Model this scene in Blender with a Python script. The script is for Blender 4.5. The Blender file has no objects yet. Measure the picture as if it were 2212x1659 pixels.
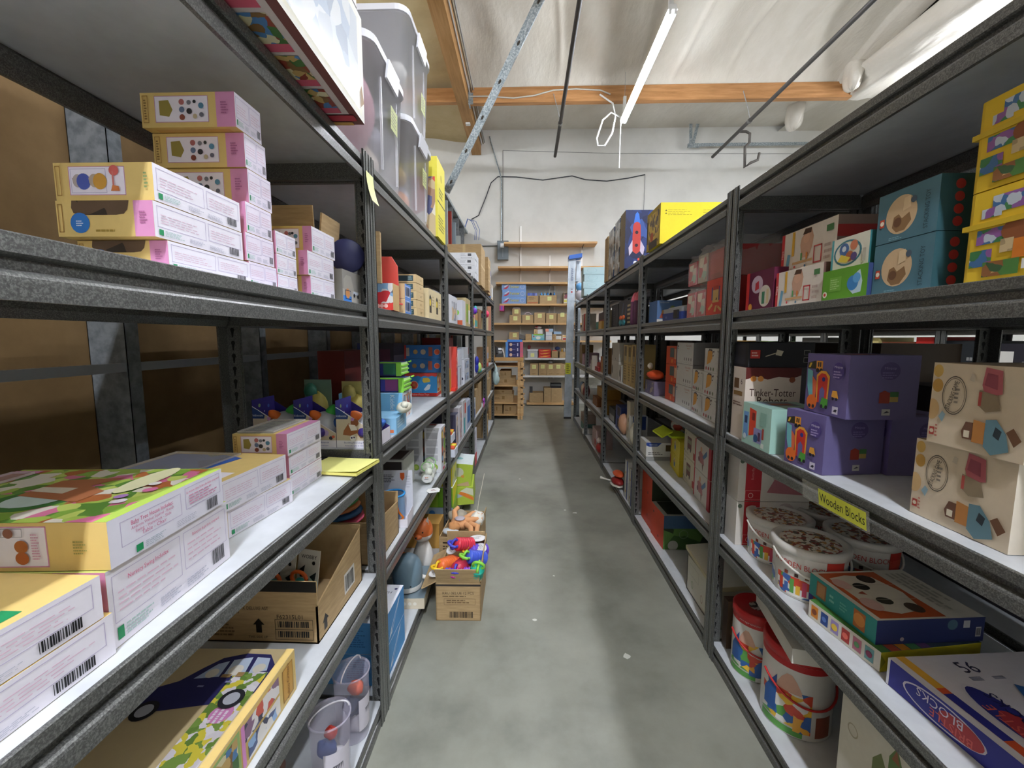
import bpy, math, random
from mathutils import Vector, Matrix
SC = bpy.context.scene
COL = SC.collection
PI = math.pi
RNG = random.Random(7)

# ------------------------------------------------------------------ camera, world, lamps, exposure
cam_d = bpy.data.cameras.new('camera'); cam = bpy.data.objects.new('camera', cam_d); COL.objects.link(cam)
cam_d.sensor_width = 36.0; cam_d.lens = 918.5072 / 2212 * 36.0; cam_d.clip_start = 0.02; cam_d.clip_end = 60
_r, _f, _u = Vector((.9994613, .03273969, .00228684)), Vector((-.03230844, .9937559, -.10679594)), Vector((-.00576903, .10666453, .99427833))
cam.matrix_world = Matrix(((_r.x, _u.x, -_f.x, 0), (_r.y, _u.y, -_f.y, 0), (_r.z, _u.z, -_f.z, 1.2875), (0, 0, 0, 1)))
SC.camera = cam
world = bpy.data.worlds.new('world'); SC.world = world; world.use_nodes = True
world.node_tree.nodes['Background'].inputs[0].default_value = (1, .97, .93, 1)
world.node_tree.nodes['Background'].inputs[1].default_value = 0.3
TUBE_POWER = 150.0
SC.view_settings.view_transform = 'Standard'; SC.view_settings.look = 'None'
SC.view_settings.exposure = 0.45; SC.view_settings.gamma = 1; SC.view_settings.use_curve_mapping = False
SC.cycles.max_bounces = 8; SC.cycles.diffuse_bounces = 5; SC.cycles.transparent_max_bounces = 12

# ------------------------------------------------------------------ materials
def lin(h):
    h = h.lstrip('#'); c = [int(h[i:i+2], 16) / 255 for i in (0, 2, 4)]
    return tuple(((x + .055) / 1.055) ** 2.4 if x > .04045 else x / 12.92 for x in c) + (1,)
_mc = {}
def nodes_of(name):
    m = bpy.data.materials.new(name); m.use_nodes = True; nt = m.node_tree
    return m, nt, nt.nodes['Principled BSDF'], nt.nodes.new
def link(nt, a, b): nt.links.new(a, b)
def M(c, rough=.5, metal=0., var=.05, scale=60., bump=0., spec=.4):
    """plain surface of one colour with a light grain"""
    k = (c, rough, metal, var, scale, bump, spec)
    if k in _mc: return _mc[k]
    m, nt, b, N = nodes_of('mat_' + c.lstrip('#'))
    b.inputs['Roughness'].default_value = rough; b.inputs['Metallic'].default_value = metal
    b.inputs['Specular IOR Level'].default_value = spec
    tc = N('ShaderNodeTexCoord'); nz = N('ShaderNodeTexNoise'); nz.inputs['Scale'].default_value = scale; nz.inputs['Detail'].default_value = 3
    link(nt, tc.outputs['Object'], nz.inputs['Vector'])
    mx = N('ShaderNodeMix'); mx.data_type = 'RGBA'; L = lin(c)
    mx.inputs[6].default_value = tuple(x * (1 - var) for x in L[:3]) + (1,)
    mx.inputs[7].default_value = tuple(min(1, x * (1 + var)) for x in L[:3]) + (1,)
    link(nt, nz.outputs['Fac'], mx.inputs[0]); link(nt, mx.outputs[2], b.inputs['Base Color'])
    if bump:
        bp = N('ShaderNodeBump'); bp.inputs['Strength'].default_value = bump; bp.inputs['Distance'].default_value = .002
        link(nt, nz.outputs['Fac'], bp.inputs['Height']); link(nt, bp.outputs['Normal'], b.inputs['Normal'])
    _mc[k] = m; return m
def PICM(*cols, scale=45., rough=.4):
    """printed picture: irregular patches of a few inks"""
    k = ('pic', cols, scale)
    if k in _mc: return _mc[k]
    m, nt, b, N = nodes_of('print_' + cols[0].lstrip('#'))
    b.inputs['Roughness'].default_value = rough
    tc = N('ShaderNodeTexCoord'); nz = N('ShaderNodeTexNoise'); nz.inputs['Scale'].default_value = scale * .7; nz.inputs['Detail'].default_value = 2
    ad = N('ShaderNodeVectorMath'); ad.operation = 'MULTIPLY_ADD'; ad.inputs[1].default_value = (.02, .02, .02)
    vo = N('ShaderNodeTexVoronoi'); vo.inputs['Scale'].default_value = scale
    sp = N('ShaderNodeSeparateColor'); cr = N('ShaderNodeValToRGB'); cr.color_ramp.interpolation = 'CONSTANT'
    link(nt, tc.outputs['Object'], nz.inputs['Vector']); link(nt, nz.outputs['Color'], ad.inputs[0]); link(nt, tc.outputs['Object'], ad.inputs[2])
    link(nt, ad.outputs[0], vo.inputs['Vector']); link(nt, vo.outputs['Color'], sp.inputs[0]); link(nt, sp.outputs[0], cr.inputs[0])
    e = cr.color_ramp.elements
    while len(e) < len(cols): e.new(.5)
    for i, c in enumerate(cols): e[i].position = i / len(cols); e[i].color = lin(c)
    link(nt, cr.outputs[0], b.inputs['Base Color'])
    _mc[k] = m; return m
def CLEAR(c='#f4f4f8', alpha=.25, rough=.12, name='clear_plastic'):
    k = ('clear', c, alpha, rough)
    if k in _mc: return _mc[k]
    m, nt, b, N = nodes_of(name)
    b.inputs['Base Color'].default_value = lin(c); b.inputs['Roughness'].default_value = rough; b.inputs['Alpha'].default_value = alpha
    nz = N('ShaderNodeTexNoise'); nz.inputs['Scale'].default_value = 9; bp = N('ShaderNodeBump'); bp.inputs['Strength'].default_value = .08
    link(nt, nz.outputs['Fac'], bp.inputs['Height']); link(nt, bp.outputs['Normal'], b.inputs['Normal'])
    _mc[k] = m; return m
def GLOW(c, s):
    k = ('glow', c, s)
    if k in _mc: return _mc[k]
    m, nt, b, N = nodes_of('glowing_tube')
    b.inputs['Emission Color'].default_value = lin(c); b.inputs['Emission Strength'].default_value = s; b.inputs['Base Color'].default_value = lin(c)
    _mc[k] = m; return m
def ramp_mat(name, cols, scale=3., detail=8, rough=.6, bump=0., stretch=(1, 1, 1), rough2=None, metal=0., dist=.004):
    k = (name,)
    if k in _mc: return _mc[k]
    m, nt, b, N = nodes_of(name)
    tc = N('ShaderNodeTexCoord'); mp = N('ShaderNodeMapping'); mp.inputs['Scale'].default_value = stretch
    nz = N('ShaderNodeTexNoise'); nz.inputs['Scale'].default_value = scale; nz.inputs['Detail'].default_value = detail; nz.inputs['Roughness'].default_value = .62
    cr = N('ShaderNodeValToRGB'); e = cr.color_ramp.elements
    link(nt, tc.outputs['Object'], mp.inputs[0]); link(nt, mp.outputs[0], nz.inputs['Vector']); link(nt, nz.outputs['Fac'], cr.inputs[0])
    while len(e) < len(cols): e.new(.5)
    for i, (p, c) in enumerate(cols): e[i].position = p; e[i].color = lin(c)
    link(nt, cr.outputs[0], b.inputs['Base Color']); b.inputs['Roughness'].default_value = rough; b.inputs['Metallic'].default_value = metal
    if rough2 is not None:
        mr = N('ShaderNodeMapRange'); mr.inputs[3].default_value = rough; mr.inputs[4].default_value = rough2
        link(nt, nz.outputs['Fac'], mr.inputs[0]); link(nt, mr.outputs[0], b.inputs['Roughness'])
    if bump:
        bp = N('ShaderNodeBump'); bp.inputs['Strength'].default_value = bump; bp.inputs['Distance'].default_value = dist
        link(nt, nz.outputs['Fac'], bp.inputs['Height']); link(nt, bp.outputs['Normal'], b.inputs['Normal'])
    _mc[k] = m; return m

HAMMER = ramp_mat('hammered_grey_paint', [(.35, '#4f504e'), (.5, '#60615f'), (.62, '#7a7b78')], scale=420, detail=2, rough=.30, bump=.28, metal=.35, dist=.001)
SLOT = M('#0b0b0b', .8)
BOARD = ramp_mat('white_laminate', [(.3, '#bcc0c4'), (.7, '#cbcfd3')], scale=12, detail=3, rough=.45)
CARD = ramp_mat('brown_cardboard', [(.3, '#a58a62'), (.55, '#b4986e'), (.75, '#bfa479')], scale=14, detail=5, rough=.8, stretch=(1, 1, 8))
CARDIN = ramp_mat('cardboard_inside', [(.3, '#b3966a'), (.7, '#c4a87b')], scale=16, detail=4, rough=.85)
WOOD = ramp_mat('pine_board', [(.3, '#b98a55'), (.5, '#d0a873'), (.7, '#dcb986')], scale=3, detail=6, rough=.6, stretch=(1, 14, 14))
BEAMW = ramp_mat('douglas_fir_beam', [(.3, '#8f6236'), (.5, '#a97848'), (.72, '#bc8c5c')], scale=2.2, detail=7, rough=.6, stretch=(1, 12, 12))
BEAMY = ramp_mat('glulam_beam', [(.3, '#87602f'), (.5, '#9f7542'), (.72, '#b08654')], scale=2.2, detail=7, rough=.6, stretch=(12, .8, 12))
GALV = ramp_mat('galvanised_steel', [(.35, '#7f8b93'), (.5, '#a3aeb4'), (.66, '#c8d0d3')], scale=55, detail=3, rough=.38, metal=.7)
STUDM = ramp_mat('dull_steel_stud', [(.35, '#5e6468'), (.6, '#7c8184')], scale=30, detail=3, rough=.5, metal=.3)
WALLW = ramp_mat('white_painted_wall', [(.3, '#c9c8c2'), (.5, '#d3d2cc'), (.7, '#d9d8d3')], scale=1.4, detail=5, rough=.75)
VINYL = ramp_mat('white_vinyl_insulation', [(.3, '#b9b2a4'), (.5, '#c8c2b5'), (.7, '#d4cfc4')], scale=1.1, detail=6, rough=.38, bump=.9, stretch=(1.2, .5, 1), dist=.05)
KRAFT = ramp_mat('tan_insulation_facing', [(.3, '#a8946a'), (.5, '#b8a57a'), (.7, '#c2b088')], scale=1.3, detail=5, rough=.55, bump=.5, dist=.03)
CONC = ramp_mat('polished_concrete', [(.22, '#5f6058'), (.38, '#7b7c72'), (.5, '#8c8d82'), (.6, '#95968b'), (.78, '#a3a499')], scale=1.7, detail=11, rough=.34, rough2=.5, bump=.03)
PANEL = ramp_mat('brown_wall_panel', [(.3, '#6a5230'), (.5, '#755c38'), (.7, '#806642')], scale=5, detail=8, rough=.85)
WHITE, BLACK = '#e9e9ec', '#141416'

# ------------------------------------------------------------------ text outlines
_tx = {}
def text_geo(s):
    if s in _tx: return _tx[s]
    cu = bpy.data.curves.new('t', 'FONT'); cu.body = s; cu.resolution_u = 2; cu.align_x = 'CENTER'; cu.align_y = 'CENTER'
    o = bpy.data.objects.new('t', cu); me = o.to_mesh()
    vs = [v.co.copy() for v in me.vertices]; fs = [tuple(p.vertices) for p in me.polygons]
    w = (max(v.x for v in vs) - min(v.x for v in vs)) if vs else 1
    hh = (max(v.y for v in vs) - min(v.y for v in vs)) if vs else 1
    cx = (max(v.x for v in vs) + min(v.x for v in vs)) / 2 if vs else 0; cy = (max(v.y for v in vs) + min(v.y for v in vs)) / 2 if vs else 0
    vs = [(v.x - cx, v.y - cy) for v in vs]
    o.to_mesh_clear(); bpy.data.objects.remove(o); bpy.data.curves.remove(cu)
    _tx[s] = (vs, fs, w, hh); return _tx[s]

# ------------------------------------------------------------------ mesh builder
def mt(m): return M(m) if isinstance(m, str) else m
class MB:
    def __init__(s): s.v = []; s.f = []; s.mi = []; s.sm = []; s.mats = []
    def slot(s, m):
        m = mt(m)
        if m not in s.mats: s.mats.append(m)
        return s.mats.index(m)
    def add(s, vs, fs, m, smooth=False):
        b = len(s.v); k = s.slot(m); s.v += [tuple(v) for v in vs]
        for f in fs: s.f.append(tuple(b + i for i in f)); s.mi.append(k); s.sm.append(smooth)
        return s
    def poly(s, pts, m): return s.add(pts, [tuple(range(len(pts)))], m)
    def box(s, x0, x1, y0, y1, z0, z1, m):
        v = [(x0, y0, z0), (x1, y0, z0), (x1, y1, z0), (x0, y1, z0), (x0, y0, z1), (x1, y0, z1), (x1, y1, z1), (x0, y1, z1)]
        return s.add(v, [(0, 3, 2, 1), (4, 5, 6, 7), (0, 1, 5, 4), (1, 2, 6, 5), (2, 3, 7, 6), (3, 0, 4, 7)], m)
    def obox(s, c, ax, ay, az, m):
        """box round c with half-axis vectors"""
        c, ax, ay, az = map(Vector, (c, ax, ay, az)); v = []
        for k in (-1, 1):
            for i, j in ((-1, -1), (1, -1), (1, 1), (-1, 1)): v.append(c + ax * i + ay * j + az * k)
        return s.add(v, [(0, 3, 2, 1), (4, 5, 6, 7), (0, 1, 5, 4), (1, 2, 6, 5), (2, 3, 7, 6), (3, 0, 4, 7)], m)
    def bar(s, p0, p1, w, h, m, up=(0, 0, 1)):
        p0, p1 = Vector(p0), Vector(p1); d = (p1 - p0); r = d.cross(Vector(up)).normalized(); u = r.cross(d).normalized()
        return s.obox((p0 + p1) / 2, d / 2, r * w / 2, u * h / 2, m)
    def rbox(s, x0, x1, y0, y1, z0, z1, r, m, n=4):
        """box with rounded vertical edges"""
        pts = []
        for cx, cy, a0 in ((x1 - r, y1 - r, 0), (x0 + r, y1 - r, 90), (x0 + r, y0 + r, 180), (x1 - r, y0 + r, 270)):
            for k in range(n + 1):
                a = math.radians(a0 + 90 * k / n); pts.append((cx + r * math.cos(a), cy + r * math.sin(a)))
        return s.prism(pts, z0, z1, m)
    def prism(s, pts, z0, z1, m, smooth=False):
        n = len(pts); v = [(x, y, z0) for x, y in pts] + [(x, y, z1) for x, y in pts]
        s.add(v, [tuple(reversed(range(n))), tuple(range(n, 2 * n))], m)
        return s.add(v, [(i, (i + 1) % n, n + (i + 1) % n, n + i) for i in range(n)], m, smooth)
    def extr(s, pts, y0, y1, m):
        """profile in x,z pulled along y"""
        n = len(pts); v = [(x, y0, z) for x, z in pts] + [(x, y1, z) for x, z in pts]
        return s.add(v, [tuple(range(n)), tuple(reversed(range(n, 2 * n)))] + [(i, n + i, n + (i + 1) % n, (i + 1) % n) for i in range(n)], m)
    def tube(s, path, r, m, n=8, caps=True):
        P = [Vector(p) for p in path]; rr = r if isinstance(r, (list, tuple)) else [r] * len(P); v = []; up = None
        for i, p in enumerate(P):
            d = (P[min(i + 1, len(P) - 1)] - P[max(i - 1, 0)]).normalized()
            if up is None:
                up = Vector((0, 0, 1)) if abs(d.z) < .9 else Vector((1, 0, 0))
            a = d.cross(up).normalized(); up = a.cross(d).normalized()
            for k in range(n):
                t = 2 * PI * k / n; v.append(p + a * rr[i] * math.cos(t) + up * rr[i] * math.sin(t))
        f = [(i * n + k, i * n + (k + 1) % n, (i + 1) * n + (k + 1) % n, (i + 1) * n + k) for i in range(len(P) - 1) for k in range(n)]
        if caps: s.add(v, [tuple(reversed(range(n))), tuple(range((len(P) - 1) * n, len(P) * n))], m)
        return s.add(v, f, m, True)
    def lathe(s, prof, m, n=24, c=(0, 0, 0), smooth=True, a0=0., a1=2 * PI):
        full = abs(a1 - a0 - 2 * PI) < 1e-6; k = n if full else n + 1; v = []
        for r, z in prof:
            for i in range(k):
                a = a0 + (a1 - a0) * i / n; v.append((c[0] + r * math.cos(a), c[1] + r * math.sin(a), c[2] + z))
        f = []
        for j in range(len(prof) - 1):
            for i in range(n):
                i2 = (i + 1) % k if full else i + 1
                f.append((j * k + i, j * k + i2, (j + 1) * k + i2, (j + 1) * k + i))
        return s.add(v, f, m, smooth)
    def ball(s, c, r, m, n=14, k=9, lump=0., seed=0, rot=None):
        rx, ry, rz = r if isinstance(r, (tuple, list)) else (r, r, r); v = []; g = random.Random(seed)
        ph = [g.uniform(0, 6.28) for _ in range(4)]
        for j in range(k + 1):
            t = PI * j / k
            for i in range(n):
                a = 2 * PI * i / n; q = 1 + lump * (math.sin(3 * a + ph[0]) * math.sin(2 * t + ph[1]) + .6 * math.sin(5 * a + ph[2] + 3 * t))
                p = Vector((rx * q * math.sin(t) * math.cos(a), ry * q * math.sin(t) * math.sin(a), rz * q * math.cos(t)))
                if rot is not None: p = rot @ p
                v.append((c[0] + p.x, c[1] + p.y, c[2] + p.z))
        f = [(j * n + i, (j + 1) * n + i, (j + 1) * n + (i + 1) % n, j * n + (i + 1) % n) for j in range(k) for i in range(n)]
        return s.add(v, f, m, True)
    def build(s, name, parent=None, loc=(0, 0, 0), rz=0.):
        me = bpy.data.meshes.new(name); me.from_pydata(s.v, [], s.f)
        for m in s.mats: me.materials.append(m)
        me.polygons.foreach_set('material_index', s.mi); me.polygons.foreach_set('use_smooth', s.sm); me.update()
        o = bpy.data.objects.new(name, me); COL.objects.link(o); o.location = loc; o.rotation_euler[2] = rz
        if parent is not None: o.parent = parent
        return o

class Face:
    """a flat face one can print on: u to the right, v up, as seen from outside"""
    def __init__(s, mb, o, r, u, w, h):
        s.mb = mb; s.o = Vector(o); s.r = Vector(r).normalized(); s.u = Vector(u).normalized(); s.n = s.r.cross(s.u); s.w = w; s.h = h; s.k = 1
    def pt(s, u, v, k=None):
        u = min(max(u, 0.), 1.); v = min(max(v, 0.), 1.)
        return s.o + s.r * (u * s.w) + s.u * (v * s.h) + s.n * (.00017 * (s.k if k is None else k))
    def run(s, ds):
        for d in ds:
            t = d[0]; a = d[1:]
            getattr(s, 'd_' + t)(*a); s.k += 1
    def d_R(s, u0, v0, u1, v1, c): s.mb.poly([s.pt(u0, v0), s.pt(u1, v0), s.pt(u1, v1), s.pt(u0, v1)], c)
    def d_P(s, pts, c): s.mb.poly([s.pt(*p) for p in pts], c)
    def d_C(s, cu, cv, r, c, q=1., n=18):     # r in metres, q squashes across
        s.mb.poly([s.pt(cu + r * q / s.w * math.cos(2 * PI * i / n), cv + r / s.h * math.sin(2 * PI * i / n)) for i in range(n)], c)
    def d_O(s, cu, cv, r, t, c, q=1., n=20):   # ring
        for i in range(n):
            a, b = 2 * PI * i / n, 2 * PI * (i + 1) / n
            s.mb.poly([s.pt(cu + x * q / s.w * math.cos(y), cv + x / s.h * math.sin(y)) for x, y in ((r - t, a), (r, a), (r, b), (r - t, b))], c)
    def d_T(s, txt, cu, cv, hgt, c, rot=0., maxw=9., sx=1.):
        vs, fs, w, h = text_geo(txt); k = hgt / h
        if w * k * sx > maxw: sx = maxw / (w * k)
        ca, sa = math.cos(math.radians(rot)), math.sin(math.radians(rot)); out = []
        for x, y in vs:
            x, y = x * k * sx, y * k; x, y = x * ca - y * sa, x * sa + y * ca
            out.append(s.pt(cu + x / s.w, cv + y / s.h))
        s.mb.add(out, fs, c)
    def d_L(s, u0, v0, u1, v1, n, c, seed=1, fill=.5):   # lines of small print
        g = random.Random(seed); st = (v1 - v0) / n
        for i in range(n):
            y = v1 - st * (i + .5 + fill / 2); x = u0
            e = u0 + (u1 - u0) * g.uniform(.7, 1)
            while x < e:
                q = min(e, x + (u1 - u0) * g.uniform(.07, .2)); s.mb.poly([s.pt(x, y), s.pt(q, y), s.pt(q, y + st * fill), s.pt(x, y + st * fill)], c); x = q + (u1 - u0) * .03
    def d_B(s, u0, v0, u1, v1, c=BLACK, n=20, seed=3):     # barcode
        g = random.Random(seed); x = u0; st = (u1 - u0) / n
        while x < u1 - st * .3:
            q = x + st * g.choice((.35, .5, .9)); s.mb.poly([s.pt(x, v0), s.pt(min(q, u1), v0), s.pt(min(q, u1), v1), s.pt(x, v1)], c); x = q + st * g.choice((.3, .5, .7))
    def d_F(s, u0, v0, u1, v1, t, c):           # thin frame, t in metres
        a, b = t / s.w, t / s.h
        for q in ((u0, v0, u1, v0 + b), (u0, v1 - b, u1, v1), (u0, v0, u0 + a, v1), (u1 - a, v0, u1, v1)):
            s.mb.poly([s.pt(q[0], q[1]), s.pt(q[2], q[1]), s.pt(q[2], q[3]), s.pt(q[0], q[3])], c)

def faces_of(mb, dx, dy, dz, F):
    """the six faces of a box sitting on z=0, F=+1 when its aisle face is +x, -1 when -x"""
    a, b = dx / 2, dy / 2
    d = {'N': Face(mb, (-a, -b, 0), (1, 0, 0), (0, 0, 1), dx, dz), 'S': Face(mb, (a, b, 0), (-1, 0, 0), (0, 0, 1), dx, dz)}
    if F > 0:
        d['F'] = Face(mb, (a, -b, 0), (0, 1, 0), (0, 0, 1), dy, dz); d['K'] = Face(mb, (-a, b, 0), (0, -1, 0), (0, 0, 1), dy, dz)
        d['T'] = Face(mb, (a, -b, dz), (0, 1, 0), (-1, 0, 0), dy, dx); d['B'] = Face(mb, (-a, -b, 0), (0, 1, 0), (1, 0, 0), dy, dx)
    else:
        d['F'] = Face(mb, (-a, b, 0), (0, -1, 0), (0, 0, 1), dy, dz); d['K'] = Face(mb, (a, -b, 0), (0, 1, 0), (0, 0, 1), dy, dz)
        d['T'] = Face(mb, (-a, b, dz), (0, -1, 0), (1, 0, 0), dy, dx); d['B'] = Face(mb, (a, b, 0), (0, -1, 0), (-1, 0, 0), dy, dx)
    return d

def tag(o, label, cat, group=None, kind=None):
    if label: o['label'] = label
    if cat: o['category'] = cat
    if group: o['group'] = group
    if kind: o['kind'] = kind
    return o
def thing(name, label, cat, loc=(0, 0, 0), rz=0., group=None):
    o = bpy.data.objects.new(name, None); COL.objects.link(o); o.location = loc; o.rotation_euler[2] = rz; o.empty_display_size = .05
    return tag(o, label, cat, group)
def struct(o): o['kind'] = 'structure'; return o
def dup(root, loc, rz=None, label=None):
    """a thing again, with copies of its parts and their parts"""
    r = root.copy(); COL.objects.link(r); r.location = loc
    if rz is not None: r.rotation_euler[2] = rz
    if label: r['label'] = label
    for ch in list(root.children):
        c = ch.copy(); COL.objects.link(c); c.parent = r; c.matrix_parent_inverse = ch.matrix_parent_inverse
        for g in ch.children:
            d = g.copy(); COL.objects.link(d); d.parent = c
    return r

def carton(name, label, cat, F, A, B, z, h, dep, base, faces=None, group=None, parts=None):
    """closed printed box. A, B: foot of the aisle face, near and far end; dep: how far it goes back.
    base: colour, or dict face->colour; faces: dict face->list of prints"""
    ax, ay = A; bx, by = B
    if z < 1.8:                                  # keep every box between the posts of its own unit
        y0 = 1.3155 if F > 0 and ax < 0 else (1.6455 if ax < 3 else 1.6455 - 1.2487 * .7); k = math.floor(((ay + by) / 2 - y0) / 1.2487)
        lo, hi = y0 + k * 1.2487 + .010, y0 + (k + 1) * 1.2487 - .010; d = 0 if ay >= lo else lo - ay; ay += d; by = min(by + d * (by + d < hi), hi)
    ln = math.hypot(bx - ax, by - ay); yaw = math.atan2(-(bx - ax), by - ay)
    ox, oy = math.cos(yaw) * F, math.sin(yaw) * F
    loc = ((ax + bx) / 2 - ox * dep / 2, (ay + by) / 2 - oy * dep / 2, z + .0006)
    mb = MB(); a, b = dep / 2, ln / 2; h -= .0012
    bc = base if isinstance(base, dict) else {}
    df = bc.get('*', CARD) if isinstance(base, dict) else base
    fr = faces_of(mb, dep, ln, h, F)
    for k, f in fr.items():
        mb.poly([f.pt(0, 0, 0), f.pt(1, 0, 0), f.pt(1, 1, 0), f.pt(0, 1, 0)], bc.get(k, df))
        if faces and k in faces: f.run(faces[k])
    if not parts:
        o = mb.build(name, None, loc, yaw); tag(o, label, cat, group); return o
    t = thing(name, label, cat, loc, yaw, group); mb.build('carton_body', t)
    for nm, fn in parts:
        pb = MB(); fn(pb, dep, ln, h); pb.build(nm, t)
    return t

# ------------------------------------------------------------------ strip lights (the room's own lamps, and one fill added behind the viewpoint)
def strip_light(x, y, z, ln, label, group='strip lights under the roof', pw=1.):
    t = thing('strip_light', label, 'ceiling light', (x, y, z), 0, group)
    m = MB(); m.extr([(-.045, .012), (.045, .012), (.03, .06), (-.03, .06)], -ln / 2, ln / 2, '#e6e6e4')
    m.box(-.02, .02, -ln / 2 + .05, -ln / 2 + .09, .06, .30, '#d8d8d6'); m.box(-.02, .02, ln / 2 - .09, ln / 2 - .05, .06, .30, '#d8d8d6'); m.build('housing', t)
    for s in (-1, 1):
        m = MB(); m.tube([(s * .024, -ln / 2 + .02, -.008), (s * .024, ln / 2 - .02, -.008)], .016, GLOW('#f2f6ff', TUBE_POWER * pw), 10); tb = m.build('lamp_tube', t)
        for e in (-1, 1):
            m = MB(); m.box(s * .024 - .012, s * .024 + .012, e * ln / 2 - .01, e * ln / 2 + .01, -.025, .012, '#dcdcda'); m.build('lamp_holder', tb)
    for yy in (-ln / 2 + .07, ln / 2 - .07): m = MB(); m.tube([(0, yy, .29), (0, yy, .62)], .003, '#9a9a98', 5); m.build('suspension_wire', t)
    return t
strip_light(1.365, 5.44, 4.36, 2.07, 'long glowing white strip light hanging in front of the wooden cross beam')
for x, y, w in ((1.365, .9, 'above the near right-hand shelving'), (.15, -2.1, 'added behind the viewpoint as fill'), (5.3, 5.4, 'over the far right aisle'), (5.3, .9, 'over the near right aisle'), (-3.4, 5.4, 'in the room behind the stud wall, far end'), (-3.4, .9, 'in the room behind the stud wall, near end')):
    strip_light(x, y, 4.36, 2.07, 'long white strip light ' + w, pw=3.0 if x == .15 else (.8 if x == 1.365 else 1.))  # unseen fixture behind the viewpoint is added fill, boosted for the shaded floor

# ------------------------------------------------------------------ room shell
m = MB(); m.box(-5.5, 8, -4.5, 8.42, -.12, 0, CONC)
g = random.Random(4)
for cx, cy, r in ((.05, 1.83, .012), (.37, 3.05, .02), (.42, 1.62, .016), (.30, 3.1, .012), (-.05, 3.8, .012), (.16, 2.2, .006)):
    m.poly([(cx + r * g.uniform(.5, 1.3) * math.cos(a * .9), cy + r * g.uniform(.5, 1.2) * math.sin(a * .9), .0006) for a in range(7)], '#d9d9d2')
struct(m.build('floor'))
m = MB(); m.box(-5.5, 8, 8.42, 8.55, 0, 5.4, WALLW); struct(m.build('wall_back'))
m = MB(); m.box(8, 8.12, -4.5, 8.42, 0, 5.4, WALLW); struct(m.build('wall_right'))
m = MB(); m.box(-5.5, 8, -4.62, -4.5, 0, 5.4, WALLW); struct(m.build('wall_front'))
m = MB(); m.box(-5.62, -5.5, -4.5, 8.42, 0, 5.4, WALLW); struct(m.build('wall_outer_left'))

# stud wall behind the left shelving: brown panels, steel studs on the near side, horizontal rail
PX = -1.24
w = MB(); w.box(PX - .016, PX, -1.5, 8.40, 0, 3.32, PANEL); wl = struct(w.build('wall_left'))
def stud(y):
    q = MB(); q.box(PX + .001, PX + .11, y, y + .0016,   .03, 3.28, STUDM); q.box(PX + .108, PX + .11, y, y + .042,   .03, 3.28, STUDM); q.box(PX + .001, PX + .003, y, y + .04,   .03, 3.28, STUDM)
    return q.build('stud', wl)
y = .36
while y < 8.3: stud(y + .2); y += .61
q = MB(); q.box(PX, PX + .112, -1.5, 8.38, 3.28, 3.32, GALV); q.build('top_track', wl)
q = MB(); q.box(PX, PX + .112, -1.5, 8.38, 0, .03, GALV); q.build('bottom_track', wl)
q = MB(); q.box(PX + .085, PX + .105, -1.4, 3.4, 1.19, 1.215, '#8e9296'); q.build('rail', wl)

# roof: sagging foil-backed insulation, purlins, glulam
def sheet(x0, x1, y0, y1, zf, nx, ny, mat):
    m = MB(); v = []
    for j in range(ny + 1):
        for i in range(nx + 1):
            x, y = x0 + (x1 - x0) * i / nx, y0 + (y1 - y0) * j / ny; v.append((x, y, zf(x, y, i / nx, j / ny)))
    n = nx + 1; f = [(j * n + i, (j + 1) * n + i, (j + 1) * n + i + 1, j * n + i + 1) for j in range(ny) for i in range(nx)]
    return m.add(v, f, mat, True)
PY = 6.62                                                   # near face of the visible purlin
def sagz(x, y, a, b):
    wr = .035 * math.sin(x * 2.1 + .7 * math.sin(y * 1.3)) + .022 * math.sin(x * 5.3 + y * .9) + .012 * math.sin(x * 11 - y * 2.2) * math.sin(y * 3)
    edge = min(1, 6 * min(b, 1 - b) + .02)
    for c in (.35, 1.55, 2.05, 2.9, 3.6): wr -= .022 * math.exp(-((x - c - .12 * math.sin(y * 1.1 + c)) / .035) ** 2)
    return 4.93 + .34 * math.sin(PI * min(max(b, 0), 1)) ** .6 * 1 + wr * 1.5 * edge - (.05 if a > .96 else 0)
m = sheet(-.9, 4.66, PY - 2.5, PY + .02, sagz, 230, 40, VINYL)
ce = struct(m.build('ceiling'))
def sagz2(x, y, a, b): return 4.93 + .24 * b + (1 - b) * (.03 * math.sin(x * 2.3 + y) + .02 * math.sin(x * 6.1 + y * 2))
struct(sheet(-.9, 4.66, PY + .08, 8.42, sagz2, 70, 16, VINYL).build('ceiling'))
struct(sheet(-.9, 4.66, -4.5, PY - 2.4, lambda x, y, a, b: 5.1 + .03 * math.sin(x * 2 + y), 40, 30, VINYL).build('ceiling'))
struct(sheet(-5.5, -.9, -4.5, 8.42, lambda x, y, a, b: 5.02 + .05 * math.sin(x * 1.7) + .02 * math.sin(x * 5 + y * 2), 60, 60, KRAFT).build('ceiling'))
struct(sheet(4.6, 8, -4.5, 8.42, lambda x, y, a, b: 5.05 + .04 * math.sin(x * 2 + y * .5), 30, 40, VINYL).build('ceiling'))
m = MB(); m.box(-5.5, 8, -4.5, 8.42, 5.42, 5.5, '#8d8a80'); struct(m.build('ceiling'))
def beam(name, label, x0, x1, y0, y1, z0, z1, mat, group=None):
    m = MB(); m.box(x0, x1, y0, y1, z0, z1, mat); o = m.build(name); return tag(o, label, 'beam', group)
beam('roof_beam', 'wooden cross beam under the white ceiling behind the strip light', -.86, 4.62, PY, PY + .09, 4.72, 4.93, BEAMW)
beam('roof_beam', 'wooden cross beam stub left of the lengthwise roof beam', -2.2, -1.04, PY, PY + .09, 4.74, 4.93, BEAMW)
beam('roof_beam', 'long laminated timber beam running towards the back wall above the stud wall', -1.035, -.865, -4.4, 8.40, 4.72, 5.10, BEAMY)
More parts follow.
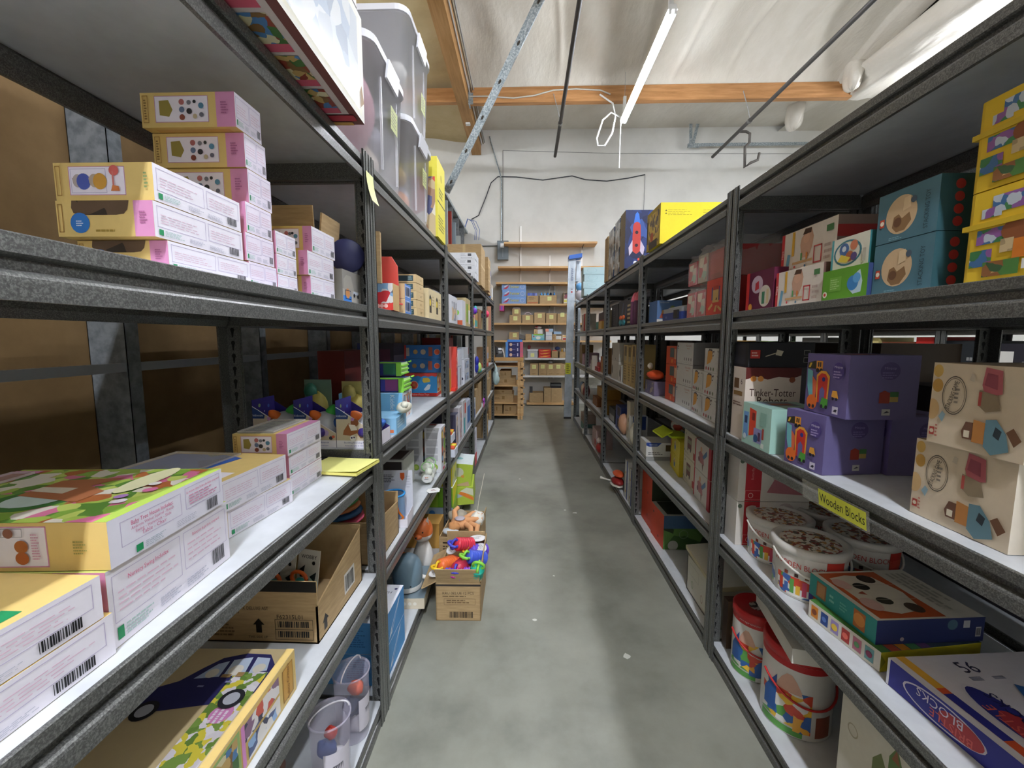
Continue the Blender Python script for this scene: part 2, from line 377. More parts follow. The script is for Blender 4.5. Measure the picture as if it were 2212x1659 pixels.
# joist hangers
for x in (-.865, ): 
    m = MB(); m.box(x + .002, x + .02, PY - .03, PY + .12, 4.70, 4.95, GALV); m.box(x + .02, x + .07, PY - .004, PY - .001, 4.70, 4.86, GALV); tag(m.build('joist_hanger'), 'steel joist hanger where the wooden cross beam meets the long beam', 'bracket')
# vinyl wrapped beam at the right
m = MB(); prof = [(4.62 + .30 * math.cos(t) * (1 + .12 * math.sin(3 * t)) + .2, 4.90 + .20 * math.sin(t) * (1 + .1 * math.cos(2 * t))) for t in [2 * PI * k / 26 for k in range(26)]]
v = []; ys = [-1 + .22 * i for i in range(36)]
for i, yy in enumerate(ys):
    for k, (px, pz) in enumerate(prof):
        s = .025 * math.sin(yy * 3.1 + k * .9) + .015 * math.sin(yy * 7 + k * 2.1); v.append((px + s, yy, pz + s * .7))
n = len(prof); m.add(v, [(i * n + k, i * n + (k + 1) % n, (i + 1) * n + (k + 1) % n, (i + 1) * n + k) for i in range(len(ys) - 1) for k in range(n)], VINYL, True)
m.add(v[:n], [tuple(range(n))], VINYL); m.add(v[-n:], [tuple(reversed(range(n)))], VINYL)
tag(m.build('insulated_beam'), 'roof beam wrapped in crinkled white vinyl along the right', 'beam')
for x, y, z, r, lb in ((4.50, 6.44, 4.80, .09, 'bunched white vinyl fold at the right end of the wooden cross beam'), (4.30, 7.4, 4.74, .10, 'rolled white vinyl insulation end beyond the cross beam')):
    m = MB(); m.ball((0, 0, .16), (r * 1.1, r * 1.8, r * 1.6 + .1), VINYL, 26, 16, .10, 3); tag(m.build('insulation_fold', None, (x, y, z)), lb, 'insulation')

# ------------------------------------------------------------------ shelving units
LB, DB = 1.2457, .4676
def post_mesh():
    m = MB(); t = .0022
    # corner at local (0,0); outer flange plane x=0 faces the aisle, runs +y; side flange plane y=0 runs -x
    for z0, z1, o in ((0, .915, .0012), (.917, 1.83, 0)):
        m.box(-t + o, o, 0, .0425, z0, z1, HAMMER); m.box(-.042, o, 0, t, z0, z1, HAMMER)
        m.box(o, o + .002, .0185, .0235, z0, z1, HAMMER); m.box(-.042, -.038, t, .006, z0, z1, HAMMER); m.box(-.004 + o, o, .038, .0425, z0, z1, HAMMER)
    z = .03
    while z < 1.80:
        for yy, sg in ((-.0004, 1), (t + .0004, -1)):
            p = [(-.021 + .0065 * math.cos(a), yy, z + .026 + .0075 * math.sin(a)) for a in [math.radians(-50 + 280 * k / 8) for k in range(9)]]
            p += [(-.0225, yy, z + .004), (-.0185, yy, z + .002)]
            m.poly(p if sg > 0 else p[::-1], SLOT)
        z += .0405
    return m
def beam_profile():   # x outward, z from shelf top
    return [(-.0055, .0002), (-.004, -.0012), (-.004, -.019), (-.008, -.021), (-.016, -.0225), (-.016, -.034), (-.010, -.0345), (-.0065, -.036), (-.0035, -.0385), (-.002, -.0415), (-.0018, -.045), (-.0018, -.0635), (-.010, -.0635), (-.012, -.060), (-.004 - .014, -.045), (-.0185, -.0205), (-.010, -.012), (-.010, .0002)]
_pm = post_mesh()
def rack_unit(label, group):
    t = thing('shelving_unit', label, 'shelving', (0, 0, 0), 0, group)
    me = None
    for sx in (1, -1):
        for sy in (1, -1):
            m = MB(); m.mats = list(_pm.mats)
            # near end (sy=-1): corner at y=-LB/2, outer flange runs inward +y
            for v in _pm.v: m.v.append((sx * (DB / 2 + v[0]), sy * (LB / 2 - v[1]), v[2]))
            fl = sx * -sy < 0
            m.f = [tuple(reversed(f)) if not (sx * sy < 0) else f for f in _pm.f]; m.mi = list(_pm.mi); m.sm = list(_pm.sm)
            m.build('post', t)
    bp = beam_profile(); bm = MB(); bm.extr([(DB / 2 + x, z) for x, z in bp], -LB / 2 + .012, LB / 2 - .012, HAMMER)
    rm = MB(); rm.extr([(-DB / 2 - x, z) for x, z in bp][::-1], -LB / 2 + .012, LB / 2 - .012, HAMMER)
    sm = MB(); sm.box(-DB / 2 + .02, DB / 2 - .02, LB / 2 - .008, LB / 2 - .004, -.062, 0, HAMMER); sm.box(-DB / 2 + .02, DB / 2 - .02, LB / 2 - .02, LB / 2 - .008, -.062, -.058, HAMMER)
    s2 = MB(); s2.box(-DB / 2 + .02, DB / 2 - .02, -LB / 2 + .004, -LB / 2 + .008, -.062, 0, HAMMER); s2.box(-DB / 2 + .02, DB / 2 - .02, -LB / 2 + .008, -LB / 2 + .02, -.062, -.058, HAMMER)
    bd = MB(); bd.box(-DB / 2 + .0105, DB / 2 - .0105, -LB / 2 + .0085, LB / 2 - .0085, -.0115, -.0002, BOARD)
    for z in LEV:
        for nm, q in (('shelf_board', bd), ('front_beam', bm), ('rear_beam', rm), ('side_beam', sm), ('side_beam', s2)):
            if z == LEV[0]: q.o = q.build(nm, t); o = q.o
            else: o = q.o.copy(); COL.objects.link(o); o.parent = t
            o.location[2] = z; o['lv'] = LEV.index(z)
    return t
LEV = [.062, .52, .93, 1.385, 1.815]
base = rack_unit('dark grey steel shelving unit nearest on the left, holding pink and yellow doll boxes', 'shelving units of the left row')
YL, YR, P = 1.3155, 1.6455, 1.2487
XL, XR = -.4724, .7533
base.location = (XL - DB / 2, YL - P / 2, 0)
for c in base.children:
    if c.get('lv') == 2: c.location[2] = .90
nm = ['second', 'third', 'fourth', 'fifth']
for k in range(4):
    r = dup(base, (XL - DB / 2, YL + P * (k + .5), 0), 0, 'dark grey steel shelving unit, %s from the front in the left row' % nm[k])
    for c in r.children:
        if c.get('lv') == 2: c.location[2] = .93
for k in range(5):
    r = dup(base, (XR + DB / 2, YR + P * (k - .5), 0), PI, ('dark grey steel shelving unit nearest on the right, labelled Wooden Blocks' if k == 0 else 'dark grey steel shelving unit, %s from the front in the right row' % nm[k - 1]))
    r['group'] = 'shelving units of the right row'
    for c in r.children:
        if c.get('lv') == 2: c.location[2] = .93
# back-to-back row behind the right one, and the row across the next aisle
for k in range(5):
    r = dup(base, (XR + DB * 1.5 + .03, YR + P * (k - .5), 0), 0, 'dark shelving unit backing onto the right row, number from the front: ' + ['first', 'second', 'third', 'fourth', 'fifth'][k]); r['group'] = 'shelving units of the hidden back-to-back row'
    for c in r.children:
        if c.get('lv') == 2: c.location[2] = .93
for k in range(5):
    r = dup(base, (3.3, YR + P * (k - .2), 0), PI, 'dark shelving unit across the next aisle, %s from the front' % ['first', 'second', 'third', 'fourth', 'fifth'][k]); r['group'] = 'shelving units across the next aisle'
for o in bpy.data.objects:
    if 'lv' in o: del o['lv']

# ================================================================== LEFT ROW, UNIT 0
YEL, PNK, WH, GRN = '#dcbf78', '#d38fb9', '#e3dfe8', '#1f8a55'
INK, PINKT, GREY = '#4c4f58', '#c9527f', '#9a98a6'
ZOO = PICM('#7a5b33', '#b99a5e', '#3f6a35', '#cfc6a0', '#8b3b2c', '#4a78a8', scale=55)
MEADOW = PICM('#86b044', '#a9c455', '#5b8a35', '#e9e2d2', '#c4d36a', '#d8759a', '#b66a3a', scale=42)
WINDOWM = PICM('#2c2623', '#4a3c30', '#3a3a2c', '#5d4a3a', scale=30)
def doll_side(t1='', t2='', s=1, barc=(.80, .10, .93, .34)):
    d = [('F', .03, .30, .52, .90, .0008, '#b9aecb'), ('F', .55, .34, .97, .90, .0008, '#b9aecb'),
         ('L', .06, .40, .49, .70, 4, '#d8b8ca', s, .26), ('L', .58, .42, .94, .74, 4, '#d8b8ca', s + 1, .26),
         ('R', .035, .08, .075, .24, GRN), ('L', .09, .08, .28, .24, 4, '#a9c3bd', s + 2), ('L', .33, .08, .50, .22, 4, '#b9b9c6', s + 3), ('L', .55, .06, .76, .20, 4, '#b9b9c6', s + 4), ('B',) + barc]
    if t1: d += [('T', t1, .27, .79, .008, PINKT, 0, 9, .8), ('T', t2, .76, .81, .006, PINKT, 0, 9, .7)]
    return d
def doll_end(win=False, pink=True, pic=True, bunny=False):
    d = [('R', .0, .0, 1, 1, YEL)]
    if pink: d.append(('R', .80, 0, 1, 1, PNK))
    if win: d += [('P', [(.17, 1), (.76, 1), (.74, .75), (.70, .63), (.62, .60), (.26, .60), (.18, .66), (.16, .8)], WINDOWM), ('C', .24, .38, .014, '#2f74c0'), ('L', .20, .28, .28, .46, 3, '#dfe8f6'), ('F', .02, .12, .07, .9, .001, '#a4793a'), ('L', .40, .10, .66, .22, 1, '#a58a3e')]
    elif pic: d += [('R', .15, .14, .72, .90, '#ece6f2'), ('F', .15, .14, .72, .90, .001, '#c58ab4'), ('P', [(.20, .35), (.30, .30), (.34, .50), (.30, .78), (.20, .76)], '#9a8a45'), ('C', .44, .72, .005, '#b26a6a'), ('C', .44, .50, .005, '#6a7a9a'), ('C', .44, .28, .005, '#8a4a3a'),
                    ('C', .52, .70, .004, '#7a7a86'), ('C', .52, .45, .005, '#333338'), ('C', .58, .72, .003, '#333338'), ('C', .58, .30, .004, '#b9a98a'), ('C', .65, .60, .005, '#5a8aa8'), ('C', .65, .34, .004, '#6a6a7a'), ('F', .03, .12, .09, .9, .001, '#a4793a'), ('L', .045, .2, .075, .8, 8, '#7a5526')]
    if bunny: d += [('R', .15, .14, .72, .90, '#ece6f2'), ('F', .15, .14, .72, .90, .001, '#c58ab4'), ('F', .17, .2, .53, .84, .0007, '#b9b0cc'), ('C', .24, .52, .009, '#b3a6a2', .8), ('C', .30, .50, .011, '#4a5aa8', .9), ('P', [(.20, .44), (.185, .60), (.23, .56)], '#b3a6a2'), ('C', .41, .52, .009, '#b3a292', .8), ('C', .47, .50, .011, '#c9963f', .9), ('P', [(.37, .44), (.355, .60), (.40, .56)], '#b3a292'), ('C', .62, .78, .007, '#c9605a'), ('R', .60, .36, .615, .76, '#c9706a'), ('P', [(.58, .24), (.60, .40), (.66, .36), (.67, .24)], '#cf7a45'), ('F', .03, .12, .08, .9, .001, '#a4793a'), ('L', .92, .3, .96, .75, 5, '#6a8a5a')]
    if pink: d += [('L', .86, .35, .94, .72, 5, '#a8638f')]
    return d
DOLLBASE = {'N': YEL, 'S': YEL, 'F': WH, 'K': YEL, 'T': '#d9c98a', 'B': '#d8b96c'}
def doll(lb, A, B, z, h, dep, grp, **k):
    e = k.get('end', {}); return carton('doll_playset_box', lb, 'box', 1, A, B, z, h, dep, k.get('base', DOLLBASE), {'F': doll_side(*k.get('txt', ('', '')), s=k.get('s', 1)), 'N': doll_end(**e), 'T': k.get('top', [('R', .02, .05, .98, .95, MEADOW)]), 'B': k.get('bot', [('R', .1, .1, .9, .9, '#cfa45e')])}, grp, k.get('parts'))
def cavity(u0, v0, u1, v1):
    def fn(p, dx, dy, dz): p.box(dx / 2 - dx * v1, dx / 2 - dx * v0, -dy / 2 + dy * u0, -dy / 2 + dy * u1, dz + .0012, dz + .0052, CLEAR('#e8e4e0', .35))
    return ('window', fn)
G1 = 'doll playset boxes on the second shelf down, left'
xf = -.52
doll('yellow and white doll box with dress and bunny picture, topmost of the three long boxes', (xf, .602), (xf, .783), 1.478, .052, .142, G1, s=5, end=dict(pink=False, pic=False, bunny=True), bot=[('R', .02, .05, .98, .95, MEADOW)])
doll('doll box with dark window and blue dot, middle of the three long boxes', (xf, .598), (xf, .785), 1.428, .050, .140, G1, s=9, end=dict(win=True))
doll('doll box with dark window and broad pink edge, lowest of the three long boxes', (xf, .618), (xf, .80), 1.385, .043, .135, G1, s=13, end=dict(win=True))
z = 1.385
for i, (h, y0, y1, lb, kw) in enumerate(((.046, .80, .888, 'small white-sided doll box at the very bottom of the tall stack of six', {}), (.052, .795, .882, 'small white-sided doll box second from the bottom of the tall stack of six', {}), (.056, .80, .88, 'small white-sided doll box third from the bottom of the tall stack of six', {}),
        (.062, .812, .884, 'yellow-ended doll box with grey sofa picture, third from the top of the tall stack', dict(end=dict(pink=True))), (.061, .808, .872, 'yellow-ended doll box with furniture picture, second from the top of the tall stack', {}), (.060, .788, .862, 'yellow-ended doll box with furniture picture crowning the tall stack below the shelf', {}))):
    doll(lb, (xf, y0), (xf, y1), z, h, .172 - .01 * (i == 3), G1, s=20 + i, base=dict(DOLLBASE, F='#e3dbe9'), **kw); z += h
z = 1.385
for i, (h, lb) in enumerate(((.036, 'lowest of three small yellow-edged doll boxes right of the tall stack'), (.042, 'middle of three small yellow-edged doll boxes right of the tall stack'), (.046, 'topmost of three small yellow-edged doll boxes right of the tall stack'))):
    doll(lb, (xf, .892), (xf, .968), z, h, .15, G1, s=30 + i, base=dict(DOLLBASE, T=YEL)); z += h
z = 1.385
for i, (h, y0, lb) in enumerate(((.052, 1.03, 'lowest of three pink-edged doll boxes nearest the steel post'), (.058, 1.02, 'middle of three pink-edged doll boxes nearest the steel post'), (.062, 1.045, 'topmost of three pink-edged doll boxes nearest the steel post'))):
    doll(lb, (xf, y0), (xf, 1.168 - .01 * (i < 2)), z, h, .11, G1, s=40 + i); z += h
carton('toy_car_box', 'grey box printed with small blue toy cars on a floor beside the steel post', 'box', 1, (-.505, 1.175), (-.505, 1.305), 1.385, .092, .2, '#8f8c86',
       {'F': [('R', 0, 0, 1, .42, '#b0aca4'), ('P', [(.05, .42), (.05, .7), (.2, .85), (.45, .85), (.6, .42)], '#a39f97'), ('R', .02, .05, .45, .22, '#3c7fd0'), ('C', .25, .30, .014, '#c98a52'), ('F', .12, .12, .42, .40, .002, '#23304a'), ('R', .55, .30, .82, .40, '#cfd8e6'), ('C', .6, .28, .006, '#1c1c22'), ('C', .8, .26, .006, '#1c1c22')]})
def open_box(name, lb, loc, dx, dy, h, rz=0, flaps=(), group=None, cuts=None, prints=None, th=.004, outer=CARD, inner=CARDIN):
    """open carton: base, four walls, flaps. flaps: list of (side, length, angle out from upright)"""
    t = thing(name, lb, 'box', loc, rz, group); m = MB(); a, b = dx / 2, dy / 2
    m.box(-a, a, -b, b, 0, th, inner)
    hs = dict(N=(h, h), S=(h, h), E=(h, h), W=(h, h)); hs.update(cuts or {})
    def wall(p0, p1, inw, h0, h1):
        p0, p1, n = Vector(p0), Vector(p1), Vector(inw) * th; up = Vector((0, 0, 1))
        q = [p0, p1, p1 + up * h1, p0 + up * h0]; r = [v + n for v in q]
        m.add(q, [(0, 1, 2, 3)], outer); m.add(r, [(3, 2, 1, 0)], inner); m.add(q + r, [(3, 2, 6, 7), (0, 3, 7, 4), (1, 5, 6, 2)], CARDIN)
    wall((-a, -b, 0), (a, -b, 0), (0, 1, 0), *hs['N']); wall((a, -b, 0), (a, b, 0), (-1, 0, 0), *hs['E']); wall((a, b, 0), (-a, b, 0), (0, -1, 0), *hs['S']); wall((-a, b, 0), (-a, -b, 0), (1, 0, 0), *hs['W'])
    fr = {'N': Face(m, (-a, -b, 0), (1, 0, 0), (0, 0, 1), dx, h), 'F': Face(m, (a, -b, 0), (0, 1, 0), (0, 0, 1), dy, h), 'G': Face(m, (-a, b, 0), (0, -1, 0), (0, 0, 1), dy, h)}
    for k, d in (prints or {}).items(): fr[k].run(d)
    body = m.build('carton_body', t)
    for sd, ln, ang in flaps:
        c, s = math.cos(math.radians(ang)), math.sin(math.radians(ang)); f = MB()
        n = {'N': (0, -1), 'S': (0, 1), 'E': (1, 0), 'W': (-1, 0)}[sd]; tx, ty = -n[1], n[0]; hl = a if sd in 'NS' else b; q0 = Vector((n[0] * (b if n[0] == 0 else a), n[1] * b, h))
        if n[0]: q0 = Vector((n[0] * a, 0, h))
        d = Vector((n[0] * s, n[1] * s, c)) * ln; e = Vector((tx, ty, 0)) * (hl - .004); nn = d.cross(e).normalized() * th * .6
        f.obox(q0 + d / 2 + Vector((0, 0, .001)), e, d / 2, nn, CARDIN if sd in 'S' else CARD); f.build('flap', body)
    return t
m = open_box('cardboard_box', 'brown cardboard box with its tall flaps up behind the pink doll boxes', (-.72, 1.235, 1.3855), .30, .12, .12, 0, (('N', .135, 4), ('E', .12, 6)))
m = MB(); m.lathe([(0, 0), (.045, 0), (.05, .012), (.047, .018), (0, .016)], '#2b2e58', 24); o = m.build('toy_drum', None, (-.548, 1.262, 1.54)); o.rotation_euler = (math.radians(88), 0, .4); o.location = (-.535, 1.285, 1.4785 + .05)
tag(o, 'dark blue round toy propped on the toy car box', 'toy')

# --- third shelf (z .90)
ZS = .9003
G2 = 'doll playset boxes on the waist-high left shelf'
ORNG = PICM('#c98a3c', '#8f8a78', '#a59f8c', '#e0b25e', '#7d7768', scale=35)
doll('lower of two yellow-topped doll boxes at the near end of the waist-high shelf', (-.503, .12), (-.503, .470), ZS, .054, .30, G2, s=50, base=dict(DOLLBASE, T=YEL), top=[])
doll('yellow doll box with orange toys under its window, upper of two at the near end', (-.505, .12), (-.503, .460), ZS + .054, .054, .28, G2, s=52, base=dict(DOLLBASE, T=YEL), top=[('R', .02, .16, .80, .95, ORNG), ('R', .70, .04, .80, .12, GRN)], parts=[cavity(.02, .16, .80, .95)])
doll('long white-sided nursery swing doll box under the tree house box', (-.509, .472), (-.522, .700), ZS, .104, .31, G2, s=54, txt=('Nursery Swing Includes:', 'Balançoire de garderie comprend:'), base=dict(DOLLBASE, T='#cfd97a'))
treetop = [('R', 0, 0, 1, 1, '#a9c455'), ('R', .0, .05, .98, .98, MEADOW), ('P', [(.02, 1), (.55, 1), (.45, .72), (.1, .62)], '#7fb4dc'), ('C', .36, .50, .052, '#3f7a3a', .9), ('C', .36, .50, .036, '#cfe0d8', .9), ('P', [(.30, .30), (.42, .62), (.72, .62), (.78, .36), (.6, .42), (.5, .30)], '#b5714a'), ('P', [(.45, .45), (.50, .62), (.58, .62), (.56, .45)], '#e4d6c0'),
           ('R', .55, .86, .95, 1, '#d98cba'), ('R', .62, .86, .88, .97, '#9a4a2e'), ('R', .05, .88, .30, .95, YEL), ('L', .12, .74, .34, .86, 3, '#e4e4f2'), ('C', .72, .22, .02, '#e9e6b8', 3.), ('C', .3, .12, .008, '#f0e9f2'), ('C', .38, .16, .008, '#b98ad0'), ('C', .5, .10, .009, '#e07aa8'), ('C', .62, .14, .008, '#f4f0ea')]
treeend = [('R', 0, 0, 1, 1, YEL), ('R', .06, .08, .78, .93, '#e8e4ee'), ('F', .06, .08, .78, .93, .0015, '#cf8fb0'), ('C', .20, .48, .030, '#3c6a38', .9), ('C', .20, .52, .016, '#dfe3dc', .9), ('C', .17, .34, .008, '#dfe3dc'), ('C', .24, .36, .008, '#dfe3dc'), ('P', [(.29, .30), (.42, .30), (.39, .5), (.42, .72), (.29, .72), (.32, .5)], '#b5763f'),
           ('R', .47, .48, .50, .66, '#c99a58'), ('R', .54, .50, .60, .68, '#c98a48'), ('R', .50, .18, .60, .40, '#cf9550'), ('C', .69, .52, .008, '#a8622e'), ('C', .69, .28, .008, '#a85a2a'), ('F', .53, .72, .70, .90, .0008, '#9a9aa6'), ('C', .60, .80, .007, '#b9b4a8'), ('C', .65, .80, .006, '#8a5a4a'), ('L', .73, .25, .76, .8, 10, '#c995b5'), ('L', .88, .35, .93, .65, 5, '#8f8a4a')]
carton('doll_playset_box', 'large baby tree house doll box with green picture top and pink-rimmed window', 'box', 1, (-.505, .476), (-.518, .688), ZS + .104, .062, .325, dict(DOLLBASE, F='#dcdae6'), {'T': treetop, 'N': treeend,
       'F': [('F', .08, .32, .56, .86, .0009, '#b9aecb'), ('F', .60, .38, .97, .92, .0009, '#b9aecb'), ('T', 'Baby Tree House Includes:', .32, .73, .0075, PINKT, 0, 9, .8), ('T', 'Ambrose Walnut Squirrel - Branch', .32, .62, .0055, '#c06a90', 0, 9, .85), ('T', 'Swing - Hammock - Slide', .32, .52, .0055, '#c06a90'), ('T', 'Table - Chair', .32, .43, .0055, '#c06a90'),
             ('T', 'La maison dans l\'arbre de bébé comprend:', .785, .80, .005, PINKT, 0, .075), ('L', .63, .46, .94, .74, 4, '#c98aa8', 3, .4), ('R', .17, .06, .22, .22, GRN), ('L', .24, .06, .42, .22, 4, '#a9b3bd', 5), ('L', .50, .08, .70, .24, 4, '#b9b9c6', 6), ('B', .80, .08, .92, .36)]}, G2, [cavity(.62, .86, .88, .97)])
doll('pale yellow doll box lying flat in front, under the blue-windowed one', (-.572, .768), (-.552, .958), ZS, .057, .22, G2, s=60, base=dict(DOLLBASE, N='#e6cf8f', T='#dfcb8c'), end=dict(pink=False, pic=False))
BLUEW = PICM('#2f68c4', '#3f7ad0', '#2a58a8', '#7f8a6a', scale=12)
doll('pale yellow doll box with a blue window on top on the waist-high shelf', (-.568, .748), (-.556, .945), ZS + .057, .062, .27, G2, s=62, base=dict(DOLLBASE, T=YEL, N='#e6cf8f'), end=dict(pink=False, pic=False), top=[('R', .05, .06, .30, .40, '#e9e2e8'), ('P', [(.05, .55), (.2, .5), (.3, .35), (.8, .28), (.9, .5), (.9, .95), (.05, .95)], BLUEW)], parts=[cavity(.05, .36, .92, .95)])
z = ZS
for i, lb in enumerate(('lowest of three doll boxes beside the yellow note pad', 'middle of three doll boxes beside the yellow note pad')):
    doll(lb, (-.572, .985), (-.574, 1.15), z, .053, .12, G2, s=70 + i, txt=('', ''), base=dict(DOLLBASE, T=PNK)); z += .0532
doll('doll box with dark window and pink edge, topmost beside the note pad', (-.566, .972), (-.570, 1.145), z, .054, .13, G2, s=74, end=dict(), top=[('R', .05, .28, .95, .95, PICM('#4c5048', '#5b6058', '#8a9a80', '#3a3c3a', scale=60)), ('R', .0, 0, 1, .2, PNK), ('R', .0, .2, .9, .28, YEL)], parts=[cavity(.05, .28, .95, .95)])
# note pad, clipboard and pens
m = MB(); m.box(-.10, .10, -.065, .065, 0, .004, '#3a3c40'); o = m.build('clipboard', None, (-.592, 1.238, ZS)); tag(o, 'dark clipboard under the yellow note pad by the steel post', 'clipboard')
t = thing('note_pad', 'yellow lined note pad lying on the waist-high shelf against the steel post', 'note pad', (-.545, 1.213, ZS + .0045), -.12)
m = MB(); m.box(-.085, .085, -.07, .07, 0, .0075, '#e8e07a'); m.build('page_block', t)
m = MB(); v = []; NX = 8
for j in range(2):
    for i in range(NX + 1):
        u = i / NX; v.append((-.085 + .17 * u, (-.07 if j == 0 else .07), .0085 + .007 * max(0, u - .45) ** 1.4 * (1.6 - j)))
m.add(v, [(i, i + 1, NX + 2 + i, NX + 1 + i) for i in range(NX)], '#f0ee92', True); m.build('top_page', t)
for i, (x, y, a, c, lb) in enumerate(((-.615, 1.296, 1.35, '#17171a', 'black pen lying behind the yellow note pad'), (-.635, 1.284, 1.42, '#2a2a30', 'second dark pen beside the black pen behind the note pad'))):
    t = thing('pen', lb, 'pen', (x, y, ZS + .0085), a); m = MB(); m.tube([(0, -.05, 0), (0, .05, 0)], .004, c, 8); m.build('barrel', t)
    m = MB(); m.tube([(0, .05, 0), (0, .057, 0), (0, .063, 0)], [.004, .003, .0006], '#b9babf', 8); m.build('tip', t); m = MB(); m.box(.003, .0055, -.048, -.015, -.001, .001, '#b9babf'); m.build('clip', t)

# --- fourth shelf (z .52)
ZS = .5203
t = open_box('display_carton', 'brown cut-front cardboard display carton with black band, printed F62315L01', (-.665, 1.122, ZS), .295, .285, .165, 0, (), None,
             dict(N=(.165, .165), E=(.10, .175), S=(.185, .185), W=(.165, .165)),
             {'N': [('R', 0, .83, 1, 1.0, '#1d1c1c'), ('T', 'FIGURES', .10, .74, .010, '#3a2c1c'), ('T', '3061 EARTHSPARK DELUXE AST', .34, .56, .009, '#3a2c1c', 0, .14), ('T', 'TRANSFORMERS', .17, .50, .009, '#3a2c1c', 0, .09), ('T', 'F62315L01', .76, .43, .011, '#2e2418', 0, .075), ('B', .655, .26, .93, .36), ('B', .655, .10, .93, .20), ('F', .63, .06, .96, .39, .0012, '#3a2c1c'), ('R', .63, .225, .96, .235, '#3a2c1c'),
                    ('P', [(.44, .30), (.49, .40), (.54, .30), (.515, .30), (.515, .17), (.465, .17), (.465, .30)], '#1f1a14'), ('T', 'THIS SIDE UP', .48, .10, .006, '#2e2418'), ('L', .05, .10, .28, .32, 4, '#7a6240', 4)],
              'F': [('P', [(.08, .22), (.14, .34), (.20, .22), (.17, .22), (.17, .08), (.11, .08), (.11, .22)], '#1f1a14'), ('R', .55, .18, .80, .55, '#d8d4cc'), ('B', .57, .22, .78, .50)]})
for i, (x, y, a, lb) in enumerate(((-.60, 1.06, .20, 'black and white rattle card leaning forward in the display carton'), (-.665, 1.05, .24, 'middle rattle card in the display carton'), (-.72, 1.045, .28, 'rattle card at the back left of the display carton'))):
    t = thing('rattle_card', lb, 'toy', (x, y, ZS + .006), -.25, 'rattle cards in the display carton')
    m = MB(); f = Face(m, (-.035, 0, 0), (1, 0, 0), (0, a, 1), .07, .185); m.obox(f.pt(.5, .5, 0) + Vector((0, .0016, 0)), (.035, 0, 0), Vector((0, a, 1)).normalized() * .0925, (0, .001, 0), '#cfcabd')
    f.run([('T', 'WOBBY', .5, .9, .010, '#1c1c1c'), ('P', [(.1, .7), (.35, .78), (.3, .6), (.15, .6)], '#1c1c1c'), ('P', [(.6, .62), (.9, .7), (.85, .55)], '#1c1c1c'), ('C', .25, .45, .006, '#1c1c1c'), ('C', .2, .3, .005, '#1c1c1c'), ('C', .75, .82, .005, '#1c1c1c')]); m.build('backing_card', t)
    m = MB(); m.ball((.005, -.008, .085), (.026, .012, .042), '#3fb8b0', 16, 10); m.ball((.005, -.016, .09), (.017, .008, .026), '#e8e8e4', 14, 8); m.ball((.005, -.022, .095), (.008, .004, .012), '#a8602c', 12, 8); m.build('rattle', t)
    m = MB(); m.tube([(.005 + .024 * math.cos(q), -.012, .128 + .018 * math.sin(q)) for q in [2 * PI * k / 12 for k in range(13)]], .005, '#e0682c', 7, False); m.build('ring', t)
# car box
vanF = [('R', 0, 0, 1, 1, YEL), ('R', .0, .0, .10, 1, PNK), ('R', .06, .06, .42, .94, '#93b06a'), ('R', .12, .12, .40, .88, ZOO), ('R', .46, .52, .80, .90, PICM('#3a3852', '#e4dfe0', '#8a6a86', '#c9584a', '#6a6a8a', scale=50)), ('R', .43, .06, .46, .94, '#cf8ac0'), ('R', .48, .08, .80, .46, PICM('#4a5a86', '#8fb0d8', '#e4e0dc', '#3a3a52', scale=50)), ('R', .84, .12, .96, .88, '#c99a4a'), ('F', .84, .12, .96, .88, .0015, '#8f6a2c'), ('T', 'Calico Critters', .90, .5, .009, '#7a4a1e', 90, .08)]
def carpic(p, dx, dy, dz):
    f = Face(p, (-dx / 2 + dx * .27, -dy / 2 + dy * .14, dz + .0005), (1, 0, 0), (0, 1, 0), dx * .72, dy * .86); f.k = 2
    f.run([('P', [(.06, .46), (.04, .54), (.10, .62), (.24, .68), (.34, .80), (.44, .90), (.62, .95), (.84, .94), (.94, .84), (.96, .68), (.94, .58), (.86, .52), (.20, .42), (.10, .42)], '#2b2a5e'),
           ('P', [(.34, .70), (.44, .84), (.52, .87), (.54, .72)], '#b9c9e2'), ('P', [(.57, .72), (.55, .88), (.70, .91), (.74, .74)], '#c6d3e6'), ('P', [(.77, .75), (.74, .91), (.86, .90), (.91, .78)], '#c0cde2'), ('C', .46, .75, .012, '#e6e0d4'), ('C', .64, .78, .014, '#ebe5d9'), ('C', .83, .80, .012, '#e2dccf'), ('R', .56, .71, .64, .74, '#a8875a'), ('R', .68, .72, .74, .76, '#a8875a'),
           ('C', .20, .43, .022, '#26262c', 1), ('C', .20, .43, .014, '#b9bcc6'), ('C', .80, .53, .022, '#26262c'), ('C', .80, .53, .014, '#b9bcc6'), ('R', .44, .62, .49, .635, '#8f93b8'), ('R', .64, .66, .69, .675, '#8f93b8'), ('P', [(.04, .54), (.09, .60), (.12, .56)], '#c9cede')])
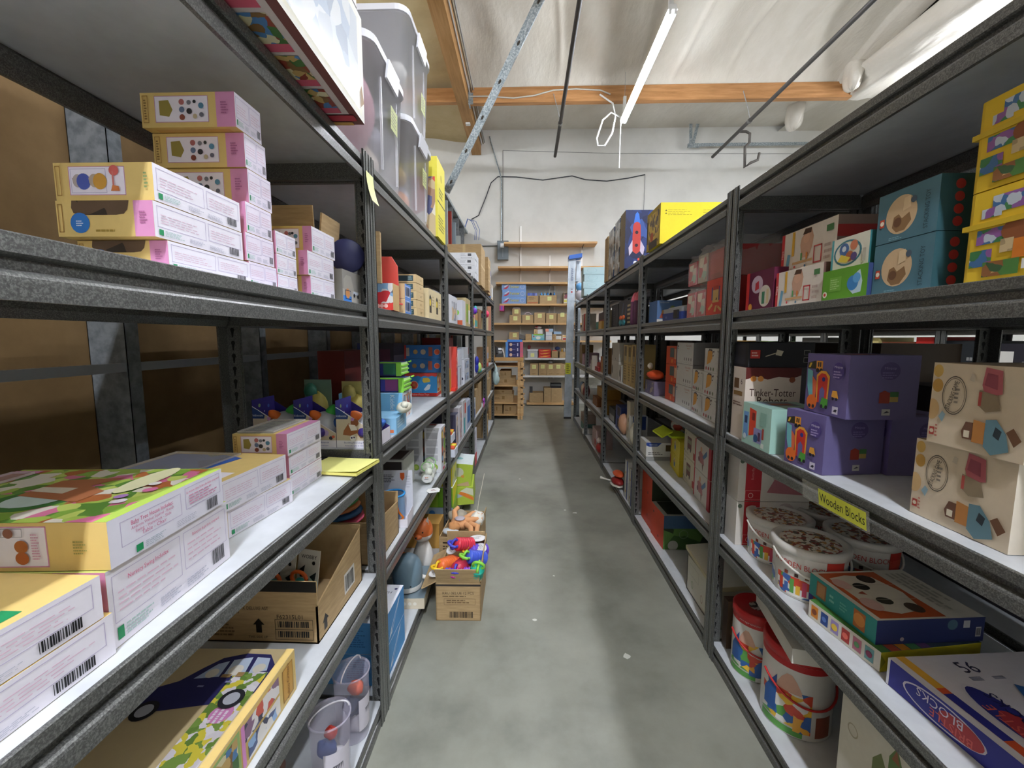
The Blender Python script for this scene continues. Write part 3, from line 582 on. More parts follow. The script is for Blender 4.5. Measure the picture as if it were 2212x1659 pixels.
carton('doll_car_box', 'large yellow-edged box picturing a navy blue toy car full of white animals', 'box', 1, (-.492, .52), (-.500, .842), ZS, .094, .325, dict(DOLLBASE, T='#c9b48a'),
       {'F': vanF, 'T': [('R', .0, .04, 1, 1, '#cdb98f'), ('R', .0, .78, 1, 1, '#9cc0dc'), ('R', .2, .90, .97, .99, '#cfdce6'), ('P', [(0, .78), (.5, .86), (1, .78), (1, .70), (0, .70)], '#8faf5a'), ('R', .10, .06, .80, .26, PICM('#7f9e4a', '#e8e2ea', '#e2d24a', '#6a8a3c', '#f0ecf2', scale=70)), ('C', .50, .15, .020, '#d98cc4', 1.), ('L', .44, .11, .56, .20, 3, '#efe0ee'), ('R', 0, 0, 1, .05, YEL), ('R', .0, 0, .14, 1, '#dd9cc4'), ('R', .02, .08, .06, .40, '#a83a3a'), ('R', .02, .03, .06, .07, GRN)],
        'N': doll_end()}, None, [('printed_car', carpic)])
carton('doll_car_box', 'pink-edged doll box with dark glossy window at the near bottom corner of the photo', 'box', 1, (-.478, .17), (-.485, .508), ZS, .096, .30, dict(DOLLBASE, T='#c98aae'), {'F': vanF, 'T': [('R', .0, .12, .88, 1, PICM('#3c3538', '#51484a', '#6a5a58', '#8a4a5a', scale=14)), ('R', .88, 0, 1, 1, '#e6c4d0'), ('C', .94, .6, .012, '#c94fa8'), ('T', '3+', .94, .6, .011, '#efe0ee')]}, None, [cavity(0, .12, .88, 1)])

# --- clear pails on the bottom shelf
def pail(lb, x, y, z, r, h, fill, seed, tilt=0.):
    t = thing('clear_pail', lb, 'pail', (x, y, z), seed * .7, 'clear plastic pails on the bottom left shelf')
    P = CLEAR('#dcd6ea', .30, .1, 'pail_plastic')
    m = MB(); m.lathe([(0, .001), (r * .86, .001), (r * .9, .006), (r, h), (r + .004, h), (r + .004, h - .004), (r + .0005, h - .006)], P, 28); m.build('shell', t)
    m = MB(); m.tube([(r * math.cos(a), 0, h - .004 + .6 * r * math.sin(a)) for a in [PI * k / 14 for k in range(15)]], .0022, '#e6e4ea', 6); m.build('handle', t)
    m = MB(); q = MB(); f = [(r * .93 + .0008) for _ in range(1)][0]
    m.lathe([(r * .925, h * .18), (r * .975, h * .66)], '#c9c5cf', 16, a0=-2.2, a1=-.7); m.lathe([(r * .945, h * .38), (r * .957, h * .48)], '#55535c', 6, c=(0, 0, 0), a0=-1.75, a1=-1.2); m.build('paper_label', t)
    g = random.Random(seed)
    for i, (c, s) in enumerate(fill):
        a = g.uniform(0, 6.28); rr = r * .45; z0 = z + .012 + s + (h * .62 - s) * i / max(1, len(fill) - 1)
        m = MB(); m.ball((0, 0, 0), (s, s * .85, s * .9), c, 14, 9, .10, seed + i)
        tag(m.build('plush_toy', None, (x + rr * math.cos(a + i * 2.2) * .6, y + rr * math.sin(a + i * 2.2) * .6, z0)), ['small soft toy at the bottom inside ', 'soft toy in the middle of ', 'soft toy high up inside ', 'round soft toy at the rim of '][i] + ('the nearer clear pail' if seed == 1 else 'the farther clear pail'), 'toy', 'soft toys inside the clear pails')
    return t
pail('nearer clear plastic pail with white handle full of small toys', -.525, 1.03, .0635, .052, .215, (('#6a4238', .026), ('#d8d6da', .027), ('#3c5a9a', .026), ('#c93a2c', .018)), 1)
pail('farther clear plastic pail with white handle and an orange toy', -.530, 1.185, .0635, .052, .215, (('#b9b4be', .026), ('#2c4468', .027), ('#34405a', .025), ('#e2603a', .024)), 2)
t = thing('plush_toy', 'pink plush with teal ball head on the bottom shelf beside the clear pails', 'toy', (-.62, .93, .066))
m = MB(); m.ball((0, 0, .062), (.055, .055, .055), '#b58a92', 18, 12, .10, 5); m.ball((-.03, .03, .11), (.035, .035, .04), '#8a6a5e', 14, 10, .1, 6); m.build('body', t); m = MB(); m.ball((.0, -.03, .135), (.034, .034, .034), '#2f8f7f', 16, 10); m.build('head', t)

# ================================================================== things on top of the left row
ZT = 1.8153
carton('doll_house_box', 'large shiny doll house box overhanging the top left shelf, scenes on its underside', 'box', 1, (-.395, .62), (-.408, 1.118), ZT + .004, .245, .48, {'*': '#c9b9b0', 'F': '#d9d6cc', 'N': '#d6d8a0', 'B': '#6a3a34', 'T': YEL},
       {'B': [('R', 0, 0, 1, 1, '#6e3f3c'), ('R', .02, .04, .90, .96, '#c4b8b4')] + sum([[('R', .04 + .215 * i, .02, .235 + .215 * i, .93, ZOO), ('R', .19 + .215 * i, .02, .235 + .215 * i, .93, '#c4566a'), ('R', .155 + .215 * i, .02, .195 + .215 * i, .80, '#3f6fb8')] for i in range(4)], []) + [('R', .90, .02, .955, .98, '#a82c3c'), ('R', .965, .60, .995, .95, '#c99a4a')],
        'F': [('R', .03, .04, .97, .96, '#dcd9c6'), ('R', .12, .08, .93, .92, PICM('#cfd6de', '#dfe6ec', '#b9c9dc', '#e6e9ea', '#a9b9c9', scale=20, rough=.12)), ('P', [(.93, .08), (1, .2), (.97, .34), (.94, .25)], '#8a6a3c')], 'N': [('R', 0, 0, 1, .06, '#8a4a52'), ('R', .9, 0, 1, 1, PNK)]}, None,  # blue-white glare on the front is painted in as pale patches
       [('window', lambda p, dx, dy, dz: p.box(dx / 2 + .003, dx / 2 + .0045, -dy / 2 + dy * .12, dy / 2 - dy * .07, dz * .08, dz * .92, CLEAR('#ffffff', .18, .05)))])
carton('doll_house_box', 'pink and white box standing on the large shiny doll house box', 'box', 1, (-.40, .60), (-.412, 1.10), ZT + .2495, .20, .42, {'*': '#d9c9c6', 'B': '#26262a', 'F': '#dfd6d2'}, {'F': [('R', 0, 0, 1, .06, '#1f1f24'), ('R', .06, .12, .5, .9, '#e2a8c4'), ('R', .55, .12, .95, .9, PICM('#d8cfc0', '#c9b08a', '#e8e2da', scale=30))]})
TUB = CLEAR('#d6d5da', .46, .22, 'tub_plastic'); LID = CLEAR('#dfe0e6', .82, .25, 'tub_lid_plastic')
def tub(lb, cx, cy, z, dx, dy, h, notes=()):
    t = thing('storage_tub', lb, 'storage tub', (cx, cy, z), 0, 'clear storage tubs on top of the left row')
    m = MB(); n = 5; rings = []
    for zz, k in ((.0, .90), (.006, .915), (h * .93, .985), (h * .93, 1.0), (h - .02, 1.0)):
        a, b = dx / 2 * k, dy / 2 * k; r = .045 * k; pts = []
        for ccx, ccy, a0 in ((a - r, b - r, 0), (-a + r, b - r, 90), (-a + r, -b + r, 180), (a - r, -b + r, 270)):
            for i in range(n + 1):
                q = math.radians(a0 + 90 * i / n); pts.append((ccx + r * math.cos(q), ccy + r * math.sin(q), zz))
        rings.append(pts)
    N = len(rings[0]); v = sum(rings, []); f = [(j * N + i, j * N + (i + 1) % N, (j + 1) * N + (i + 1) % N, (j + 1) * N + i) for j in range(len(rings) - 1) for i in range(N)]
    m.add(v, f, TUB, True); m.add(rings[0], [tuple(reversed(range(N)))], TUB)
    for yy in (-dy * .22, dy * .22): m.box(dx / 2 * .955, dx / 2 * .985, yy - .004, yy + .004, .03, h * .8, TUB)
    m.build('tub_body', t)
    m = MB(); m.rbox(-dx / 2 - .006, dx / 2 + .006, -dy / 2 - .006, dy / 2 + .006, h - .022, h, .05, LID, 5); m.rbox(-dx / 2 + .03, dx / 2 - .03, -dy / 2 + .03, dy / 2 - .03, h, h + .006, .04, LID, 5); ld = m.build('lid', t)
    m = MB(); m.obox((dx / 2 + .010, 0, h - .04), (.004, 0, 0), (0, dy * .16, 0), (.004, 0, .028), LID); m.build('latch', ld)
    for (yy, zz, r) in notes:
        m = MB(); f = Face(m, (dx / 2 * .99 + .004, yy - .0375, zz - .0375), (0, 1, 0), (.03, 0, 1), .075, .075); m.poly([f.pt(0, 0), f.pt(1, 0), f.pt(1, 1), f.pt(0, 1)], '#e9efb0'); m.poly([f.pt(0, 1), f.pt(1, 1), f.pt(1, 0), f.pt(0, 0)], '#e9efb0'); f.k = 3; f.run([('L', .1, .15, .9, .85, 5, '#5a5c50', 8, .25)]); m.build('sticky_note', t)
    return t
tub('clear lidded tub nearest on the top left shelf, a pink rainbow cushion inside', -.700, 1.555, ZT, .45, .37, .40, ((.03, .235, 0),))
tub('clear lidded tub at the bottom of the stack of two, orange toys inside', -.705, 2.02, ZT, .45, .42, .375, ((.04, .21, 0),))
tub('clear lidded tub on top of the stack of two, dark toys inside', -.705, 2.02, ZT + .382, .45, .42, .40, ((.04, .15, 0),))
t = thing('rainbow_cushion', 'pink cushion with a red butterfly and rainbow stripes inside the nearest clear tub', 'cushion', (-.66, 1.42, ZT + .012))
m = MB(); m.ball((0, .02, .19), (.17, .045, .17), '#dba8b8', 22, 14, .04, 2); m.build('pillow', t)
m = MB(); f = Face(m, (-.16, -.032, .02), (1, 0, 0), (0, -.03, 1), .32, .32); f.k = 2
f.run([('P', [(.1, .1), (.2, .5), (.28, .5), (.2, .05)], '#c9405a'), ('P', [(.2, .05), (.28, .5), (.36, .5), (.32, .02)], '#5a9a6a'), ('P', [(.32, .02), (.36, .5), (.44, .5), (.44, 0)], '#d8a84a'), ('P', [(.44, 0), (.44, .5), (.52, .48), (.56, .02)], '#d98a9a')]); m.build('rainbow_print', t)
m = MB(); f = Face(m, (-.16, -.034, .02), (1, 0, 0), (0, -.02, 1), .32, .32); f.k = 6; f.run([('C', .66, .72, .030, '#c9486a', .8), ('C', .80, .66, .024, '#c9486a', .9), ('C', .70, .58, .020, '#d8607a', .9)]); m.build('butterfly_print', t)
for i, (x, y, zz, s, c, lb) in enumerate(((-.62, 1.58, .09, .085, '#cbb9a8', 'pale beige soft toy beside the rainbow cushion in the nearest tub'), (-.60, 1.66, .21, .055, '#b8b4c6', 'lilac soft toy high in the nearest tub'), (-.56, 1.90, .055, .05, '#dd8a45', 'orange ball low in the lower stacked tub'), (-.57, 1.92, .17, .045, '#c2a23e', 'yellow toy in the lower stacked tub'), (-.62, 2.04, .10, .08, '#9a98a8', 'grey soft toy in the lower stacked tub'), (-.62, 1.95, .50, .07, '#4a5468', 'dark blue toy in the upper stacked tub'), (-.57, 1.97, .62, .045, '#d8d6ce', 'white spotted toy in the upper stacked tub'), (-.64, 2.10, .48, .07, '#6a8a7a', 'green-grey toy in the upper stacked tub'), (-.66, 1.93, .60, .045, '#b8a03a', 'mustard toy in the upper stacked tub'))):
    m = MB(); m.ball((0, 0, 0), (s, s, s * .95), c, 14, 9, .07, i); tag(m.build('soft_toy', None, (x, y, ZT + zz)), lb, 'toy', 'toys inside the clear tubs')
CARTOON = PICM('#c9b58c', '#d8453c', '#5b5f86', '#e6ddc8', '#a8846a', scale=22)
carton('toy_box', 'tall yellow box with red and blue printed figures on top, left of the steel brace', 'box', 1, (-.462, 2.275), (-.462, 2.48), ZT, .40, .30, {'*': '#e9dc4a', 'N': '#e2d648'}, {'N': [('R', .25, 0, .96, .75, CARTOON), ('R', .55, .35, .80, .75, '#c9332c')], 'F': [('R', 0, .45, 1, .47, '#55541f'), ('L', .1, .1, .9, .3, 5, '#8a8430', 3), ('C', .5, .8, .02, '#c9b52c'), ('L', .2, .52, .8, .66, 3, '#8a8430', 5)]})
z = ZT
for i, lb in enumerate(('lowest of four flat white boxes on top of the left row', 'second from the bottom of four flat white boxes on top of the left row', 'third from the bottom of four flat white boxes on top of the left row', 'topmost of four flat white boxes on top of the left row')):
    carton('white_box', lb, 'box', 1, (-.455 + .004 * (i % 2), 3.84), (-.455, 4.12), z, .056, .26, '#dfe1e6', {'N': [('R', .74, .45, .86, .85, '#55575c'), ('L', .5, .4, .70, .85, 3, '#b4b7bd', i), ('L', .5, .1, .92, .24, 1, '#9ea1a8', i + 3)], 'F': [('R', .3, .1, .6, .9, PICM('#c9cdd6', '#8a8f9c', '#e4e4e8', scale=30))]}, 'flat white boxes on top of the left row'); z += .0563
for A, B, h, d, c, lb in (((-.45, 4.32), (-.45, 4.72), .40, .34, CARD, 'tall brown carton on top of the left row behind the white boxes'), ((-.42, 4.80), (-.42, 5.02), .24, .25, CARD, 'shorter brown carton in front of the tall ones on top of the left row'), ((-.45, 5.10), (-.45, 5.45), .24, .36, CARD, 'brown carton at the far part of the left row top'), ((-.47, 5.55), (-.47, 5.75), .35, .30, '#4a6fae', 'blue carton standing on the far end of the left row top'), ((-.47, 5.82), (-.47, 6.1), .20, .30, '#cdbfa6', 'pale carton at the very end of the left row top')):
    carton('shipping_carton', lb, 'box', 1, A, B, ZT, h, d, c, {'F': [('R', 0, .46, 1, .52, '#c2a878')], 'N': [('R', .46, 0, .54, 1, '#c2a878')]} if c is CARD else {'F': [('R', .2, .2, .8, .8, '#d8dde6')]})
carton('shipping_carton', 'brown carton lying on the tall brown carton on top of the left row', 'box', 1, (-.45, 5.10), (-.45, 5.42), ZT + .24, .18, .34, CARD, {'F': [('R', 0, .46, 1, .54, '#c2a878')]})

# sticky note on first left post
t = MB(); v = []
for i in range(6):
    for j in range(2):
        u = i / 5; v.append((XL + .0025 + .016 * u * u, YL - .03 + .060 * j, 1.775 - .085 * u))
t.add(v, [(i * 2, i * 2 + 1, i * 2 + 3, i * 2 + 2) for i in range(5)], '#eef0a8', True); tag(t.build('sticky_note'), 'yellow-green sticky note curling off the first left steel post', 'note')

# ================================================================== LEFT ROW, UNITS 1-4
def cb(label, A, B, z, h, dep, base, faces=None, F=1, name='toy_box', cat='box', group=None, parts=None):
    return carton(name, label, cat, F, A, B, z, h, dep, base, faces, group, parts)
Z2, Z3, Z4, Z5 = 1.3853, .9303, .5203, .0623
# second shelf down
m = MB(); m.obox((0, 0, .085), (.012, .004, 0), (-.002, .012, 0), (.0, 0, .085), CARD); tag(m.build('cardboard_flap_piece', None, (-.51, 1.475, Z2 + .09)), 'tall narrow piece of brown cardboard beside the first left post', 'cardboard')
PICR = PICM('#c8323a', '#7fa6c9', '#4a6aa0', '#d9564a', '#3a4a5a', '#d8d4d2', scale=40)
cb('red and blue picture box with a white-dotted red border beside the first left post', (-.47, 1.51), (-.475, 1.60), Z2, .095, .14, {'*': '#d94236', 'N': '#8fb2cf', 'F': '#caa772'}, {'N': [('R', .0, .25, 1, 1, PICR), ('R', 0, 0, 1, .25, '#d8382f'), ('C', .62, .16, .007, '#efb9b0'), ('C', .72, .16, .007, '#efb9b0'), ('C', .82, .16, .007, '#efb9b0'), ('P', [(.3, .3), (.55, .35), (.6, .9), (.35, .95)], '#d8423a')]})
m = MB(); pr = [(-.075, 0), (.055, 0), (.052, .14), (.03, .175), (-.075, .175)]; m.add([(x, 0, z) for x, z in pr] + [(x, .006, z + .0) for x, z in pr], [(0, 1, 2, 3, 4), (9, 8, 7, 6, 5)] + [(i, 5 + i, 5 + (i + 1) % 5, (i + 1) % 5) for i in range(5)], '#dc5a50')
m.box(-.075, .055, 0, .05, 0, .006, '#dc5a50'); tag(m.build('toy_tray', None, (-.535, 1.615, Z2 + .03)), 'plain red plastic tray standing behind the red and blue picture box', 'toy')
for i, (y, h, lb) in enumerate(((1.69, .058, 'lower of two blue and white striped thin boxes beside the tan stack'), (1.69, .058, 'upper of two blue and white striped thin boxes beside the tan stack'))):
    cb(lb, (-.478, y), (-.482, y + .10), Z2 + i * .0585, h, .09, {'*': '#dfe4ec', 'F': '#4a86d8', 'N': '#cbb489'}, {'F': [('R', .1 + .2 * k, .1, .2 + .2 * k, .9, '#e6e6ea') for k in range(4)] + [('B', .1, .2, .9, .8, '#2c3c5a', 12)]}, group='striped thin boxes')
z = Z2
for i in range(5):
    cb('slim tan box with dark teal label, %s in the stack of five' % ['lowest', 'second from bottom', 'middle', 'second from top', 'topmost'][i], (-.488 - .002 * (i % 2), 1.905), (-.488, 2.04), z, .0365, .128, '#d3b98a', {'N': [('R', .16, .18, .90, .86, '#2c3f46'), ('R', .70, .25, .88, .80, '#3f5a60'), ('L', .72, .3, .86, .75, 3, '#9ab0b0', i), ('R', .03, .3, .08, .8, '#8a5a3a')], 'F': [('L', .5, .35, .8, .65, 2, '#9a8052', i)]}, group='slim tan boxes with dark teal labels'); z += .0368
for k in range(2):
    cb('tan toy box with a black strip of round pictures and a window' if k == 0 else 'second tan box standing behind the one with the black strip', (-.485 - .0 * k, 2.13 + .16 * k), (-.485, 2.285 + .16 * k), Z2, .150, .085, '#d8c79e', {'N': [('R', .16, .48, .40, .96, '#26262a')] + [('C', .28, .90 - .11 * i, .0065, '#b9b4a4') for i in range(4)] + [('R', .10, .16, .46, .42, '#a08a78'), ('L', .1, .04, .8, .12, 1, '#8a7a52')], 'F': [('P', [(.12, .2), (.12, .72), (.25, .82), (.42, .72), (.42, .2)], '#3a332c'), ('C', .24, .55, .018, '#e6c94a'), ('L', .55, .4, .85, .8, 4, '#b9a478'), ('R', .5, .64, .9, .65, '#b39c6c')]})
cb('box with a red deer picture at the back behind the tan boxes', (-.62, 2.30), (-.62, 2.48), Z2, .17, .12, '#8f8a86', {'N': [('R', .1, .2, .9, .8, '#a0563c')], 'F': [('R', .2, .2, .8, .8, '#a0563c')]})
# third shelf, unit 1: blue fabric-toy boxes, bins
cb('light blue flat toy box, nearest on the third shelf of the second left unit', (-.478, 1.535), (-.488, 1.70), Z3, .062, .20, '#8fc3e6', {'N': [('L', .3, .2, .9, .8, 4, '#5f9ccb', 3), ('R', .7, .1, .95, .3, '#e07a4a')], 'F': [('L', .1, .3, .8, .8, 3, '#cfe4f2', 4)]})
KB = cb('light blue walker toy box with white script on its end, under the green fabric bins', (-.515, 1.745), (-.535, 1.965), Z3, .128, .26, {'*': '#7fc0e8', 'F': '#dbe8f2', 'T': '#9fd0ee'}, {'N': [('T', 'Kiddieland', .84, .55, .018, '#eef4f8', -90, .1), ('R', .36, .10, .60, .62, '#c9a464'), ('F', .40, .2, .56, .55, .004, '#e28a4a'), ('C', .5, .12, .02, '#e0884a', 1.6), ('R', .42, .3, .54, .45, '#a9d4ee')], 'F': [('R', .08, .1, .9, .9, PICM('#d9c9bb', '#c23a34', '#e8e4e0', '#b98a6a', '#7fa6c4', scale=34))]})
def fabric_bin(lb, x, y, z, c1, c2, h=.062):
    t = thing('fabric_bin', lb, 'fabric bin', (x, y, z), .03, 'green edged fabric bins')
    m = MB(); m.rbox(-.095, .055, -.062, .062, .002, h - .004, .01, '#3a3c86'); m.box(-.096, -.02, -.0635, -.0605, .006, h - .008, c1); m.box(-.02, .034, -.0635, -.0605, .006, h - .008, c2); m.build('fabric_body', t)
    G = '#8fd64a'
    m = MB(); m.box(-.097, .058, -.065, -.059, h - .006, h, G); m.build('top_trim', t)
    m = MB(); m.box(.036, .058, -.065, -.058, 0, h, G); m.build('corner_trim', t)
    m = MB(); m.box(.055, .0565, -.058, .062, .004, h - .004, '#c9e8a8')
    for k in range(3): m.box(.0565, .062, -.055, .062, .006 + k * .018, .012 + k * .018, G)
    m.build('ribbed_side', t); m = MB(); m.tube([(.06, .06, h - .006), (.068, .064, h - .004), (.072, .066, h)], .004, G, 6); m.build('tab', t)
    return t
fabric_bin('lower green-trimmed fabric bin with blue and plum panels on the light blue box', -.575, 1.83, Z3 + .1286, '#353a8a', '#7a3a70')
fabric_bin('upper green-trimmed fabric bin with blue and green panels, set further back', -.605, 1.90, Z3 + .1912, '#2c3580', '#2f7a5a')
def plush(lb, loc, parts, name='plush_toy'):
    t = thing(name, lb, 'toy', (loc[0], loc[1], loc[2] + .004))
    for nm, c, balls in parts:
        m = MB()
        for i, (p, r) in enumerate(balls): m.ball(p, r, c, 12, 8, .06, i)
        m.build(nm, t)
    return t
plush('pale cream soft toy with small prints beside the first left post', (-.475, 1.63, Z3 + .0625), (('body', '#e3e0cc', (((0, 0, .022), (.028, .05, .022)),)), ('snout', '#d8d8c8', (((.01, -.03, .035), (.014, .02, .014)),))))
FPF = [('R', 0, .14, 1, .9, '#3d97d6'), ('R', 0, 0, 1, .14, '#d63a34'), ('T', 'Fisher-Price Toys', .52, .065, .014, '#efd0cc', 0, .17), ('P', [(0, 1), (1, 1), (1, .88)] + [(1 - .1 * k - .05, .84 if k % 2 == 0 else .88) for k in range(9)] + [(0, .88)], '#d8453a'), ('C', .34, .48, .026, '#e7b9a8'), ('C', .34, .48, .023, '#d8503a'), ('C', .34, .48, .010, '#e08a4a'), ('P', [(.58, .66), (.6, .78), (.74, .8), (.8, .72), (.8, .62), (.62, .58)], '#e0c04a'), ('P', [(.62, .3), (.74, .52), (.82, .5), (.78, .3), (.66, .24)], '#dfe6ea')]
cb('bright blue toy box with scalloped red top edge and orange sun circle', (-.545, 2.585), (-.55, 2.72), Z3, .145, .215, {'*': '#3d97d6', 'F': '#d9cdb9', 'T': '#d8453a'}, {'N': FPF, 'F': [('R', 0, 0, 1, .14, '#d63a34'), ('R', .1, .2, .9, .9, PICM('#e0b04a', '#e8e2d6', '#c94a3a', scale=40))]})
cb('yellow-orange box directly behind the bright blue scalloped box', (-.50, 2.725), (-.505, 2.85), Z3, .155, .30, '#d9962f')
for i in range(2):
    cb(('lower' if i == 0 else 'upper') + ' dark blue box with red end and orange circle above the scalloped box', (-.52, 2.59), (-.525, 2.71), Z3 + .146 + i * .085, .0845, .235 + .012 * (1 - i), {'*': '#2f6cab', 'N': '#2f6cab'}, {'N': [('R', 0, 0, .10, 1, '#c43a34'), ('R', .10, .2, .18, .8, '#c9b8a8'), ('C', .34, .5, .014, '#b08a52'), ('C', .54, .5, .016, '#c9b49a'), ('R', .68, .2, .78, .85, '#a2503c'), ('C', .90, .5, .018, '#e0b8a8'), ('C', .90, .5, .016, '#dd5a34')]}, group='dark blue boxes with orange circles')
# asteroid display boxes at near end of unit 1, facing the camera side
def star_box(lb, x, blank=False):
    t = thing('display_box', lb, 'toy', (x, 1.405, Z3), 0, 'open display boxes with spiky grey balls')
    w, d = .068, .062; NAVY = '#2f2470'; m = MB()
    side = [(-w, 0), (w, 0), (w, .048), (-w, .135)]
    for y, c in ((-d, WH), (d, NAVY)):
        m.add([(px, y, pz) for px, pz in side] + [(px, y + .0012, pz) for px, pz in side], [(0, 1, 2, 3), (7, 6, 5, 4)] + [(i, 4 + i, 4 + (i + 1) % 4, (i + 1) % 4) for i in range(4)], c if y < 0 else NAVY)
    m.box(-w - .0012, -w, -d, d, 0, .155, NAVY); m.box(-w, w, -d, d, 0, .0012, WH); m.box(w - .0012, w, -d, d, 0, .048, WH); m.build('box_shell', t)
    m = MB(); f = Face(m, (-w, -d, 0), (1, 0, 0), (0, 0, 1), 2 * w, .135); f.k = 2
    f.run([('P', [(0, .18), (1, .18), (1, .34), (0, .98)], '#c9bba8'), ('P', [(0, .70), (.28, .70), (.30, .78), (.14, .90), (0, .98)], '#24407e'), ('T', 'kidoozie', .13, .78, .007, '#dfe4ee', 0, .035), ('R', 0, 0, 1, .18, '#e4e2ee'), ('T', 'Bumbling Bouncing Asteroid', .5, .12, .007, '#3c4a9a', 0, .125), ('T', 'Asteroide agite et rebondissant', .5, .05, .006, '#5a5fae', 0, .12),
           ('C', .45, .62, .013, '#8a5236'), ('P', [(.18, .42), (.30, .60), (.44, .55), (.62, .36), (.66, .26), (.58, .24), (.50, .36), (.34, .30), (.16, .32)], '#9a5f3e'), ('P', [(.30, .58), (.46, .56), (.52, .44), (.36, .42)], '#e6dfe2'), ('C', .40, .70, .006, '#b98ac0'), ('C', .40, .24, .010, '#e8e6ee'), ('C', .37, .25, .003, '#2c2c6a'), ('C', .43, .26, .003, '#4a2c6a'), ('C', .76, .36, .010, '#b9a2cf'), ('C', .88, .24, .006, '#3a3a4a'), ('C', .94, .27, .005, '#c9604a')])
    m.build('printed_side', t)
    m = MB(); f = Face(m, (-w + .0004, -d, .0), (0, 1, 0), (0, 0, 1), 2 * d, .155); f.run([('C', .3, .85, .006, '#8aa06a'), ('C', .7, .8, .006, '#4a6ab0'), ('C', .5, .7, .003, '#b9a9d8'), ('C', .2, .6, .003, '#b9a9d8'), ('C', .8, .62, .002, '#d8c9e8')]); m.build('starry_back', t)
    b = thing('spiky_ball', lb.replace('open display box', 'grey ball with cones in the box').replace(', baby picture on its side', '').replace('deepest in the shelf, half hidden by the doll boxes', 'half hidden by the doll boxes'), 'toy', (x + .006, 1.405, Z3 + .0565), 0, 'grey balls with coloured cones')
    m = MB(); m.ball((0, 0, 0), .053, '#c9ccd4', 22, 14); m.build('ball_body', b)
    for (dx, dy, dz), c in (((-.35, -.55, .75), '#e2702a'), ((.35, .1, .93), '#3fae4a'), ((.93, -.25, .3), '#2f5fae'), ((.2, -.93, -.1), '#3c2c7a')):
        v = Vector((dx, dy, dz)).normalized(); m = MB(); pts = [v * (.05 + .006 * k) for k in range(6)]; m.tube(pts, [.019, .019, .0165, .014, .010, .004], c, 12); m.build('cone', b)
star_box('open display box nearest the steel post, baby picture on its side', -.548)
star_box('open display box in the middle of the three', -.686)
star_box('open display box deepest in the shelf, half hidden by the doll boxes', -.824)
for i, (x, y, lb) in enumerate(((-.84, 1.66, 'yellow plush bird on a pale card deep in the shelf, left one'), (-.66, 1.60, 'yellow plush toy on an upright card behind the display boxes, right one'))):
    t = thing('carded_plush', lb, 'toy', (x, y, Z3)); m = MB(); m.box(-.055, .055, .02, .023, 0, .19, '#b9b06a' if i else '#6f8a78'); m.build('backing_card', t); m = MB(); m.ball((.01, -.01, .075), (.042, .035, .07), '#b5a552', 16, 11, .05, i); m.build('plush_body', t)
    m = MB(); m.ball((-.01, -.02, .15), (.025, .02, .028), '#2f6a55' if not i else '#a89c58', 12, 8, .1, 3); m.build('tuft', t)
cb('dark red box deep at the back of the second left unit, third shelf', (-.80, 1.85), (-.80, 2.10), Z3, .30, .12, '#6a241c')
cb('dark box at the back of the second left unit near its ceiling', (-.72, 2.30), (-.72, 2.5), Z3, .33, .2, '#3a3238', {'N': [('R', .3, .6, .9, .9, '#5a3040'), ('R', .0, .8, .3, 1, '#2c3a6a')]})
# fourth shelf, unit 1
open_box('cardboard_box', 'cut-down cardboard box full of folded cloth toys beside the first left post', (-.665, 1.475, Z4), .33, .25, .15, 0, (), None, dict(N=(.15, .15), E=(.15, .13), S=(.17, .17), W=(.15, .15)))
g = random.Random(3)
CC = ['#2c3a5c', '#a33a34', '#d96a34', '#7a4a6a', '#3f8a7a', '#c94a6a', '#3a6aa0', '#d98a5a', '#5fae6a']
for i in range(9):
    m = MB(); m.ball((0, 0, 0), (.115 - .004 * i, .09, .0105), CC[i], 16, 7, .03, i); o = m.build('folded_cloth_toy', None, (-.69 + g.uniform(-.015, .015), 1.46, Z4 + .018 + .0205 * i)); o.rotation_euler[2] = g.uniform(-.3, .3)
    tag(o, ['navy', 'dark red', 'orange', 'plum', 'teal green', 'pink', 'mid blue', 'peach', 'bright green'][i] + ' folded cloth toy, number %s up the pile in the cut-down cardboard box' % ['one', 'two', 'three', 'four', 'five', 'six', 'seven', 'eight', 'nine'][i], 'toy', 'pile of folded cloth toys')
# white tray with blue mesh carrier
t = thing('toy_display_tray', 'white tray box holding a blue rimmed mesh toy carrier', 'box', (-.545, 1.70, Z4), .06)
m = MB(); m.box(-.065, .065, -.06, .05, 0, .004, WH); m.box(-.065, .065, -.0615, -.06, 0, .035, WH); m.box(.0635, .065, -.06, .05, 0, .05, WH); m.box(-.065, .065, .05, .052, 0, .205, '#d3d5de'); m.build('tray', t)
m = MB(); f = Face(m, (-.065, .05, 0), (1, 0, 0), (0, 0, 1), .13, .205); f.k = 2; f.run([('L', .05, .74, .42, .92, 5, '#5a5c66'), ('P', [(.60, .95), (.74, .95), (.74, .84), (.67, .78), (.60, .84)], '#d8602a'), ('L', .80, .62, .95, .9, 5, '#b9bac6')]); m.build('back_print', t)
t = thing('mesh_carrier', 'small mesh bug carrier with blue rim and orange strap standing in the white tray', 'toy', (-.55, 1.695, Z4 + .0045))
m = MB(); m.lathe([(.046, 0), (.048, .02), (.046, .115)], CLEAR('#8fb4d8', .55, .4, 'mesh_fabric'), 22); m.build('mesh_wall', t)
m = MB(); m.tube([(.047 * math.cos(a), .047 * math.sin(a), .118) for a in [2 * PI * k / 22 for k in range(23)]], .0045, '#2f8fd0', 8, False); m.build('rim', t)
m = MB(); m.tube([(.02, -.045, .116), (.035, -.047, .06), (.05, -.03, .03), (.03, -.048, .004)], .005, '#e07a2a', 7); m.build('strap', t); m = MB(); m.ball((-.005, 0, .03), (.035, .035, .03), '#2f5f9c', 12, 8, .15, 2); m.build('blue_lining', t)
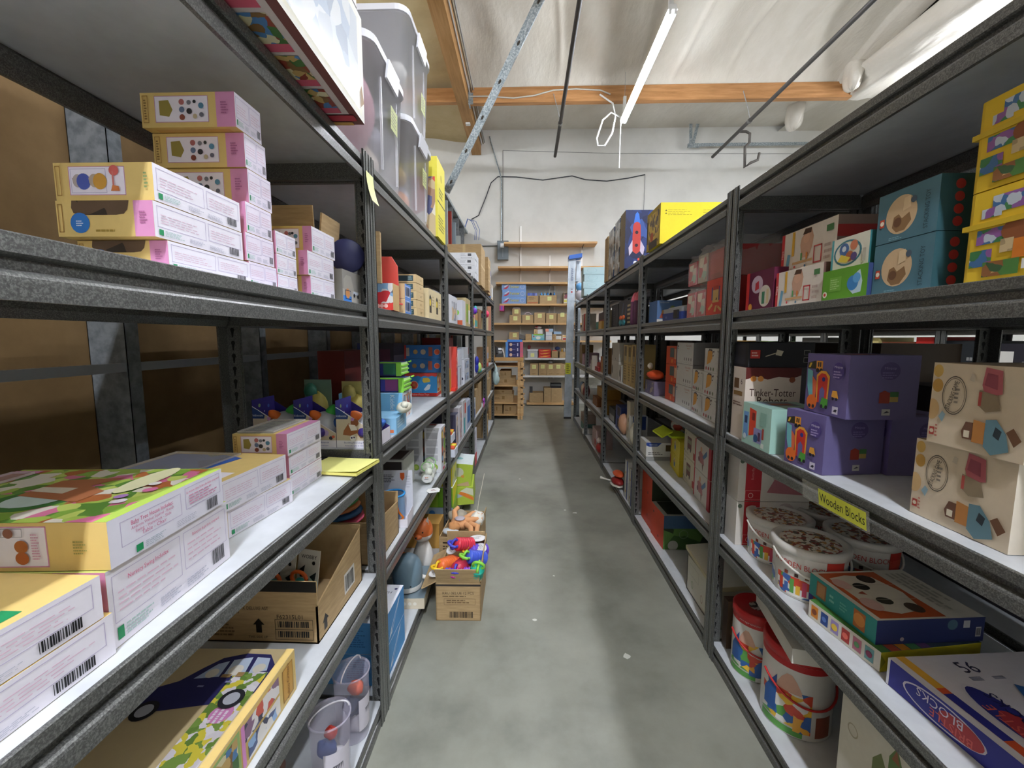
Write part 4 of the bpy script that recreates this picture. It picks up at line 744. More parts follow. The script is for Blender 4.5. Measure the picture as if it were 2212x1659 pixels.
# sensory boxes
SG = '#d9dade'
for i, (x0, y0, lb) in enumerate(((-.478, 2.35, 'tall white baby toy box with coloured round windows at the shelf edge'), (-.583, 2.34, 'tall grey-white baby toy box just left of the one with round windows'))):
    cb(lb, (x0, y0), (x0, y0 + .125), Z4, .262, .095, {'*': SG, 'T': '#e8e8ec'}, {'N': [('T', 'Sensory Pals', .4, .95, .009, '#55575e', 0, .06)] + [('R', .1, .76 - .165 * k, .78, .89 - .165 * k, '#b7b8be') for k in range(4)] + [('C', .60, .13, .018, '#9abf4a'), ('C', .6, .13, .010, '#c6d86a'), ('P', [(.1, 0), (.3, .05), (.5, 0)], '#c94a7a'), ('L', .1, .02, .5, .05, 1, '#c94a7a')],
       'F': [('P', [(.1, .2), (.1, .9), (.4, .95), (.4, .2)], '#6a4a3a'), ('C', .25, .82, .02, '#d8b83a'), ('C', .25, .5, .018, '#c9583a'), ('C', .25, .3, .016, '#7fb0d8'), ('R', .5, .1, .9, .95, PICM('#2c2420', '#d98a3a', '#7fae3c', '#e8c9a0', scale=30)), ('R', .3, .02, .7, .08, '#c93a5a')], 'T': [('R', .6, .5, .9, .9, '#c94a5a')]}, group='tall baby toy boxes')
cb('low white toy box with food pictures lying behind the plush tags', (-.60, 2.02), (-.60, 2.22), Z4, .17, .17, {'*': '#d6d8cf', 'T': '#b9b9b2'}, {'N': [('R', .05, .55, .95, .95, '#3a3430'), ('R', .05, .1, .4, .5, '#b3c23c'), ('R', .5, .1, .9, .5, '#a86a3a')], 'T': [('R', .1, .1, .9, .45, '#4a3a34')]})
for i, (x, y, s, lb) in enumerate(((-.515, 2.17, 1., 'white and green plush toy with round tag, the nearer of two by the shelf edge'), (-.525, 2.285, .9, 'white and green plush toy with oval tag, leaning on the tall white box'), )):
    t = thing('tagged_plush', lb, 'toy', (x, y, Z4 + .006)); m = MB()
    for q, (p, r) in enumerate((((0, 0, .03), (.035, .04, .03)), ((-.02, .02, .075), (.028, .03, .028)), ((.01, -.02, .065), (.02, .02, .02)))): m.ball(tuple(c * s for c in p), tuple(c * s for c in r), '#d9dccf', 12, 8, .12, q)
    m.build('plush_body', t); m = MB(); m.tube([(.0 + .03 * math.cos(a), -.01 + .01 * math.sin(a), .09 * s + .022 * math.sin(a)) for a in [2 * PI * k / 12 for k in range(13)]], .0025, '#8fd07a', 6, False); m.build('green_loop', t)
    m = MB(); f = Face(m, (-.02, -.044, .012), (1, .25, 0), (0, -.3, 1), .055, .05); f.k = 0; f.run([('C', .5, .5, .026, '#e9eae6')]); f.run([('L', .25, .35, .75, .5, 1, '#3a3a3c'), ('R', .3, .58, .45, .66, '#d84a3a'), ('R', .48, .58, .6, .66, '#e0a03a')]); m.build('paper_tag', t)
t = thing('paper_tag', 'loose white pointed paper tag hanging over the shelf edge', 'tag', (-.462, 2.06, Z4 + .004), .5); m = MB(); m.prism([(-.03, -.03), (.02, -.034), (.035, 0), (.03, .03), (-.02, .03), (-.036, .0)], 0, .0015, '#e9eae6'); f = Face(m, (-.03, -.03, .0015), (1, 0, 0), (0, 1, 0), .06, .06); f.run([('L', .3, .3, .75, .7, 2, '#8a3a34')]); m.build('tag_card', t)
# bottom shelf, unit 1
for i in range(2):
    cb(('lower' if i == 0 else 'upper') + ' blue box with white swoosh lines and white top on the bottom left shelf', (-.492, 1.365), (-.487, 1.60), Z5 + i * .119, .1185, .21, {'*': '#4a90cc', 'T': '#e2e4ec'}, {'F': [('P', [(.25, .12), (.35, .35), (.72, .85), (.8, .9), (.6, .55), (.38, .18)], '#dfe8f0'), ('P', [(.33, .22), (.40, .38), (.68, .76), (.6, .58), (.4, .26)], '#3f86c4'), ('L', .1, .6, .2, .95, 3, '#2c4a6a')], 'N': [('L', .35, .2, .7, .85, 9, '#2f6aa4', i), ('C', .92, .15, .006, '#e0763a')], 'T': [('T', 'Haakaa', .78, .3, .016, '#6a6c78', 90, .07), ('L', .1, .2, .6, .5, 4, '#8a8c98'), ('C', .88, .1, .006, '#3a3c6a')]}, group='blue boxes with white swoosh lines')
t = cb('flat grey star-patterned board game box sticking out under the whale', (-.455, 1.80), (-.47, 2.08), Z5, .052, .235, {'*': '#6f7f88', 'N': '#dcd0b8', 'F': '#cfc4ac'}, {'N': [('C', .12 + .1 * k, .5, .008, '#f0eadc') for k in range(8)], 'T': [('C', .3, .8, .012, '#9aa6ac'), ('C', .6, .85, .012, '#9aa6ac')]})
t = thing('whale_toy', 'grey-blue dome-shaped whale toy sitting on the board game box', 'toy', (-.553, 1.885, Z5 + .0522))
m = MB(); m.lathe([(0, .0), (.055, .0), (.064, .006), (.067, .035), (.070, .07), (.066, .11), (.052, .14), (.028, .158), (0, .163)], M('#6c8390', .4), 30); m.build('body', t)
m = MB(); m.lathe([(.0655, .006), (.0685, .022), (.066, .030)], '#c9c9c4', 30, a0=-2.4, a1=.9); m.build('white_belly', t)
m = MB(); m.ball((.030, -.0585, .038), .004, '#17171a', 8, 6); m.build('eye', t)
m = MB(); m.tube([(.05, .04, .03), (.085, .05, .02), (.105, .03, .018), (.1, .0, .02)], [.012, .008, .007, .008], '#d9d8d2', 8); m.build('tail_hook', t)
t = thing('fox_toy', 'orange and white seated fox figure behind the grey-blue whale', 'toy', (-.548, 2.165, Z5), -.25)
OR = M('#d9743c', .35); WT = M('#e6e4e0', .35)
m = MB(); m.lathe([(0, 0), (.052, 0), (.058, .02), (.056, .06), (.046, .10), (.032, .135), (.026, .15), (0, .152)], WT, 24); m.build('body', t)
m = MB(); m.lathe([(.0, .145), (.030, .148), (.048, .165), (.054, .185), (.050, .20), (.0, .2005)], WT, 24); m.build('chin', t)
m = MB(); m.lathe([(.0535, .187), (.055, .20), (.052, .225), (.040, .25), (.022, .262), (0, .266)], OR, 24); m.build('head', t)
m = MB(); m.ball((0, -.052, .188), (.024, .020, .015), OR, 12, 8); m.build('muzzle', t); m = MB(); m.ball((0, -.072, .190), .0055, '#17171a', 8, 6); m.build('nose', t)
for s in (-1, 1): m = MB(); m.ball((s * .026, -.0475, .213), .0042, '#17171a', 8, 6); m.build('eye', t)
for s in (-1, 1): m = MB(); m.add([(s * .018, -.01, .248), (s * .044, -.01, .238), (s * .036, -.006, .285), (s * .032, .012, .245)], [(0, 1, 2), (1, 3, 2), (3, 0, 2), (0, 3, 1)], WT); m.build('ear', t)
m = MB(); m.tube([(-.05, .02, .02), (-.085, .0, .03), (-.10, -.03, .055), (-.095, -.045, .085)], [.018, .026, .022, .006], OR, 12); m.build('tail', t)
# crinkly things behind on bottom shelf (eight tin, cushions)
cb('round-cornered tan toy box with black number 8 at the back of the bottom left shelf', (-.50, 2.36), (-.50, 2.5), Z5, .15, .2, {'*': '#b98f4a', 'N': '#c99a4c'}, {'N': [('R', .5, .4, .75, .85, '#dcd2b8'), ('T', '8', .62, .62, .03, '#1c1c1c')]})

# ---------------- cartons on the floor
A1 = open_box('cardboard_box', 'open cardboard box on the floor full of colourful ribbed rattles', (-.305, 1.968, .0003), .205, .31, .185, .02, (('N', .085, 22), ('S', .10, -4), ('W', .075, 118), ('E', .09, 3)), None, None,
              {'N': [('R', 0, .90, 1, .95, '#3a3430'), ('T', 'KRU 082.UE 12 PCS', .5, .72, .012, '#3a2c1e', 0, .15), ('L', .15, .62, .85, .66, 1, '#6a5436'), ('F', .18, .42, .88, .58, .0012, '#5a4630'), ('L', .24, .45, .8, .56, 2, '#7a6242'), ('B', .30, .08, .82, .24, '#2a2018', 26)], 'F': [('L', .2, .2, .6, .5, 4, '#8a7048')]})
def krush(lb, p, rot, c, c2, s=1.):
    t = thing('ribbed_rattle', lb, 'toy', p, 0, 'ribbed silicone rattles in the floor box'); t.rotation_euler = rot
    pr = [(0, -.040)]
    for k in range(7): pr += [(.024, -.040 + k * .0115), (.0275, -.036 + k * .0115), (.024, -.031 + k * .0115)]
    pr += [(.018, .044), (0, .046)]
    m = MB(); m.lathe([(r * s, zz * s) for r, zz in pr], M(c, .35), 18); m.build('ribbed_cup', t)
    m = MB(); m.tube([(.021 * s * math.cos(a), 0, .056 * s + .019 * s * math.sin(a)) for a in [2 * PI * k / 14 for k in range(15)]], .0052 * s, M(c2, .35), 8, False); m.build('ring_handle', t)
    m = MB(); m.tube([(0, .021 * s * math.cos(a), .050 * s + .013 * s * math.sin(a)) for a in [2 * PI * k / 14 for k in range(15)]], .0048 * s, M(c2, .35), 8, False); m.build('ring_handle', t)
KS = [('orange cup with yellow rings, left front', (-.372, 1.90, .212), (1.35, 0, -.5), '#e8743a', '#eec32c'), ('red cup with blue rings, top of the heap', (-.300, 2.00, .262), (1.25, .2, -.9), '#d83a4c', '#4a4fc8'), ('blue cup with green rings, right side', (-.232, 1.93, .232), (1.2, 0, -.9), '#4a62d0', '#8ed84c'), ('red cup with blue rings in the middle front', (-.300, 1.875, .215), (1.35, 0, -.2), '#c4344c', '#4a4ac4'),
      ('blue cup lying at the left front corner', (-.345, 1.846, .190), (1.5, 0, 1.5), '#4058cc', '#d8d84a'), ('purple cup with pink rings, front', (-.262, 1.845, .195), (1.3, .2, -1.3), '#8a4ac0', '#d83ab0'), ('teal cup standing at the right front corner', (-.222, 1.835, .205), (.5, .25, 0), '#2fb8a0', '#8ed84c'), ('second orange cup half buried at the left', (-.335, 1.945, .19), (1.5, 0, .8), '#e05c3a', '#eec32c'), ('pink cup under the heap at the back', (-.27, 2.06, .20), (1.45, 0, .4), '#d84a9a', '#4a4fc8'), ('violet cup at the back right', (-.235, 2.03, .215), (1.3, 0, -.8), '#6a4ac8', '#e0c23c')]
for lb, p, r, c, c2 in KS: krush('ribbed rattle: ' + lb, (p[0], p[1], p[2] + .012), r, c, c2, 1.22)
for i, (p, rz, lb) in enumerate((((-.405, 1.86, .205), .6, 'white printed hang tag at the left edge of the floor box'), ((-.36, 2.0, .245), 1.2, 'white hang tag lying behind the orange cup'), ((-.245, 2.09, .262), .2, 'white hang tag at the back of the floor box'), ((-.215, 2.0, .258), -1.1, 'curled white and pink hang tag at the right of the floor box'))):
    m = MB(); m.ball((0, 0, 0), (.045, .024, .0022), '#e6e6e6', 16, 6); f = Face(m, (-.03, -.015, .0024), (1, 0, 0), (0, 1, 0), .06, .03); f.run([('L', .1, .2, .8, .8, 3, '#5c5c60', i, .3)]); o = m.build('hang_tag', None, p, rz); o.rotation_euler[0] = .35; tag(o, lb, 'tag', 'hang tags in the floor box')
B1 = open_box('cardboard_box', 'second open cardboard box on the floor, soft toys heaped in it', (-.352, 2.345, .0003), .20, .36, .225, -.05, (('E', .03, 10),), None, None, {'N': [('L', .1, .55, .8, .8, 4, '#4a3a28', 4), ('R', .1, .84, .55, .88, '#3a2c1e')], 'F': [('L', .1, .2, .6, .4, 3, '#4a3a28', 6), ('B', .3, .6, .5, .75)]})
t = thing('plush_fox', 'long-limbed peach plush fox sprawled over the second floor box', 'toy', (-.345, 2.29, .215)); PE = M('#d9a070', .85, bump=.4, scale=220)
m = MB(); m.ball((-.02, 0, .035), (.06, .045, .032), PE, 16, 10, .08, 1); m.build('body', t)
for i, pth in enumerate((((0, .02, .05), (.05, .05, .075), (.10, .03, .07)), ((0, 0, .05), (.06, .0, .06), (.10, .02, .055)), ((.02, -.03, .04), (.05, -.08, .045), (.06, -.13, .03)), ((.04, -.02, .04), (.085, -.06, .045), (.085, -.12, .03)), ((-.05, .02, .05), (-.06, .05, .085), (-.04, .07, .10)))):
    m = MB(); m.tube(pth, [.017, .015, .012], PE, 10); m.build('limb', t)
m = MB(); m.ball((-.045, -.055, .040), (.032, .028, .026), M('#c98f5c', .85), 14, 9, .12, 3); m.build('head', t); m = MB(); m.ball((-.02, -.01, .068), (.03, .03, .008), '#b9b0b8', 12, 6); m.build('neck_tag', t)
t = thing('plush_tail', 'thick white plush tail tip with string over the second floor box', 'toy', (-.275, 2.33, .262)); m = MB(); m.ball((0, 0, .0), (.045, .05, .042), '#e4e0d4', 14, 9, .12, 4); m.build('tip', t); m = MB(); m.tube([(0, .02, .035), (.008, .05, .10), (.02, .10, .16), (.03, .14, .22)], .0016, '#d9d5c4', 5); m.build('string', t)
for i, (p, s, c, lb) in enumerate((((-.405, 2.22, .235), (.045, .035, .018), '#d3dade', 'white plush dog lying at the left of the second floor box'), ((-.37, 2.20, .215), (.05, .03, .015), '#3a6a8a', 'dark blue plush in the second floor box'), ((-.31, 2.19, .225), (.035, .014, .010), '#e2e2e2', 'white paper tag in the second floor box'), ((-.40, 2.42, .24), (.06, .05, .03), '#a8a08e', 'grey-beige soft toy at the back of the second floor box'))):
    m = MB(); m.ball((0, 0, 0), s, c, 14, 8, .1, i); tag(m.build('soft_toy', None, p), lb, 'toy', 'toys heaped in the second floor box')
m = MB(); m.tube([(0, 0, .0), (.018, -.03, .01), (.022, -.05, -.02), (.012, -.055, -.07), (.0, -.05, -.09)], [.012, .012, .010, .007, .003], '#8fc4cc', 8); tag(m.build('soft_toy', None, (-.40, 2.175, .235)), 'light blue plush leg hanging over the front of the second floor box', 'toy')

# ---------------- left units 2 to 4
GA = 'small toy boxes in the far left units'
ROWS = [
 # second shelf down
 ((-.485, 2.70), (-.485, 3.02), Z2, .180, .10, '#dcdde4', {'N': [('L', .1, .3, .5, .5, 2, '#a9aab4')], 'F': [('R', .3, .1, .9, .8, PICM('#c9cbd4', '#8a8d9c', '#d9b98a', scale=30))]}, 'tall plain white box at the near end of the third left unit'),
 ((-.60, 2.78), (-.60, 2.98), Z2, .215, .10, '#c9c9cc', {'N': [('R', .2, .2, .9, .5, '#a05a4a')]}, 'white box with dark photo behind the tall plain white box'),
 ((-.52, 3.06), (-.52, 3.2), Z2, .205, .13, '#2c3566', {}, 'navy blue box between the white and the tan boxes'),
 ((-.482, 3.24), (-.482, 3.40), Z2, .19, .11, '#d8d9e0', {'N': [('P', [(.1, .3), (.5, .3), (.5, .85), (.2, .9)], '#4a4450'), ('C', .6, .5, .02, '#8fd04a'), ('R', .5, .0, 1, .2, '#d0603a')]}, 'white box with a black and green toy picture in the third left unit'),
 ((-.482, 3.43), (-.482, 3.70), Z2, .225, .13, '#c9b586', {'N': [('R', .3, .25, .8, .9, '#6f8a34'), ('R', .35, .7, .75, .88, '#3a3a2c')], 'F': [('R', .1, .15, .5, .8, '#8fb03c'), ('C', .7, .7, .03, '#e6cf4a'), ('R', .55, .1, .95, .6, '#dfe0da')]}, 'tan box with a green toy in its window in the third left unit'),
 ((-.49, 3.88), (-.49, 4.10), Z2, .12, .14, '#d8c8d8', {'F': [('R', .1, .1, .9, .9, PICM('#e6c84a', '#c94a8a', '#4ab8b8', '#e8e2e8', scale=30))]}, 'pastel picture box in the fourth left unit'),
 ((-.50, 4.14), (-.50, 4.42), Z2, .16, .16, '#b98a52', {'N': [('R', .1, .1, .9, .4, '#3fa09a')], 'F': [('R', .1, .1, .9, .5, '#3fa09a')]}, 'brown and teal box in the fourth left unit'),
 ((-.50, 4.50), (-.50, 4.78), Z2, .21, .16, '#8a6a48', {}, 'plain brown box at the far end of the fourth left unit'),
 ((-.49, 5.15), (-.49, 5.42), Z2, .14, .18, '#d6c294', {'N': [('R', 0, .5, .5, 1, '#c9ccd4')]}, 'tan box under the pink toy in the last left unit'),
 ((-.52, 5.55), (-.52, 5.9), Z2, .26, .2, '#c4b08a', {'F': [('R', 0, .7, 1, 1, '#dfe2e6')]}, 'beige box at the back of the last left unit'),
 # third shelf
 ((-.484, 2.655), (-.484, 2.70), Z3, .32, .20, '#d8493c', {'F': [('R', .1, .1, .9, .9, '#e0685a')]}, 'tall narrow red toy card at the near end of the third left unit') if False else None,
 ((-.478, 2.90), (-.478, 2.955), Z3, .30, .16, '#d84a3e', {'F': [('L', .1, .3, .9, .8, 3, '#e89a8a')], 'N': [('R', .7, 0, .8, 1, '#e8827a')]}, 'tall narrow red box in the third left unit beside the blue display box'),
 ((-.48, 2.99), (-.48, 3.16), Z3, .155, .13, {'*': '#7fb4dc', 'F': '#dfe2ea'}, {'N': [('R', .05, .05, .95, .95, PICM('#8fc0e4', '#d84a4a', '#dfe8f0', '#6a8ab0', scale=20)), ('R', .0, .0, 1, .1, '#d8d9e0')], 'F': [('R', .55, .1, .7, .9, '#1f1f28')]}, 'lower blue-windowed character toy box in the third left unit'),
 ((-.48, 2.99), (-.48, 3.16), Z3 + .157, .12, .13, {'*': '#3f7fcc', 'F': '#d9dde8'}, {'N': [('R', .5, 0, 1, 1, '#cfd2dc'), ('P', [(.0, 0), (.4, .2), (.5, .6), (.2, .4)], '#a8342c')]}, 'upper blue and white toy box in the third left unit'),
 ((-.60, 3.10), (-.60, 3.5), Z3, .36, .16, '#8a2a2a', {}, 'dark red box at the back of the third left unit'),
 ((-.483, 3.33), (-.483, 3.62), Z3, .095, .15, '#d3d5dc', {'N': [('C', .2, .7, .012, '#7a4ab0'), ('R', .35, .5, .65, .95, '#5f7a34'), ('C', .85, .4, .012, '#2c2c40')], 'F': [('R', .1, .2, .8, .8, PICM('#c9ccd8', '#4a4a6a', '#8fb0d8', scale=30))]}, 'lower photo-printed white box in the third left unit'),
 ((-.483, 3.33), (-.483, 3.62), Z3 + .096, .095, .15, '#d0d2da', {'N': [('C', .2, .7, .012, '#8a3a9a'), ('R', .35, .5, .65, .95, '#6a7a34')], 'F': [('R', .1, .2, .8, .8, PICM('#c9ccd8', '#4a4a6a', '#8fb0d8', scale=30))]}, 'upper photo-printed white box in the third left unit'),
 ((-.49, 3.33), (-.49, 3.60), Z3 + .192, .09, .14, '#bfc3c8', {'N': [('L', .1, .1, .9, .9, 5, '#9a9ea6')]}, 'grey box on the photo-printed white boxes'),
 ((-.484, 3.87), (-.484, 4.02), Z3, .21, .10, '#e2dfe4', {'F': [('R', .2, .1, .5, .5, '#3a3a3c'), ('R', .2, .6, .5, .75, '#3a3a3c')]}, 'tall white box with black marks in the fourth left unit'),
 ((-.56, 4.10), (-.56, 4.5), Z3, .26, .14, '#a03430', {}, 'dark red box at the back of the fourth left unit'),
 ((-.484, 5.2), (-.484, 5.5), Z3, .25, .12, '#c9a27a', {'N': [('R', 0, 0, 1, .2, '#c9604a')], 'F': [('R', .5, .4, .9, .7, '#7fb0e0'), ('R', 0, 0, 1, .2, '#c9604a')]}, 'tan box with a blue shape in the last left unit'),
 # fourth shelf
 ((-.485, 2.90), (-.485, 3.02), Z4, .235, .20, {'*': '#3a3a52', 'F': '#c9c4cc', 'T': '#4a4a60'}, {'F': [('R', .1, .1, .8, .9, PICM('#d8cfc4', '#8a8a98', '#c9a08a', scale=30))]}, 'dark slate-purple box in the third left unit'),
 ((-.485, 3.05), (-.485, 3.19), Z4, .26, .22, {'*': '#cfc9d0', 'T': '#dedee2'}, {'F': [('R', .2, .1, .9, .9, PICM('#d9d4c4', '#b9a9b8', '#c98a8a', scale=30))]}, 'pinkish white box behind the dark slate-purple one'),
 ((-.485, 3.24), (-.485, 3.42), Z4, .28, .22, {'*': '#d0cfd2', 'T': '#d8d8dc'}, {'F': [('R', .5, .6, .9, .9, '#d8584a'), ('R', .2, .05, .6, .5, '#4ab0b8')]}, 'white box with red and teal print in the third left unit'),
 ((-.49, 3.50), (-.49, 3.72), Z4, .24, .2, '#b9bfd0', {'F': [('R', .1, .2, .9, .8, '#3f6fae')]}, 'bluish grey box at the far end of the third left unit'),
 ((-.484, 3.88), (-.484, 4.05), Z4, .20, .12, '#d8dae4', {'F': [('R', .2, .1, .8, .5, '#4a6ab0'), ('R', .3, .6, .7, .8, '#8fa0c8')]}, 'white and blue box at the near end of the fourth left unit'),
 ((-.50, 4.20), (-.50, 4.40), Z4, .25, .15, CARD, {'N': [('P', [(.4, .3), (.6, .3), (.6, .7), (.5, .8), (.4, .7)], '#3a2c1e')]}, 'brown carton with an oval hole in the fourth left unit'),
 ((-.50, 4.44), (-.50, 4.75), Z4, .29, .15, CARD, {}, 'taller brown carton in the fourth left unit'),
 ((-.482, 5.12), (-.482, 5.35), Z4, .32, .2, CARD, {'F': [('L', .2, .4, .6, .5, 2, '#7a6242')]}, 'tall brown carton leaning in the last left unit'),
 ((-.50, 5.60), (-.50, 5.95), Z4, .22, .2, CARD, {}, 'lower brown carton in the last left unit'),
 # bottom shelf
 ((-.482, 2.72), (-.482, 2.90), Z5, .10, .20, {'*': '#8fae3c', 'N': '#b9cfe2'}, {'N': [('C', .3, .6, .02, '#3a7ac0'), ('L', .5, .2, .9, .5, 2, '#7a8a9a')]}, 'lowest green and pale blue box at the near end of the third left unit'),
 ((-.482, 2.72), (-.482, 2.90), Z5 + .101, .135, .20, {'*': '#9acb3a', 'F': '#e2dc1e', 'T': '#dfe8e0'}, {'F': [('P', [(0, .0), (1, .6), (1, 0)], '#8fc93a')], 'N': [('R', .5, 0, 1, 1, '#7ab82c')]}, 'bright green and yellow box second up in the third left unit'),
 ((-.486, 2.74), (-.486, 2.92), Z5 + .237, .145, .19, {'*': '#dcd02c', 'F': '#b9b79a'}, {'F': [('R', .1, .1, .9, .9, PICM('#c9c8a8', '#8a9a6a', '#d9d24a', scale=18))]}, 'mustard yellow box topmost at the near end of the third left unit'),
 ((-.482, 3.88), (-.482, 4.12), Z5, .052, .15, '#d84a4c', {'N': [('R', .3, .2, .8, .8, '#e6c4c4')], 'F': [('R', .1, .2, .9, .8, '#e0606a')]}, 'lowest red box in the fourth left unit'),
 ((-.482, 3.88), (-.482, 4.12), Z5 + .0525, .052, .15, '#d4464c', {'N': [('R', .3, .2, .8, .8, '#e6c4c4')], 'F': [('R', .1, .2, .9, .8, '#e0606a')]}, 'second red box in the fourth left unit'),
] + [((-.486, 3.90), (-.486, 4.16), Z5 + .1055 + .06 * k, .0595, .15, '#d6d5de', {'N': [('L', .3, .5, .9, .8, 1, '#6a4a5a', k)], 'F': [('L', .2, .3, .8, .7, 2, '#b9a9b9', k)]}, 'white box number %s above the red boxes in the fourth left unit' % n) for k, n in enumerate(('one', 'two', 'three', 'four'))] + [
 ((-.478, 5.12), (-.478, 5.34), Z5, .27, .2, CARD, {'F': [('R', .0, .45, 1, .5, '#c2a878')]}, 'brown carton at the foot of the last left unit, a soft toy on it')]
for r in ROWS:
    if r is None: continue
    A, B, z, h, d, c, fc, lb = r
    cb(lb, A, B, z, h, d, c, fc, name='shipping_carton' if c is CARD else 'toy_box', group=GA)
# leaning lime boxes sticking out of unit 2 bottom shelf
LIME = '#b3c94a'
t = cb('tilted lime green and white toy box sticking out over the aisle, upper one', (-.40, 3.02), (-.42, 3.30), Z5 + .145, .17, .22, {'*': LIME, 'T': '#dfe9ea'}, {'N': [('C', .55, .62, .034, '#c9cbb8', 1.1), ('C', .70, .45, .012, '#d8a04a'), ('C', .2, .18, .012, '#1f5a34'), ('P', [(.4, .0), (.9, .25), (.95, .05)], '#c9a88a')], 'T': [('C', .5, .5, .03, '#8fc4c4'), ('R', .6, .7, .9, .95, '#d83a4a')]})
t.rotation_euler[1] = .10
t = cb('tilted lime green toy box with a triangle picture, lower one above the floor', (-.375, 3.0), (-.40, 3.30), Z5 + .008, .13, .24, LIME, {'N': [('P', [(.1, .15), (.1, .8), (.75, .55)], '#a9bcc8'), ('C', .35, .45, .018, '#d8905a'), ('P', [(.55, .65), (1, .2), (1, .4), (.65, .85)], '#e8863a'), ('P', [(.6, .8), (1, .5), (1, .9), (.8, 1)], '#dfe0c8')]})
t.rotation_euler[1] = -.05
# toy roller trays, unit 2 fourth shelf
for i, (x, y, z, lb) in enumerate(((-.49, 2.72, Z4, 'lower blue-edged tray of yellow and orange roller toys'), (-.515, 2.76, Z4 + .085, 'upper blue-edged tray of yellow and orange roller toys'))):
    t = thing('toy_tray', lb, 'toy', (x, y, z), 0, 'trays of roller toys'); m = MB(); m.box(-.055, .035, -.05, .07, 0, .05, '#d9e0ee'); m.box(-.02, .0, -.0515, -.05, .0, .05, '#2f5aae'); m.build('tray', t)
    for k, c in enumerate(('#dd5a34', '#e8b43a', '#dfe04a', '#e88a3a')):
        m = MB(); m.tube([(-.04, -.03 + .026 * k, .062), (.03, -.03 + .026 * k, .058)], .013, c, 10); m.build('roller', t)
plush('red bead toy on top of the upper roller tray', (-.535, 2.74, Z4 + .158), (('bead', '#d8382c', (((0, 0, .022), (.022, .022, .022)), ((.02, .02, .03), (.014, .014, .014)))),))
cb('small red plastic box at the front edge of the third left unit, third shelf', (-.475, 2.83), (-.475, 2.885), Z3, .022, .10, '#e0382c')
# loose bright things in the far units
for lb, loc, prt in (
    ('purple and turquoise plastic toy on boxes in the fourth left unit', (-.49, 4.0, Z2 + .122), (('purple_part', '#7a3ac8', (((0, 0, .03), (.035, .03, .03)),)), ('turquoise_part', '#3fb8c0', (((.01, .05, .04), (.02, .03, .04)),)))),
    ('small yellow toy bottle standing in the fourth left unit', (-.478, 3.855, Z2), (('bottle', '#e8d04a', (((0, 0, .045), (.014, .014, .045)),)), ('cap', '#d84a8a', (((0, 0, .098), (.012, .012, .012)),)))),
    ('hot pink toy on the tan box in the last left unit', (-.50, 5.25, Z2 + .142), (('pink_part', '#e8406a', (((0, 0, .05), (.05, .08, .05)),)), ('grey_part', '#8f96b0', (((-.03, -.03, .03), (.03, .04, .03)),)))),
    ('royal blue gift bag shape in the fourth left unit', (-.478, 4.13, Z3), (('bag', '#2a35a8', (((0, 0, .13), (.02, .06, .05)), ((.0, -.02, .07), (.018, .03, .05)))),)),
    ('lime and aqua plush beside the royal blue bag shape', (-.478, 4.30, Z3), (('lime_part', '#bfe07a', (((0, 0, .06), (.03, .06, .05)),)), ('aqua_part', '#5fb8b0', (((0, .03, .022), (.03, .06, .022)),)))),
    ('small purple and pink propeller toy at the fourth left unit edge', (-.462, 4.62, Z4 + .0), (('blade', '#b04ac8', (((0, 0, .09), (.012, .05, .015)), ((0, .02, .07), (.012, .02, .04)))), ('stem', '#c96a9a', (((0, 0, .03), (.006, .006, .03)),)))),
    ('orange and yellow striped soft toy sitting on the brown carton of the last left unit', (-.54, 5.23, Z5 + .272), (('orange_part', '#e07a2a', (((0, 0, .12), (.03, .05, .08)),)), ('yellow_part', '#e8d82a', (((0, .0, .05), (.05, .09, .05)),)))),
):
    plush(lb, loc, prt, 'plastic_toy' if 'plastic' in lb or 'bottle' in lb or 'propeller' in lb else 'soft_toy')
t = thing('plastic_bag', 'clear plastic bag of small toys hanging on the last left post', 'bag', (-.44, 6.22, .93)); m = MB(); m.ball((0, 0, -.22), (.05, .045, .10), CLEAR('#cfe6e6', .75, .2, 'bag_plastic'), 12, 8, .15, 3); m.tube([(0, 0, -.13), (0, 0, -.06), (-.02, 0, 0)], [.03, .015, .004], CLEAR('#cfe6e6', .75, .2, 'bag_plastic'), 8); m.build('bag', t); m = MB(); m.ball((0, 0, -.23), (.032, .03, .06), '#6fc0b8', 10, 7, .2, 5); m.build('small_toys', t)

